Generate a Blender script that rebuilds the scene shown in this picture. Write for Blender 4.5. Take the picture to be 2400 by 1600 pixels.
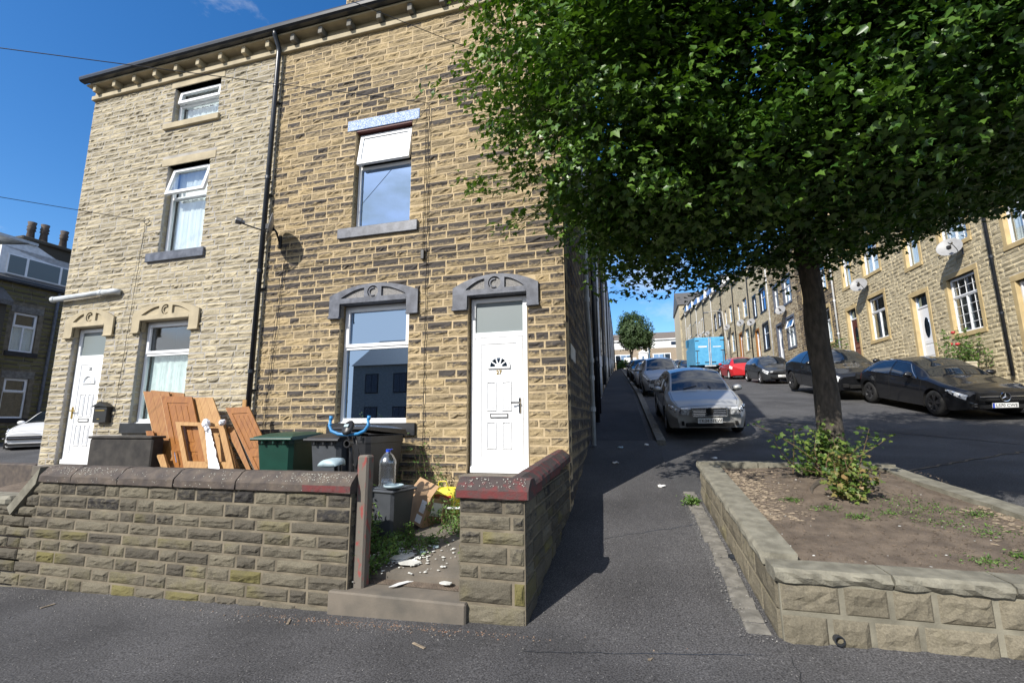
import bpy, bmesh, math, random
import numpy as np
from mathutils import Vector, Matrix, noise as mnoise
rnd = random.Random(7)
R = math.radians
for o in list(bpy.data.objects): bpy.data.objects.remove(o)
S = bpy.context.scene
COL = S.collection

# ---------------------------------------------------------------- camera
YAW, PITCH, ROLL = R(15.04), R(9.6), R(-.41)
fw = Vector((-math.sin(YAW)*math.cos(PITCH), math.cos(YAW)*math.cos(PITCH), math.sin(PITCH)))
r0 = Vector((math.cos(YAW), math.sin(YAW), 0)); u0 = r0.cross(fw)
rr = r0*math.cos(ROLL)+u0*math.sin(ROLL); uu = -r0*math.sin(ROLL)+u0*math.cos(ROLL)
cam = bpy.data.cameras.new('camera'); co = bpy.data.objects.new('camera', cam); COL.objects.link(co)
m = Matrix((rr, uu, -fw)).transposed().to_4x4(); m.translation = Vector((0.96, -6.6, 1.68)); co.matrix_world = m
cam.lens = 1083/2400*36; cam.sensor_width = 36; cam.clip_start = .05; cam.clip_end = 3000
S.camera = co
# ---------------------------------------------------------------- sky, sun, exposure
AZ, EL = R(27), R(37)                      # light travels towards (sin AZ, cos AZ), down at EL
W = bpy.data.worlds.new('World'); S.world = W; W.use_nodes = True
nt = W.node_tree; nt.nodes.clear()
def nn(t, k, **kw):
    n = t.nodes.new(k)
    for a, b in kw.items(): setattr(n, a, b)
    return n
out = nn(nt, 'ShaderNodeOutputWorld'); bg = nn(nt, 'ShaderNodeBackground'); sky = nn(nt, 'ShaderNodeTexSky')
sky.sky_type = 'NISHITA'; sky.sun_disc = False; sky.sun_elevation = EL; sky.sun_rotation = math.pi+AZ
sky.altitude = 200; sky.air_density = 1.0; sky.dust_density = .7; sky.ozone_density = 2.2
tc = nn(nt, 'ShaderNodeTexCoord'); mp = nn(nt, 'ShaderNodeMapping'); mp.inputs['Scale'].default_value = (1, 1, 2.1); mp.inputs['Location'].default_value = (2.6, 1.1, .5)
nz = nn(nt, 'ShaderNodeTexNoise'); nz.inputs['Scale'].default_value = 2.3; nz.inputs['Detail'].default_value = 9; nz.inputs['Roughness'].default_value = .56
cr = nn(nt, 'ShaderNodeValToRGB'); cr.color_ramp.elements[0].position = .56; cr.color_ramp.elements[1].position = .72
mx = nn(nt, 'ShaderNodeMix', data_type='RGBA'); mx.inputs[7].default_value = (10.5, 10.8, 11.2, 1)
L = nt.links.new
L(tc.outputs['Generated'], mp.inputs[0]); L(mp.outputs[0], nz.inputs['Vector'])
sxyz = nn(nt, 'ShaderNodeSeparateXYZ'); L(tc.outputs['Generated'], sxyz.inputs[0]); cm_ = nn(nt, 'ShaderNodeMapRange'); cm_.inputs[1].default_value = .9; cm_.inputs[2].default_value = -.6; cm_.inputs[3].default_value = -.012; cm_.inputs[4].default_value = .15; L(sxyz.outputs[1], cm_.inputs[0])
ca_ = nn(nt, 'ShaderNodeMath', operation='ADD'); L(nz.outputs[0], ca_.inputs[0]); L(cm_.outputs[0], ca_.inputs[1]); L(ca_.outputs[0], cr.inputs[0])
hs = nn(nt, 'ShaderNodeHueSaturation'); hs.inputs['Saturation'].default_value = 1.36; hs.inputs['Value'].default_value = 2.05; hs.inputs['Hue'].default_value = .505
L(cr.outputs[0], mx.inputs[0]); L(sky.outputs[0], hs.inputs['Color']); L(hs.outputs[0], mx.inputs[6]); L(mx.outputs[2], bg.inputs[0]); L(bg.outputs[0], out.inputs[0])
bg.inputs[1].default_value = .078
sl = bpy.data.lights.new('sun', 'SUN'); sl.energy = 5.0; sl.angle = R(.5); sl.color = (1, .955, .88)
so = bpy.data.objects.new('sun', sl); COL.objects.link(so)
sd = Vector((math.sin(AZ)*math.cos(EL), math.cos(AZ)*math.cos(EL), -math.sin(EL)))
so.rotation_euler = sd.to_track_quat('-Z', 'Y').to_euler()
S.view_settings.view_transform = 'Standard'; S.view_settings.look = 'None'; S.view_settings.exposure = 0.32
S.view_settings.gamma = 1; S.view_settings.use_curve_mapping = False

# ---------------------------------------------------------------- materials
MATS = {}
def mat(name, col, rough=.65, metal=0., var=.14, scale=7., bump=.15, bscale=70., bdist=.004, col2=None, spec=.5, coat=0., stretch=(1, 1, 1), detail=5, mixpos=(.35, .68)):
    m = bpy.data.materials.new(name); m.use_nodes = True; t = m.node_tree; b = t.nodes['Principled BSDF']; l = t.links.new
    if col2 is None: col2 = tuple(min(1, c*(1+var)) for c in col); col = tuple(c*(1-var) for c in col)
    tcd = nn(t, 'ShaderNodeTexCoord'); mpp = nn(t, 'ShaderNodeMapping'); mpp.inputs['Scale'].default_value = stretch
    l(tcd.outputs['Object'], mpp.inputs[0])
    n = nn(t, 'ShaderNodeTexNoise'); n.inputs['Scale'].default_value = scale; n.inputs['Detail'].default_value = detail
    l(mpp.outputs[0], n.inputs['Vector'])
    mr = nn(t, 'ShaderNodeMapRange'); mr.inputs[1].default_value = mixpos[0]; mr.inputs[2].default_value = mixpos[1]
    l(n.outputs[0], mr.inputs[0])
    mxx = nn(t, 'ShaderNodeMix', data_type='RGBA'); mxx.inputs[6].default_value = (*col, 1); mxx.inputs[7].default_value = (*col2, 1)
    l(mr.outputs[0], mxx.inputs[0]); l(mxx.outputs[2], b.inputs['Base Color'])
    b.inputs['Roughness'].default_value = rough; b.inputs['Metallic'].default_value = metal; b.inputs['Specular IOR Level'].default_value = spec
    b.inputs['Coat Weight'].default_value = coat; b.inputs['Coat Roughness'].default_value = .09
    if bump:
        n2 = nn(t, 'ShaderNodeTexNoise'); n2.inputs['Scale'].default_value = bscale; n2.inputs['Detail'].default_value = 4; l(mpp.outputs[0], n2.inputs['Vector'])
        bp = nn(t, 'ShaderNodeBump'); bp.inputs['Strength'].default_value = bump; bp.inputs['Distance'].default_value = bdist
        l(n2.outputs[0], bp.inputs['Height']); l(bp.outputs[0], b.inputs['Normal'])
    MATS[name] = m
    return m
def stone_mat(name, a, b_, soot, c_moss=(.22, .2, .05), bump=.6, nscale=9., fine=55., crust=0.):
    """per-stone attribute 'tint': r tone, g soot amount, b moss/lichen amount"""
    m = bpy.data.materials.new(name); m.use_nodes = True; t = m.node_tree; p = t.nodes['Principled BSDF']; l = t.links.new
    at = nn(t, 'ShaderNodeAttribute', attribute_name='tint'); sp = nn(t, 'ShaderNodeSeparateColor'); l(at.outputs['Color'], sp.inputs[0])
    tcd = nn(t, 'ShaderNodeTexCoord'); mpp = nn(t, 'ShaderNodeMapping'); mpp.inputs['Scale'].default_value = (1, 1, 1.6); l(tcd.outputs['Object'], mpp.inputs[0])
    n1 = nn(t, 'ShaderNodeTexNoise'); n1.inputs['Scale'].default_value = nscale; n1.inputs['Detail'].default_value = 6; n1.inputs['Roughness'].default_value = .65; l(mpp.outputs[0], n1.inputs['Vector'])
    n2 = nn(t, 'ShaderNodeTexNoise'); n2.inputs['Scale'].default_value = fine; n2.inputs['Detail'].default_value = 5; n2.inputs['Roughness'].default_value = .7; l(tcd.outputs['Object'], n2.inputs['Vector'])
    n3 = nn(t, 'ShaderNodeTexNoise'); n3.inputs['Scale'].default_value = 3.1; n3.inputs['Detail'].default_value = 4; l(tcd.outputs['Object'], n3.inputs['Vector'])
    c1 = nn(t, 'ShaderNodeMix', data_type='RGBA'); c1.inputs[6].default_value = (*a, 1); c1.inputs[7].default_value = (*b_, 1); l(sp.outputs[0], c1.inputs[0])
    mul = nn(t, 'ShaderNodeMix', data_type='RGBA', blend_type='MULTIPLY'); mul.inputs[0].default_value = 1
    mr = nn(t, 'ShaderNodeMapRange'); mr.inputs[1].default_value = .3; mr.inputs[2].default_value = .7; mr.inputs[3].default_value = .68; mr.inputs[4].default_value = 1.25
    l(n2.outputs[0], mr.inputs[0]); l(c1.outputs[2], mul.inputs[6]); l(mr.outputs[0], mul.inputs[7])
    ad = nn(t, 'ShaderNodeMath', operation='ADD'); l(n1.outputs[0], ad.inputs[0]); l(sp.outputs[1], ad.inputs[1])
    ms = nn(t, 'ShaderNodeMapRange', interpolation_type='SMOOTHSTEP'); ms.inputs[1].default_value = .82; ms.inputs[2].default_value = 1.12
    if crust:
        ma = nn(t, 'ShaderNodeMath', operation='MULTIPLY_ADD'); ma.inputs[1].default_value = crust; l(sp.outputs[2], ma.inputs[0]); l(ad.outputs[0], ma.inputs[2])
        sb = nn(t, 'ShaderNodeMath', operation='SUBTRACT'); sb.inputs[1].default_value = crust*.5; l(ma.outputs[0], sb.inputs[0]); l(sb.outputs[0], ms.inputs[0]); ms.inputs[1].default_value = .66; ms.inputs[2].default_value = 1.0; gr_ = nn(t, 'ShaderNodeMapRange'); gr_.inputs[1].default_value = .35; gr_.inputs[2].default_value = .7; gr_.inputs[3].default_value = 1.08; gr_.inputs[4].default_value = .8; l(n3.outputs[0], gr_.inputs[0]); gm_ = nn(t, 'ShaderNodeMath', operation='MULTIPLY'); l(mr.outputs[0], gm_.inputs[0]); l(gr_.outputs[0], gm_.inputs[1]); l(gm_.outputs[0], mul.inputs[7])
    else: l(ad.outputs[0], ms.inputs[0])
    c2 = nn(t, 'ShaderNodeMix', data_type='RGBA'); c2.inputs[7].default_value = (*soot, 1); l(ms.outputs[0], c2.inputs[0]); l(mul.outputs[2], c2.inputs[6])
    ad2 = nn(t, 'ShaderNodeMath', operation='ADD'); l(n3.outputs[0], ad2.inputs[0]); l(sp.outputs[2], ad2.inputs[1])
    mm = nn(t, 'ShaderNodeMapRange', interpolation_type='SMOOTHSTEP'); mm.inputs[1].default_value = .72; mm.inputs[2].default_value = 1.15; mm.inputs[4].default_value = 0. if crust else .8; l(ad2.outputs[0], mm.inputs[0])
    c3 = nn(t, 'ShaderNodeMix', data_type='RGBA'); c3.inputs[7].default_value = (*c_moss, 1); l(mm.outputs[0], c3.inputs[0]); l(c2.outputs[2], c3.inputs[6])
    l(c3.outputs[2], p.inputs['Base Color']); p.inputs['Roughness'].default_value = .9; p.inputs['Specular IOR Level'].default_value = .25
    bp = nn(t, 'ShaderNodeBump'); bp.inputs['Strength'].default_value = bump; bp.inputs['Distance'].default_value = .02
    b2 = nn(t, 'ShaderNodeBump'); b2.inputs['Strength'].default_value = .5; b2.inputs['Distance'].default_value = .004
    l(n1.outputs[0], bp.inputs['Height']); l(n2.outputs[0], b2.inputs['Height']); l(bp.outputs[0], b2.inputs['Normal']); l(b2.outputs[0], p.inputs['Normal'])
    MATS[name] = m
    return m
stone_mat('sooty_sandstone', (.27, .213, .132), (.405, .31, .172), (.066, .058, .053), crust=.4, nscale=15, bump=.6)
stone_mat('cream_sandstone', (.33, .29, .21), (.48, .415, .285), (.15, .12, .085), nscale=14, crust=.14, bump=.6)
stone_mat('beige_sandstone', (.45, .39, .27), (.58, .505, .355), (.2, .15, .09), nscale=13, crust=.1, bump=.5)
stone_mat('gold_sandstone', (.47, .395, .25), (.6, .51, .33), (.22, .16, .09), nscale=13, crust=.1, bump=.9)
stone_mat('wall_gritstone', (.08, .071, .056), (.16, .142, .103), (.032, .030, .029), c_moss=(.15, .132, .045), bump=.9, nscale=13, fine=90)
stone_mat('planter_gritstone', (.125, .11, .08), (.195, .172, .125), (.075, .068, .058), c_moss=(.16, .145, .055), bump=.6, nscale=12, fine=80)
mat('mortar_sandy', (.46, .36, .22), .95, var=.22, scale=5, bump=.4, bscale=120)
mat('mortar_planter', (.2, .185, .14), .95, var=.3, scale=5, bump=.6, bscale=90)
mat('mortar_grey', (.36, .34, .31), .95, var=.2, scale=5, bump=.4, bscale=120)
mat('mortar_wall', (.165, .14, .1), .95, var=.3, scale=6, bump=.5, bscale=110)
mat('mortar_cream', (.52, .46, .34), .95, var=.2, scale=5, bump=.4, bscale=120)
mat('dressed_cream', (.4, .34, .23), .85, var=.14, scale=4, bump=.25, bscale=90)
mat('dressed_gold', (.50, .38, .19), .85, var=.12, scale=3, bump=.2, bscale=90)
mat('painted_charcoal', (.06, .066, .085), .38, var=.3, scale=9, bump=.35, bscale=120, col2=(.13, .14, .17))
mat('painted_black', (.018, .019, .023), .4, var=.3, scale=9, bump=.3, bscale=90)
mat('stipple_grey', (.27, .26, .25), .8, var=.3, scale=60, bump=1., bscale=160, bdist=.01)
mat('flaked_blue', (.08, .17, .45), .6, scale=75, bump=.2, col2=(.42, .5, .6), mixpos=(.47, .53))
mat('maroon_paint', (.09, .018, .015), .6, var=.2)
mat('upvc_white', (.83, .84, .85), .28, var=.02, bump=0)
mat('curtain_white', (.84, .86, .86), .9, var=.06, scale=12, bump=.3, bscale=140, stretch=(1, 1, .2))
mat('curtain_aqua', (.74, .82, .79), .9, var=.14, scale=25, bump=.3, bscale=140, stretch=(1, 1, .3))
mat('room_dark', (.05, .055, .06), .9, bump=0)
mat('gutter_black', (.022, .026, .034), .33, var=.2, bump=.05)
mat('pipe_grey', (.5, .53, .55), .45, var=.2, scale=4, bump=.05)
mat('pipe_white', (.7, .71, .72), .4, var=.1, bump=.05)
mat('roof_slate', (.1, .095, .09), .7, var=.3, scale=14, bump=.3)
mat('roof_tile', (.15, .125, .105), .85, var=.25, scale=14, bump=.3)
mat('weed_purple', (.3, .12, .4), .6, bump=0)
mat('asphalt_smooth', (.03, .03, .032), .8, var=.25, scale=2, bump=.3, bscale=200)
mat('kerb_stone', (.17, .16, .14), .9, var=.3, scale=10, bump=.5, bscale=80)
mat('flag_stone', (.17, .145, .115), .9, var=.35, scale=4, bump=.4, bscale=70, col2=(.1, .09, .075))
mat('coping_dark', (.058, .047, .042), .85, bump=.8, bscale=70, scale=9, col2=(.115, .09, .07), bdist=.006)
mat('coping_red', (.15, .03, .03), .85, bump=.7, bscale=80, scale=9, col2=(.062, .047, .044), bdist=.008, mixpos=(.33, .5))
mat('red_paint', (.13, .026, .026), .8, bump=.6, bscale=80, scale=16, col2=(.085, .04, .038), bdist=.006, mixpos=(.42, .66))
mat('coping_planter', (.15, .14, .108), .9, bump=.8, bscale=60, scale=9, col2=(.25, .235, .185), bdist=.008)
mat('shaded_dark_stone', (.022, .02, .019), .9, bump=.6, bscale=60, scale=6, col2=(.05, .045, .04))  # very dark stone, deepened to near black to stand in for shade
mat('lichen_white', (.38, .38, .33), .9, bump=.2)
mat('render_patch', (.2, .18, .14), .95, var=.2, scale=9, bump=.5)
mat('soil', (.115, .088, .066), .97, scale=7, bump=1., bscale=90, col2=(.2, .155, .115), bdist=.02)
mat('bark', (.05, .042, .034), .95, scale=22, bump=1., bscale=45, col2=(.11, .09, .07), stretch=(1, 1, .35), bdist=.02)
mat('twig', (.12, .08, .045), .9, bump=.2)
mat('bark_bits', (.11, .085, .06), .9, var=.5, scale=40, bump=.2)
mat('dead_wood', (.24, .19, .135), .9, var=.35, scale=30, bump=.2)
def leaf_mat(name, a, b, rough=.38, trans=.25):
    m = bpy.data.materials.new(name); m.use_nodes = True; t = m.node_tree; p = t.nodes['Principled BSDF']; l = t.links.new
    at = nn(t, 'ShaderNodeAttribute', attribute_name='tint'); sp = nn(t, 'ShaderNodeSeparateColor'); l(at.outputs['Color'], sp.inputs[0])
    c = nn(t, 'ShaderNodeMix', data_type='RGBA'); c.inputs[6].default_value = (*a, 1); c.inputs[7].default_value = (*b, 1); l(sp.outputs[0], c.inputs[0])
    l(c.outputs[2], p.inputs['Base Color']); p.inputs['Roughness'].default_value = rough; p.inputs['Specular IOR Level'].default_value = .5
    tr = nn(t, 'ShaderNodeBsdfTranslucent'); mx2 = nn(t, 'ShaderNodeMixShader'); mx2.inputs[0].default_value = trans
    g = nn(t, 'ShaderNodeMix', data_type='RGBA', blend_type='MULTIPLY'); g.inputs[0].default_value = 1; g.inputs[7].default_value = (1.3, 1.5, .5, 1); l(c.outputs[2], g.inputs[6]); l(g.outputs[2], tr.inputs[0])
    o = t.nodes['Material Output']; l(p.outputs[0], mx2.inputs[1]); l(tr.outputs[0], mx2.inputs[2]); l(mx2.outputs[0], o.inputs[0])
    MATS[name] = m
leaf_mat('maple_leaf', (.03, .085, .014), (.15, .25, .028), .4, .16)
leaf_mat('young_leaf', (.12, .17, .04), (.32, .2, .09), .5)
leaf_mat('weed_leaf', (.07, .15, .03), (.16, .26, .06), .5)
leaf_mat('shrub_leaf', (.04, .09, .018), (.19, .26, .05), .5)
leaf_mat('far_leaf', (.035, .07, .022), (.075, .12, .04), .6)
mat('metal_dull', (.25, .25, .25), .4, .7)
mat('dish_grey', (.27, .27, .27), .45, var=.08, bump=0)
mat('lamp_silver', (.72, .74, .76), .22, .2, var=.25, scale=30, bump=0)
mat('brass', (.6, .42, .12), .3, .9, bump=0)
mat('chrome', (.75, .76, .78), .12, 1., var=.03, bump=0)
mat('pine', (.31, .14, .032), .5, scale=3, col2=(.23, .085, .016), stretch=(9, 9, .6), bump=.08)
mat('pine_light', (.42, .24, .085), .55, scale=3, col2=(.32, .16, .05), stretch=(9, 9, .6), bump=.08)
mat('pine_orange', (.22, .075, .008), .42, scale=3, col2=(.3, .115, .014), stretch=(9, 9, .6), bump=.08)
mat('pine_edge', (.62, .45, .25), .6, scale=8, bump=.1)
mat('weathered_post', (.15, .132, .11), .95, scale=11, col2=(.26, .07, .06), stretch=(2, 2, .8), bump=.6, mixpos=(.56, .66))
mat('plastic_wrap', (.8, .82, .86), .25, var=.05, scale=30, bump=.6, bscale=60, bdist=.01)
mat('bin_green', (.008, .05, .035), .42, var=.1, bump=.1, bscale=150)
mat('bin_grey', (.06, .066, .075), .45, var=.12, bump=.1, bscale=150)
mat('bin_dark', (.022, .023, .026), .4, var=.12, bump=.1, bscale=150)
mat('bike_blue', (.035, .22, .48), .4, var=.05, bump=0)
mat('bike_black', (.015, .015, .017), .4, var=.1, bump=0)
mat('seat_bluegrey', (.36, .46, .5), .4, var=.05, bump=.1)
mat('cardboard', (.36, .23, .13), .85, var=.1, scale=12, bump=.1)
mat('label_white', (.75, .74, .72), .6, bump=0)
mat('bag_yellow', (.75, .62, .04), .45, scale=8, bump=.3, col2=(.8, .7, .1))
mat('bag_red', (.5, .04, .03), .5, scale=16, bump=.3, col2=(.08, .12, .03))
mat('plaster_white', (.62, .62, .58), .9, var=.12, scale=8, bump=.3)
mat('litter_grey', (.2, .19, .18), .9, var=.4, scale=40, bump=.2)
mat('rubble', (.2, .1, .06), .9, scale=30, col2=(.24, .19, .14), bump=.2)
mat('far_brick', (.24, .19, .14), .9, scale=6, col2=(.33, .27, .2), bump=.3)
mat('far_white', (.8, .8, .78), .6, var=.04, bump=0)
mat('text_black', (.01, .01, .01), .5, bump=0)
mat('rose_red', (.5, .02, .03), .6, bump=0)
mat('fence_brown', (.2, .08, .05), .8, bump=.2)
mat('sign_white', (.6, .6, .58), .6, bump=0)
mat('rubber', (.018, .018, .018), .75, var=.1, bump=.2)
mat('rim_dark', (.09, .09, .095), .35, .6, bump=0)
mat('rim_silver', (.5, .5, .52), .3, .8, bump=0)
mat('plate_white', (.75, .75, .73), .4, bump=0)
mat('plate_blue', (.01, .06, .5), .4, bump=0)
mat('lamp_red', (.45, .01, .01), .2, bump=0, coat=1)
mat('sky_blue_paint', (.09, .36, .62), .35, scale=4, bump=.05, col2=(.13, .44, .7))
mat('concrete_post', (.38, .36, .32), .8, bump=.1)
mat('dark_void', (.008, .008, .008), .9, bump=0)
def glassy(name, refl, tint=(1, 1, 1), rough=.01, extra=None, gc=(.95, .97, 1)):
    m = bpy.data.materials.new(name); m.use_nodes = True; t = m.node_tree; l = t.links.new
    t.nodes.remove(t.nodes['Principled BSDF']); o = t.nodes['Material Output']
    tr = nn(t, 'ShaderNodeBsdfTransparent'); tr.inputs[0].default_value = (*tint, 1)
    if extra: tr = nn(t, 'ShaderNodeBsdfDiffuse'); tr.inputs[0].default_value = (*extra, 1)
    g = nn(t, 'ShaderNodeBsdfGlossy'); g.inputs['Roughness'].default_value = rough; g.inputs[0].default_value = (*gc, 1)
    lw = nn(t, 'ShaderNodeLayerWeight'); pw = nn(t, 'ShaderNodeMath', operation='POWER'); pw.inputs[1].default_value = 4.; l(lw.outputs['Facing'], pw.inputs[0])
    mr = nn(t, 'ShaderNodeMapRange'); mr.inputs[3].default_value = refl; mr.inputs[4].default_value = 1.; l(pw.outputs[0], mr.inputs[0])
    mx2 = nn(t, 'ShaderNodeMixShader'); l(mr.outputs[0], mx2.inputs[0]); l(tr.outputs[0], mx2.inputs[1]); l(g.outputs[0], mx2.inputs[2]); l(mx2.outputs[0], o.inputs[0])
    MATS[name] = m
glassy('window_glass', .12, (.92, .95, .95)); glassy('window_mirror', .85, extra=(.015, .02, .03), gc=(.36, .5, .7)); glassy('window_obscure', .08, rough=.5, extra=(.12, .15, .15))
glassy('window_frosted', .2, rough=.25, extra=(.62, .65, .68))
glassy('car_glass', .12, extra=(.008, .012, .018)); glassy('lamp_glass', .25, (.9, .92, .95))
glassy('bottle_plastic', .2, (.84, .86, .87), .28)
def car_paint(name, col, metal=.3):
    mat(name, col, .45, metal, var=.02, bump=0, coat=1., spec=.25)
car_paint('paint_silver', (.47, .47, .455), .4); car_paint('paint_black', (.006, .0065, .008), 0); car_paint('paint_darkgrey', (.05, .055, .06), .4)
car_paint('paint_red', (.5, .02, .025), .1); car_paint('paint_white', (.7, .71, .72), 0); car_paint('paint_navy', (.012, .018, .035), .2); car_paint('paint_silverblue', (.5, .52, .55), .35)
# front ground: asphalt with pale chips
def asphalt(name, base, chips=.5):
    m = bpy.data.materials.new(name); m.use_nodes = True; t = m.node_tree; p = t.nodes['Principled BSDF']; l = t.links.new
    tcd = nn(t, 'ShaderNodeTexCoord')
    big = nn(t, 'ShaderNodeTexNoise'); big.inputs['Scale'].default_value = .9; big.inputs['Detail'].default_value = 6; l(tcd.outputs['Object'], big.inputs['Vector'])
    fi = nn(t, 'ShaderNodeTexNoise'); fi.inputs['Scale'].default_value = 85; fi.inputs['Detail'].default_value = 3; l(tcd.outputs['Object'], fi.inputs['Vector'])
    vo = nn(t, 'ShaderNodeTexVoronoi'); vo.inputs['Scale'].default_value = 75; l(tcd.outputs['Object'], vo.inputs['Vector'])
    r1 = nn(t, 'ShaderNodeMapRange'); r1.inputs[1].default_value = .3; r1.inputs[2].default_value = .7; r1.inputs[3].default_value = .68; r1.inputs[4].default_value = 1.28; l(big.outputs[0], r1.inputs[0])
    r2 = nn(t, 'ShaderNodeMapRange'); r2.inputs[1].default_value = .35; r2.inputs[2].default_value = .68; r2.inputs[3].default_value = .45; r2.inputs[4].default_value = 1.7; l(fi.outputs[0], r2.inputs[0])
    mu = nn(t, 'ShaderNodeMath', operation='MULTIPLY'); l(r1.outputs[0], mu.inputs[0]); l(r2.outputs[0], mu.inputs[1])
    sc = nn(t, 'ShaderNodeVectorMath', operation='SCALE'); sc.inputs[0].default_value = base; l(mu.outputs[0], sc.inputs['Scale'])
    w = nn(t, 'ShaderNodeSeparateColor'); l(vo.outputs['Color'], w.inputs[0])
    gt = nn(t, 'ShaderNodeMath', operation='GREATER_THAN'); gt.inputs[1].default_value = 1-.035*chips*2; l(w.outputs[0], gt.inputs[0])
    lt = nn(t, 'ShaderNodeMath', operation='LESS_THAN'); lt.inputs[1].default_value = .28; l(vo.outputs['Distance'], lt.inputs[0])
    an = nn(t, 'ShaderNodeMath', operation='MULTIPLY'); l(gt.outputs[0], an.inputs[0]); l(lt.outputs[0], an.inputs[1])
    c = nn(t, 'ShaderNodeMix', data_type='RGBA'); c.inputs[7].default_value = (.3, .29, .27, 1); l(an.outputs[0], c.inputs[0]); l(sc.outputs[0], c.inputs[6])
    l(c.outputs[2], p.inputs['Base Color']); p.inputs['Roughness'].default_value = .85; p.inputs['Specular IOR Level'].default_value = .3
    bp = nn(t, 'ShaderNodeBump'); bp.inputs['Strength'].default_value = .55; bp.inputs['Distance'].default_value = .006; l(fi.outputs[0], bp.inputs['Height']); l(bp.outputs[0], p.inputs['Normal'])
    MATS[name] = m
asphalt('asphalt_footway', (.068, .066, .067)); asphalt('asphalt_road', (.077, .076, .077), .3)
asphalt('asphalt_old_darkened', (.04, .039, .042), .7)  # old chippy asphalt, albedo lowered to put the footway's shade into the colour

# ---------------------------------------------------------------- mesh helpers
class MB:
    def __init__(s): s.v = []; s.f = []; s.mi = []; s.t = []; s.T = None; s.tint = None; s.cur = 0
    def add(s, vs, fs, mi=None, tint=None):
        n = len(s.v)
        if s.T is not None: vs = [tuple(s.T @ Vector(p)) for p in vs]
        s.v += vs; s.f += [tuple(n+i for i in f) for f in fs]; s.mi += [s.cur if mi is None else mi]*len(fs)
        tt = tint or s.tint
        if tt or s.t:
            if len(s.t) < n: s.t += [(.5, .2, .2)]*(n-len(s.t))
            s.t += [tt or (.5, .2, .2)]*len(vs)
        return s
    def box(s, a, b, bev=0, mi=None, tint=None):
        x0, y0, z0 = a; x1, y1, z1 = b
        if x0 > x1: x0, x1 = x1, x0
        if y0 > y1: y0, y1 = y1, y0
        if z0 > z1: z0, z1 = z1, z0
        if bev <= 0:
            vs = [(x, y, z) for z in (z0, z1) for y in (y0, y1) for x in (x0, x1)]
            fs = [(0, 2, 3, 1), (4, 5, 7, 6), (0, 1, 5, 4), (2, 6, 7, 3), (0, 4, 6, 2), (1, 3, 7, 5)]
            return s.add(vs, fs, mi, tint)
        e = min(bev, (x1-x0)/2.01, (y1-y0)/2.01, (z1-z0)/2.01); vs = []
        for z, Z in ((z0, 1), (z1, -1)):
            for y, Y in ((y0, 1), (y1, -1)):
                for x, X in ((x0, 1), (x1, -1)):
                    vs += [(x, y+Y*e, z+Z*e), (x+X*e, y, z+Z*e), (x+X*e, y+Y*e, z)]
        def c(ix, iy, iz, k): return (iz*4+iy*2+ix)*3+k
        fs = []
        for i in (0, 1):
            fs.append([c(i, 0, 0, 0), c(i, 1, 0, 0), c(i, 1, 1, 0), c(i, 0, 1, 0)][::1 if i else -1])
            fs.append([c(0, i, 0, 1), c(1, i, 0, 1), c(1, i, 1, 1), c(0, i, 1, 1)][::-1 if i else 1])
            fs.append([c(0, 0, i, 2), c(1, 0, i, 2), c(1, 1, i, 2), c(0, 1, i, 2)][::1 if i else -1])
        for a_ in (0, 1):
            for b_ in (0, 1):
                fs.append((c(0, a_, b_, 1), c(1, a_, b_, 1), c(1, a_, b_, 2), c(0, a_, b_, 2)))
                fs.append((c(a_, 0, b_, 0), c(a_, 1, b_, 0), c(a_, 1, b_, 2), c(a_, 0, b_, 2)))
                fs.append((c(a_, b_, 0, 0), c(a_, b_, 1, 0), c(a_, b_, 1, 1), c(a_, b_, 0, 1)))
                for d in (0, 1): fs.append((c(a_, b_, d, 0), c(a_, b_, d, 1), c(a_, b_, d, 2)))
        return s.add(vs, fs, mi, tint)
    def prism(s, poly, ext, mi=None):
        """poly: 3D points (planar), ext: vector"""
        n = len(poly); e = Vector(ext); vs = [tuple(p) for p in poly]+[tuple(Vector(p)+e) for p in poly]
        fs = [tuple(range(n))[::-1], tuple(range(n, 2*n))]+[(i, (i+1) % n, n+(i+1) % n, n+i) for i in range(n)]
        return s.add(vs, fs, mi)
    def tube(s, pts, r, n=8, mi=None, cap=True):
        pts = [Vector(p) for p in pts]; rs = r if isinstance(r, (list, tuple)) else [r]*len(pts); vs = []; fs = []
        up = None
        for i, p in enumerate(pts):
            d = (pts[min(i+1, len(pts)-1)]-pts[max(i-1, 0)]).normalized()
            if up is None: up = Vector((0, 0, 1)) if abs(d.z) < .9 else Vector((1, 0, 0))
            a = d.cross(up).normalized(); b = a.cross(d).normalized(); up = b
            for k in range(n):
                an = 2*math.pi*k/n; vs.append(tuple(p+(a*math.cos(an)+b*math.sin(an))*rs[i]))
        for i in range(len(pts)-1):
            for k in range(n):
                fs.append((i*n+k, i*n+(k+1) % n, (i+1)*n+(k+1) % n, (i+1)*n+k))
        if cap: fs += [tuple(range(n)), tuple(range((len(pts)-1)*n, len(pts)*n))[::-1]]
        return s.add(vs, fs, mi)
    def lathe(s, prof, n=16, axis='z', c=(0, 0, 0), mi=None, cap=False):
        vs = []; fs = []
        for r_, h in prof:
            for k in range(n):
                a = 2*math.pi*k/n; x, y = r_*math.cos(a), r_*math.sin(a)
                v = (x, y, h) if axis == 'z' else ((h, x, y) if axis == 'x' else (x, h, y))
                vs.append((v[0]+c[0], v[1]+c[1], v[2]+c[2]))
        for i in range(len(prof)-1):
            for k in range(n): fs.append((i*n+k, i*n+(k+1) % n, (i+1)*n+(k+1) % n, (i+1)*n+k))
        if cap: fs += [tuple(range(n))[::-1], tuple(range((len(prof)-1)*n, len(prof)*n))]
        return s.add(vs, fs, mi)
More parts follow.
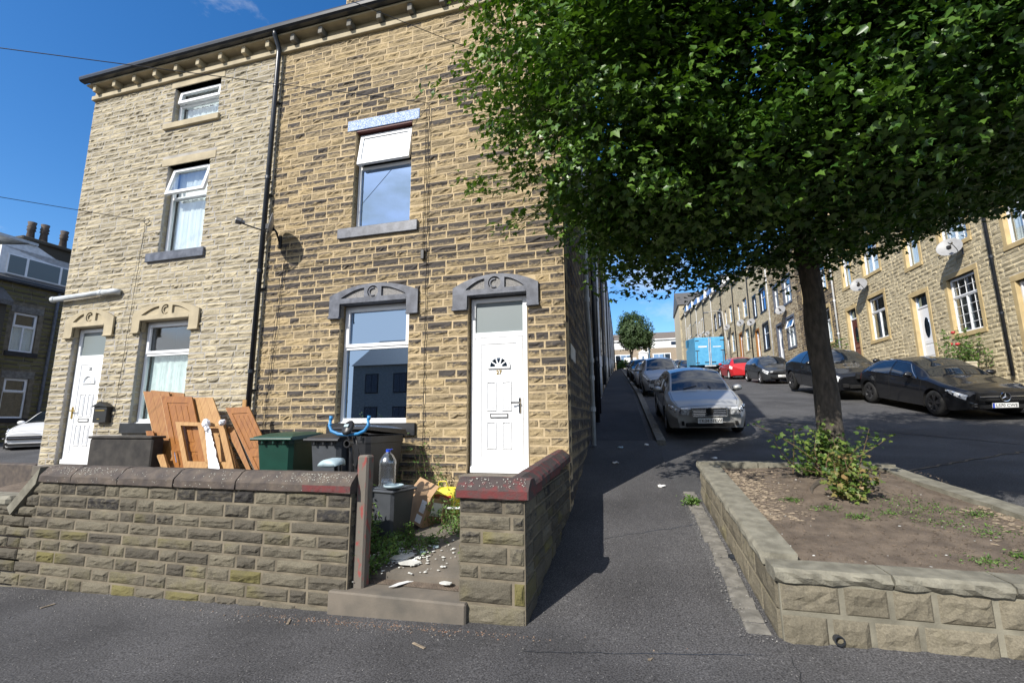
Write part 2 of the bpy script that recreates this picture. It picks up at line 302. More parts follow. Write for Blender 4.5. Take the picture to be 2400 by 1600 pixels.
    def build(s, name, mats, parent=None, smooth=False, local=False, fix=True):
        me = bpy.data.meshes.new(name); vs = s.v
        if parent is not None and not local:
            o = root_loc(parent); vs = [(a-o[0], b-o[1], c-o[2]) for a, b, c in vs]
        me.from_pydata(vs, [], s.f)
        mats = mats if isinstance(mats, (list, tuple)) else [mats]
        for mm in mats: me.materials.append(MATS[mm])
        if any(s.mi): me.polygons.foreach_set('material_index', s.mi)
        if s.t:
            while len(s.t) < len(vs): s.t.append((.5, .2, .2))
            at = me.color_attributes.new('tint', 'FLOAT_COLOR', 'POINT')
            at.data.foreach_set('color', np.array([(*t, 1) for t in s.t], dtype=np.float32).ravel())
        if fix:
            bm = bmesh.new(); bm.from_mesh(me); bmesh.ops.recalc_face_normals(bm, faces=bm.faces); bm.to_mesh(me); bm.free()
        if smooth: me.shade_smooth()
        me.update()
        ob = bpy.data.objects.new(name, me); COL.objects.link(ob)
        if parent is not None: ob.parent = parent
        return ob
def root_loc(p):
    while p.parent is not None: p = p.parent
    return p.location
def tag(o, label=None, cat=None, group=None, kind=None):
    if label: o['label'] = label
    if cat: o['category'] = cat
    if group: o['group'] = group
    if kind: o['kind'] = kind
    return o
def thing(name, loc, label, cat, group=None, rz=0):
    o = bpy.data.objects.new(name, None); o.empty_display_size = .2; COL.objects.link(o); o.location = loc; o.rotation_euler = (0, 0, rz)
    return tag(o, label, cat, group)
def struct(o): return tag(o, kind='structure')
def text_mesh(txt, size, name, material, parent, M4, extrude=.002, bold=0.):
    cu = bpy.data.curves.new(name, 'FONT'); cu.body = txt; cu.size = size; cu.extrude = extrude; cu.align_x = 'CENTER'; cu.align_y = 'CENTER'; cu.offset = bold; cu.resolution_u = 3
    tmp = bpy.data.objects.new('tmp', cu); COL.objects.link(tmp); dg = bpy.context.evaluated_depsgraph_get(); me = bpy.data.meshes.new_from_object(tmp.evaluated_get(dg))
    bpy.data.objects.remove(tmp); me.transform(M4)
    me.name = name; me.materials.clear(); me.materials.append(MATS[material])
    ob = bpy.data.objects.new(name, me); COL.objects.link(ob); ob.parent = parent
    return ob
def curve_plate(loops, thick, M4, name, material, parent):
    """2D loops (first outer, rest holes) filled and extruded"""
    cu = bpy.data.curves.new(name, 'CURVE'); cu.dimensions = '2D'; cu.fill_mode = 'BOTH'; cu.extrude = thick/2
    for lp in loops:
        sp = cu.splines.new('POLY'); sp.points.add(len(lp)-1); sp.use_cyclic_u = True
        for i, (x, y) in enumerate(lp): sp.points[i].co = (x, y, 0, 1)
    tmp = bpy.data.objects.new('tmp', cu); COL.objects.link(tmp); dg = bpy.context.evaluated_depsgraph_get(); me = bpy.data.meshes.new_from_object(tmp.evaluated_get(dg))
    bpy.data.objects.remove(tmp); me.transform(M4); me.materials.clear(); me.materials.append(MATS[material]); me.name = name
    ob = bpy.data.objects.new(name, me); COL.objects.link(ob); ob.parent = parent
    return ob

# ---------------------------------------------------------------- terrain height
TANS = math.tan(R(2.2))
def sx(x, y): return x-TANS*y               # x at depth y of a line parallel to the side street
def sstep(a, b, t): t = min(1, max(0, (t-a)/(b-a))); return t*t*(3-2*t)
def gz(x, y):
    t = y+2.7
    sl_ = .16-.07*sstep(-2, -12, x)
    if t <= 0: h = 0
    elif y < 15: h = sl_*t
    elif y < 105: h = sl_*17.7+(sl_-.042)*(y-15)
    else: h = sl_*17.7+(sl_-.042)*90
    xx = max(-14, min(8, x))
    return h+.03*xx*(1-sstep(-1, 5, y))
def roadz(x, y):
    k = sstep(2., 5., y)*sstep(.6, 1.1, x-sx(0, y)); return gz(x, y)-.1*k

# ---------------------------------------------------------------- walls of stone
class Frame:
    """local frame of a wall: u along it, v outwards, z up (u x z = outwards)"""
    def __init__(s, o, U): s.o = Vector(o); s.U = Vector(U).normalized(); s.Z = Vector((0, 0, 1)); s.N = s.U.cross(s.Z)
    def p(s, u, v, z): return tuple(s.o+s.U*u+s.N*v+s.Z*z)
    def mat4(s, u, v, z):
        M = Matrix((s.U, s.Z, s.N)).transposed().to_4x4(); M.translation = Vector(s.p(u, v, z)); return M
    def box(s, mb, a, b, bev=0, mi=None, tint=None):
        old = mb.T; T = Matrix((s.U, s.N, s.Z)).transposed().to_4x4(); T.translation = s.o; mb.T = T; mb.box(a, b, bev, mi, tint); mb.T = old
def rects_minus(u0, u1, z0, z1, holes):
    us = sorted(set([u0, u1]+[h[0] for h in holes]+[h[1] for h in holes])); us = [u for u in us if u0 <= u <= u1]
    outr = []
    for a, b in zip(us, us[1:]):
        if b-a < 1e-5: continue
        m_ = (a+b)/2; hs_ = sorted([(h[2], h[3]) for h in holes if h[0] < m_ < h[1]]); z = z0
        for c, d in hs_:
            if c > z: outr.append((a, b, z, c))
            z = max(z, d)
        if z < z1: outr.append((a, b, z, z1))
    return outr
CR = [False, False]
def stone(mb, F, u0, u1, z0, z1, proud, relief, nx, nzz, deep, tint, jt=.005):
    u0 += jt; u1 -= jt; z0 += jt; z1 -= jt; w = u1-u0; h = z1-z0
    if w < .02 or h < .015: return
    iu = min(.014, w*.18); iz = min(.012, h*.2); vs = []; i0_ = rnd.random()*50; ledge = rnd.uniform(.25, .75); flat_ = rnd.random() < .3; tl_ = []
    for j in range(nzz):
        for i in range(nx):
            a = i/(nx-1); b = j/(nzz-1); e = 4*a*(1-a)*0+ (0 if i in (0, nx-1) else 1); e2 = 0 if j in (0, nzz-1) else 1
            uu_ = u0+iu+(w-2*iu)*a; zz_ = z0+iz+(h-2*iz)*b
            if e: uu_ += rnd.uniform(-.3, .3)*w/nx*.6
            if e2: zz_ += rnd.uniform(-.35, .35)*h/nzz*.8
            k = (.25 if not (e and e2) else 1)
            v = proud*(.55 if not (e and e2) else 1)+relief*k*rnd.uniform(-.35, 1.)
            if CR[1]:
                pn = Vector(F.p(uu_, 0, zz_)); v = proud*(.5 if not (e and e2) else 1)+relief*(.25 if not (e and e2) else 1)*(.5+.9*mnoise.noise(pn*7+Vector((i0_, 0, 0)))+.7*mnoise.noise(pn*19)+rnd.uniform(-.12, .12))+(relief*.45*(1 if b+.25*mnoise.noise(pn*9+Vector((0, i0_, 0))) > ledge else -.6) if e and e2 and not flat_ else 0)
            if CR[0] and e2 and not flat_: v += relief*(.75 if b+rnd.uniform(-.22, .22) > ledge else -.45)
            vs.append(F.p(uu_, max(.001, v), zz_)); tl_.append((tint[0], tint[1], b if CR[0] else tint[2]))
    n = len(vs); ring = [i for i in range(nx)]+[j*nx+nx-1 for j in range(1, nzz)]+[(nzz-1)*nx+i for i in range(nx-2, -1, -1)]+[j*nx for j in range(nzz-2, 0, -1)]
    for r_ in ring:
        i, j = r_ % nx, r_//nx; uu_ = u0+w*i/(nx-1); zz_ = z0+h*j/(nzz-1)
        vs.append(F.p(uu_, -deep, zz_)); tl_.append((tint[0], tint[1]*.4, j/(nzz-1)*.5 if CR[0] else tint[2]))
    fs = [(j*nx+i, j*nx+i+1, (j+1)*nx+i+1, (j+1)*nx+i) for j in range(nzz-1) for i in range(nx-1)]
    q = len(ring)
    for k in range(q): fs.append((ring[k], n+k, n+(k+1) % q, ring[(k+1) % q]))
    if len(mb.t) < len(mb.v): mb.t += [(.5, .2, .2)]*(len(mb.v)-len(mb.t))
    base_ = len(mb.t); mb.add(vs, fs, tint=tint); mb.t[base_:] = tl_
def lay(u0, u1, z0, z1, ch, lmin, lmax, holes, chv=.1):
    """courses of stones; returns list of (u0,u1,z0,z1,deep?)"""
    nrow = max(1, round((z1-z0)/ch)); hs_ = [z0+(z1-z0)*i/nrow for i in range(nrow+1)]
    for i in range(1, nrow): hs_[i] += rnd.uniform(-chv, chv)*ch*.5
    def snap(z): return min(hs_, key=lambda q: abs(q-z)) if z0 < z < z1 else z
    H = [(h[0], h[1], snap(h[2]), snap(h[3]), len(h) > 4) for h in holes]
    res = []
    for a, b in zip(hs_, hs_[1:]):
        mid = (a+b)/2; free = [(u0, u1, 0, 0)]
        for h in H:
            if h[2] < mid < h[3]:
                nf = []
                for f in free:
                    if h[1] <= f[0] or h[0] >= f[1]: nf.append(f); continue
                    if h[0] > f[0]: nf.append((f[0], h[0], f[2], h[4]))
                    if h[1] < f[1]: nf.append((h[1], f[1], h[4], f[3]))
                free = nf
        for f in free:
            L_ = f[1]-f[0]
            if L_ < .03: continue
            cuts = [f[0]]; u = f[0]+rnd.uniform(.45, 1)*rnd.uniform(lmin, lmax)
            while u < f[1]-lmin*.55: cuts.append(u); u += rnd.uniform(lmin, lmax)
            cuts.append(f[1])
            for k in range(len(cuts)-1):
                d = (k == 0 and f[2]) or (k == len(cuts)-2 and f[3])
                res.append((cuts[k], cuts[k+1], a, b, bool(d)))
    return res
def stones(F, rects, parent, material, proud=.012, relief=.022, nx=5, nzz=3, tintf=None, limit=300, key=None, name='stone', deepv=.15, as_stuff=False, base=.012):
    if key: rects = sorted(rects, key=key)
    rest = MB()
    for i, r_ in enumerate(rects):
        t = tintf(r_) if tintf else (rnd.random(), .1, .1)
        dp = deepv if r_[4] else base
        if i < limit and not as_stuff:
            mb = MB(); stone(mb, F, *r_[:4], proud*rnd.uniform(.6, 1.5), relief, nx, nzz, dp, t, .008 if CR[1] else .005)
            if mb.v: mb.build(name, material, parent, fix=False)
        else: stone(rest, F, *r_[:4], proud*rnd.uniform(.6, 1.5), relief, nx, nzz, dp, t)
    if rest.v:
        o = rest.build(name+'_courses', material, parent, fix=False); o['kind'] = 'stuff'
def backing(F, u0, u1, z0, z1, holes, thick, material, parent, name='wall', front=0.):
    mb = MB()
    for a, b, c, d in rects_minus(u0, u1, z0, z1, [(h[0]-.014, h[1]+.014, h[2], h[3]) for h in holes]): F.box(mb, (a, -thick, c), (b, front, d))
    return mb.build(name, material, parent)

# ---------------------------------------------------------------- windows and doors
def window(F, root, u0, u1, z0, z1, recess=.1, transom=.36, tilt=0., glass=('window_glass', 'window_glass'), curtain=None, curtain2=None, mullion=False, lattice=False, simple=False, topsash=True):
    fr = MB(); w = .055; d = .07; v0 = -recess-d; v1 = -recess
    def b(a, c, e, f, va=v0, vb=v1): F.box(fr, (a, va, e), (c, vb, f), .006 if not simple else 0)
    b(u0, u0+w, z0, z1); b(u1-w, u1, z0, z1); b(u0+w, u1-w, z0, z0+w+.015); b(u0+w, u1-w, z1-w, z1)
    zt = z1-(z1-z0)*transom
    if transom: b(u0+w, u1-w, zt-w/2, zt+w/2)
    if mullion: um = (u0+u1)/2; b(um-w/2, um+w/2, z0+w, zt-w/2)
    b(u0-.01, u1+.01, z0-.02, z0+.012, v1-.02, v1+.03)
    wd = fr.build('window', 'upvc_white', root)
    tops = (zt+w/2, z1-w) if transom else None
    def pane(a, c, e, f, g, v=-recess-.035):
        mb = MB(); F.box(mb, (a, v-.01, e), (c, v, f)); mb.build('pane', g, wd)
    lows = [(u0+w, (u0+u1)/2-w/2), ((u0+u1)/2+w/2, u1-w)] if mullion else [(u0+w, u1-w)]
    for a, c in lows: pane(a, c, z0+w, (zt-w/2) if transom else z1-w, glass[1])
    if transom:
        e, f = tops; a, c = u0+w, u1-w
        if tilt:
            # top hung sash swung outwards
            mb = MB(); ang = tilt; s = .05; cz = f
            T = Matrix.Translation(Vector(F.p(0, v1+.012, f))) ; Mx = Matrix((F.U, F.N, F.Z)).transposed().to_4x4()
            RT = T @ Mx @ Matrix.Rotation(ang, 4, 'X')
            mb.T = RT; h = f-e
            for q in (((a-.02, -.03, -h-.02), (a+s, .03, .02)), ((c-s, -.03, -h-.02), (c+.02, .03, .02)), ((a+s, -.03, -s), (c-s, .03, .02)), ((a+s, -.03, -h-.02), (c-s, .03, -h+s))): mb.box(*q, .006)
            mb.build('sash', 'upvc_white', wd)
            mb = MB(); mb.T = RT; mb.box((a+s, -.006, -h+s), (c-s, .006, -s)); mb.build('pane', glass[0], wd)
        else:
            if topsash and not simple:
                mb = MB(); s = .045; v2 = v1+.018
                for q in (((a-.012, v1-.03, e-.012), (a+s, v2, f+.012)), ((c-s, v1-.03, e-.012), (c+.012, v2, f+.012)), ((a+s, v1-.03, f-s), (c-s, v2, f+.012)), ((a+s, v1-.03, e-.012), (c-s, v2, e+s))): F.box(mb, q[0], q[1], .006)
                mb.build('sash', 'upvc_white', wd)
            pane(a, c, e, f, glass[0])
    if lattice:
        mb = MB()
        for k in range(1, 3 if not mullion else 4): uu_ = u0+(u1-u0)*k/(3 if not mullion else 4); F.box(mb, (uu_-.007, -recess-.036, zt), (uu_+.007, -recess-.022, z1-w))
        zz_ = (zt+z1)/2; F.box(mb, (u0+w, -recess-.034, zz_-.007), (u1-w, -recess-.021, zz_+.007))
        for k in range(1, 4): zz_ = z0+(zt-z0)*k/4; F.box(mb, (u0+w, -recess-.034, zz_-.007), (u1-w, -recess-.021, zz_+.007))
        for k in (1, 3): uu_ = u0+(u1-u0)*k/4; F.box(mb, (uu_-.007, -recess-.036, z0+w), (uu_+.007, -recess-.022, zt))
        mb.build('glazing_bar', 'upvc_white', wd)
    if curtain:
        for (za, zb, mt) in ((z0+.03, zt-.02 if transom else z1, curtain), (zt, z1, curtain2)):
            if not mt: continue
            mb = MB(); n = 60; vs = []
            for i in range(n+1):
                a = u0+.03+(u1-u0-.06)*i/n; v = -recess-.13+.018*math.sin(i*1.3+math.sin(i*.37)*2.4)+rnd.uniform(-.003, .003)
                vs += [F.p(a, v, za+.015*math.sin(i*.9)), F.p(a, v*.6-.4*(recess+.13), zb)]
            mb.add(vs, [(2*i, 2*i+2, 2*i+3, 2*i+1) for i in range(n)])
            mb.build('curtain', mt, wd, smooth=True)
    if not simple:
        mb = MB(); dpt = -recess-.6
        F.box(mb, (u0-.05, dpt-.02, z0-.05), (u1+.05, dpt, z1+.05)); F.box(mb, (u0-.07, dpt, z0-.05), (u0-.005, -.2, z1+.05)); F.box(mb, (u1+.005, dpt, z0-.05), (u1+.07, -.2, z1+.05))
        F.box(mb, (u0-.05, dpt, z0-.06), (u1+.05, -.19, z0-.03)); F.box(mb, (u0-.05, dpt, z1+.03), (u1+.05, -.21, z1+.06))
        mb.build('room_interior', 'room_dark', wd)
    return wd
def slab(F, root, u0, u1, z0, z1, v1, material, name, v0=-.12, bev=.008):
    mb = MB(); F.box(mb, (u0, v0, z0), (u1, v1, z1), bev); return mb.build(name, material, root)
def arch_ring(cx, cz, ra, rb, a0, a1, n):
    o = [(cx+rb*math.cos(a0+(a1-a0)*i/n), cz+rb*math.sin(a0+(a1-a0)*i/n)) for i in range(n+1)]
    return o+[(cx+ra*math.cos(a0+(a1-a0)*i/n), cz+ra*math.sin(a0+(a1-a0)*i/n)) for i in range(n, -1, -1)]
def upvc_door(F, root, u0, u1, z0, z1, leaf, recess, number, ncol, glassarch=True, hinge=1):
    """outer frame with fanlight above a panelled leaf; leaf = z of leaf top"""
    w = .07; fr = MB()
    def b(a, c, e, f, va=-recess-.07, vb=-recess): F.box(fr, (a, va, e), (c, vb, f), .006)
    b(u0, u0+w, z0, z1); b(u1-w, u1, z0, z1); b(u0+w, u1-w, z1-w, z1); b(u0+w, u1-w, leaf, leaf+.085); b(u0, u1, z0-.04, z0+.05, -recess-.07, -recess+.03)
    frame = fr.build('door_frame', 'upvc_white', root)
    mb = MB(); F.box(mb, (u0+w, -recess-.04, leaf+.085), (u1-w, -recess-.03, z1-w)); mb.build('fanlight', 'window_obscure', frame)
    a, c, e, f = u0+w+.004, u1-w-.004, z0+.052, leaf-.004; vv = -recess-.008
    mb = MB(); F.box(mb, (a, vv-.05, e), (c, vv, f), .005)
    for q in ((a, a+.1, e, f), (c-.1, c, e, f), (a+.1, c-.1, f-.1, f), (a+.1, c-.1, e, e+.12)): F.box(mb, (q[0]+.001, vv, q[2]+.001), (q[1]-.001, vv+.012, q[3]-.001), .006)
    door = mb.build('door', 'upvc_white', root)
    H = f-e; cx = (a+c)/2; pw = (c-a)*.2
    for sgn in (-1, 1):
        for (p0, p1) in ((.13, .34), (.42, .65)):
            uc = cx+sgn*(c-a)*.16; mb = MB(); x0, x1, y0, y1 = uc-pw/2, uc+pw/2, e+H*p0, e+H*p1
            for q in (((x0, x1, y0, y0+.018)), (x0, x1, y1-.018, y1), (x0, x0+.018, y0+.018, y1-.018), (x1-.018, x1, y0+.018, y1-.018)): F.box(mb, (q[0], vv, q[2]), (q[1], vv+.016, q[3]), .005)
            F.box(mb, (x0+.04, vv, y0+.04), (x1-.04, vv+.01, y1-.04), .008)
            mb.build('panel', 'upvc_white', door)
    cz = e+H*.765; M4 = F.mat4(0, vv+.012, 0)
    rr_ = (c-a)*.235
    curve_plate([arch_ring(cx, cz, rr_-.04, rr_, 0, math.pi, 22)], .03, M4, 'arch_moulding', 'upvc_white', door).location = -Vector(root.location)
    curve_plate([arch_ring(cx, cz, .0, rr_*.32, 0, math.pi, 12)], .028, M4, 'arch_hub', 'upvc_white', door).location = -Vector(root.location)
    curve_plate([[(cx-rr_, cz-.025), (cx+rr_, cz-.025), (cx+rr_, cz+.0), (cx-rr_, cz+.0)]], .03, M4, 'arch_base', 'upvc_white', door).location = -Vector(root.location)
    if glassarch:
        o = curve_plate([arch_ring(cx, cz+.003, rr_*.34, rr_-.042, .04, math.pi-.04, 20)], .006, F.mat4(0, vv+.006, 0), 'fan_pane', 'window_mirror', door); o.location = -Vector(root.location)
        mb = MB()
        for k in range(1, 5):
            an = math.pi*k/5; d1 = Vector((math.cos(an), math.sin(an))); nrm = Vector((-d1.y, d1.x))*.009
            P = [Vector((cx, cz))+d1*rr_*.3+nrm, Vector((cx, cz))+d1*(rr_-.03)+nrm, Vector((cx, cz))+d1*(rr_-.03)-nrm, Vector((cx, cz))+d1*rr_*.3-nrm]
            mb.prism([F.p(p.x, vv+.009, p.y) for p in P], F.N*.014)
        mb.build('glazing_bar', 'upvc_white', door)
    t = text_mesh(number, .085, 'house_number', ncol, door, F.mat4(cx, vv+.008, cz-.085 if glassarch else cz+rr_+.1), .003, .001); t.location = -Vector(root.location)
    mb = MB(); zl = e+H*.385
    for q in ((cx-.14, cx+.14, zl-.035, zl-.022), (cx-.14, cx+.14, zl+.022, zl+.035), (cx-.14, cx-.127, zl-.022, zl+.022), (cx+.127, cx+.14, zl-.022, zl+.022)): F.box(mb, (q[0], vv, q[2]), (q[1], vv+.018, q[3]), .004)
    lb = mb.build('letterbox', 'metal_dull', door)
    mb = MB(); F.box(mb, (cx-.126, vv, zl-.021), (cx+.126, vv+.009, zl+.021), .004); mb.build('flap', 'upvc_white', door)
    hu = c-.05 if hinge > 0 else a+.05
    mb = MB(); F.box(mb, (hu-.017, vv+.01, e+H*.4), (hu+.017, vv+.03, e+H*.52), .006); F.box(mb, (hu-.01, vv+.03, e+H*.475), (hu+.01, vv+.07, e+H*.487), .004)
    F.box(mb, (hu-.13*hinge if hinge > 0 else hu, vv+.055, e+H*.475), (hu if hinge > 0 else hu+.13, vv+.072, e+H*.488), .005); mb.build('handle', 'chrome' if number == '27' else 'brass', door)
    mb = MB(); F.box(mb, (u0-.05, -recess-.5, z0), (u1+.05, -recess-.45, z1)); mb.build('hallway', 'room_dark', frame)
    return door
def hood(F, root, u0, u1, zb, zi, zs, za, ui0, ui1, material, v=.055):
    """carved door/window head: legs from zb, soffit zi, shoulder zs, apex za"""
    cx = (u0+u1)/2; n = 18; W2 = (u1-u0)/2-.0; rise = za-zs; Rr = (W2*W2+rise*rise)/(2*rise); cz = za-Rr; a = math.asin(min(1, W2/Rr))
    top = [(cx+Rr*math.sin(a-2*a*i/n), cz+Rr*math.cos(a-2*a*i/n)) for i in range(n+1)]
    outer = [(u0, zb), (ui0, zb), (ui0, zi), (ui1, zi), (ui1, zb), (u1, zb)]+top
    r = .1; zc = (zi+za)/2+.02
    circ = [(cx+r*math.cos(2*math.pi*i/20), zc+r*math.sin(2*math.pi*i/20)) for i in range(20)]
    def leaf(s):
        p = []; x0 = cx+s*(r+.06); x1 = cx+s*(W2-.22); zl = zc-.075
        for i in range(9): q = i/8; p.append((x0+(x1-x0)*q, zl+(.15)*(1-q**1.7)*(1 if 1 else 0)+.0))
        p.append((x1, zl-.012)); p.append((x0, zl-.012))
        return p
    pl = curve_plate([outer, circ, leaf(-1), leaf(1)], .05, F.mat4(0, v-.025, 0), 'carved_head', material, root); pl.location = -Vector(root.location)
    # recessed ground behind the carving
    bk = curve_plate([outer], .1, F.mat4(0, v-.035-.05, 0), 'head_ground', 'stipple_grey' if material != 'dressed_cream' else material, pl)
    d = curve_plate([arch_ring(cx-.012, zc, r*.55, r*.74, R(70), R(300), 16)], .02, F.mat4(0, v-.022, 0), 'carved_ring', material, pl)
    mb = MB()
    for (a_, b_) in ((u0-.012, ui0+.004), (ui1-.004, u1+.012)): F.box(mb, (a_, 0, zb-.035), (b_, v+.015, zb+.002), .006)
    F.box(mb, (ui0, -.13, zi-.004), (ui1, v+.006, zi+.05), .01)
    q = mb.build('head_moulding', material, pl); q.location = Vector(root.location)
    # keep sub-part offsets right: pl carries the root offset
    q.location = (0, 0, 0)
    q.data.transform(Matrix.Translation(root.location))
    return pl

# ================================================================ HOUSES 25 AND 27
CR[0] = True
def tint27(r_):
    z = (r_[2]+r_[3])/2; s = rnd.random()
    soot = rnd.uniform(.05, .25) if s < .3 else (rnd.uniform(.22, .40) if s < .84 else rnd.uniform(.42, .58))
    x_ = (r_[0]+r_[1])/2; soot += .2*mnoise.noise(Vector((x_*.7, 3, z*.9)))+.1*mnoise.noise(Vector((x_*2.2, 9, z*2.2)))+(.1 if 3.9 < z < 4.8 else 0)
    if z > 8.0: soot *= .6
    if z < 1.9 and r_[0] > -2.5: soot *= .62
    return (rnd.random(), soot, 0)
def tint25(r_):
    return (rnd.random(), rnd.uniform(-.12, .16)+(.14 if rnd.random() < .12 else 0), 0)
def camkey(F):
    c = Vector((.96, -6.6, 1.68))
    return lambda r_: (Vector(F.p((r_[0]+r_[1])/2, 0, (r_[2]+r_[3])/2))-c).length - (r_[1]-r_[0])*2
FA = Frame((0, 0, 0), (1, 0, 0))
EAVE = 8.84
def eaves(root, x0, x1, F, n, xs, boards, gut0, gut1):
    slab(F, root, x0, x1, EAVE-.06, EAVE+.04, .07, boards[0], 'eaves_moulding', v0=-.05)
    for x in xs:
        mb = MB(); F.box(mb, (x-.045, .0, EAVE+.05), (x+.045, .175, EAVE+.194), .006); mb.build('eaves_bracket', boards[1], root)
    slab(F, root, x0, x1, EAVE+.195, EAVE+.235, .2, boards[2], 'soffit_board', v0=-.05)
    slab(F, root, x0, x1, EAVE+.04, EAVE+.195, .004, boards[0], 'frieze', v0=-.06, bev=0)
    mb = MB(); prof = []
    for i in range(9):
        a = math.pi*i/8; prof.append((.205+.06+.06*math.cos(a), EAVE+.30-.065*math.sin(a)))
    prof += [(.205+.0+.006, EAVE+.3), (.205+.006, EAVE+.235), (.32, EAVE+.235)]
    prof = [(.205, EAVE+.236), (.29, EAVE+.236), (.325, EAVE+.262), (.335, EAVE+.31), (.325, EAVE+.345), (.315, EAVE+.31), (.28, EAVE+.26), (.215, EAVE+.26), (.205, EAVE+.34)]
    n_ = len(prof); vs = [F.p(gut0, v, z) for v, z in prof]+[F.p(gut1, v, z) for v, z in prof]
    mb.add(vs, [(i, (i+1) % n_, n_+(i+1) % n_, n_+i) for i in range(n_)]+[tuple(range(n_)), tuple(range(n_, 2*n_))])
    mb.build('gutter', 'gutter_black', root)
def roof_slates(root, x0, x1, yr=4.5, zr=11.35, ydeep=9.0):
    z_e = EAVE+.36
    mb = MB(); th = .08
    for (ya, za, yb, zb) in ((-.22, z_e, yr, zr), (yr, zr, ydeep+.2, z_e)):
        mb.prism([(x0, ya, za), (x0, yb, zb), (x0, yb, zb-th), (x0, ya, za-th)], (x1-x0, 0, 0))
    mb.build('roof', 'roof_slate', root)
# --- house 27
h27 = thing('terrace_house', (-2.7, 0, .3), 'sooty golden stone end house with white front door 27, nearest house beside the big tree', 'house', 'stone terrace houses facing the front road')
HX0 = -5.42
holes27 = [(-1.51, -.58, .86, 3.58, 1), (-3.80, -2.54, 1.64, 3.62, 1), (-3.92, -2.35, 1.44, 1.645), (-3.68, -2.59, 4.96, 6.83, 1), (-3.93, -2.41, 4.775, 4.96), (-3.86, -2.44, 6.83, 7.03),
           (-3.9, -2.45, 3.6, 3.86), (-1.7, -.45, 3.6, 3.84)]
backing(FA, HX0, 0, .2, EAVE+.2, [holes27[0], holes27[1], holes27[3]], .32, 'mortar_sandy', h27, front=.0)
L27 = lay(HX0+.004, 0, .3, EAVE-.07, .127, .2, .5, holes27)
stones(FA, L27, h27, 'sooty_sandstone', base=.001, proud=.005, relief=.013, nx=5, nzz=4, tintf=tint27, key=camkey(FA), limit=300, deepv=.15)
window(FA, h27, -3.80, -2.54, 1.65, 3.60, .13, .37, glass=('window_mirror', 'window_mirror'))
window(FA, h27, -3.68, -2.59, 4.97, 6.80, .12, .36, tilt=R(9), glass=('window_frosted', 'window_mirror'))
slab(FA, h27, -3.92, -2.35, 1.45, 1.645, .055, 'painted_black', 'window_sill')
slab(FA, h27, -3.93, -2.41, 4.78, 4.965, .055, 'painted_charcoal', 'window_sill')
slab(FA, h27, -3.86, -2.44, 6.83, 7.03, .018, 'flaked_blue', 'lintel', v0=-.02, bev=.004)
slab(FA, h27, -3.68, -2.59, 6.80, 6.829, .0, 'maroon_paint', 'lintel_soffit', v0=-.18, bev=0)
hood(FA, h27, -4.0, -2.36, 3.40, 3.61, 3.76, 3.93, -3.80, -2.56, 'painted_charcoal')
hood(FA, h27, -1.76, -.39, 3.39, 3.58, 3.72, 3.90, -1.52, -.57, 'painted_charcoal')
upvc_door(FA, h27, -1.5, -.6, .95, 3.56, 2.93, .1, '27', 'brass')
slab(FA, h27, -1.56, -.52, .74, .905, .22, 'flag_stone', 'doorstep', v0=-.25)
slab(FA, h27, -1.62, -.46, .52, .738, .52, 'flag_stone', 'doorstep', v0=-.25)
XB = [-5.10+.62*i for i in range(9)]
eaves(h27, HX0, .02, FA, 9, XB, ('dressed_cream', 'kerb_stone', 'dressed_cream'), HX0, .06)
roof_slates(h27, HX0, .08)
# gable/side wall along the side street, with its own stones
FS = Frame((0, 0.0, 0), (-TANS, 1, 0))
side = MB()
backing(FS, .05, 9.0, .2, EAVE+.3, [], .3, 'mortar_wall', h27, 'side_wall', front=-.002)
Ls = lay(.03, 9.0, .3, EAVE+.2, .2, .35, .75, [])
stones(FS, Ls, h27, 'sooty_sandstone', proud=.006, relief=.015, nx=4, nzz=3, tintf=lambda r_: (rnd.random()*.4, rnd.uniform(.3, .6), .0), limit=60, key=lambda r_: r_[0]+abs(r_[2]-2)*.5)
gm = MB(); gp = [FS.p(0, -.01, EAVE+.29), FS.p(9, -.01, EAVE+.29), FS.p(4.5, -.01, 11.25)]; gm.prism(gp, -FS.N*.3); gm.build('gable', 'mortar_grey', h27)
# chimney of 27 above the party wall
cm = MB(); cm.box((-4.75, .9, 9.6), (-3.75, 1.55, 11.9)); cm.build('chimney', 'mortar_sandy', h27)
FC = Frame((-4.75, .9, 0), (1, 0, 0))
stones(FC, lay(0, 1.0, 9.55, 11.9, .15, .2, .42, []), h27, 'sooty_sandstone', tintf=tint27, proud=.01, limit=0)
FC2 = Frame((-4.75, 1.55, 0), (0, -1, 0))
stones(FC2, lay(0, .65, 9.55, 11.9, .15, .2, .42, []), h27, 'sooty_sandstone', tintf=tint27, proud=.01, limit=0)
# street sign and overflow bits on the side wall
sg = MB(); FS.box(sg, (.55, .0, 2.62), (1.3, .018, 2.86), .004); o = sg.build('street_sign', 'sign_white', None); tag(o, 'small white street name sign high on the shaded side wall', 'sign')
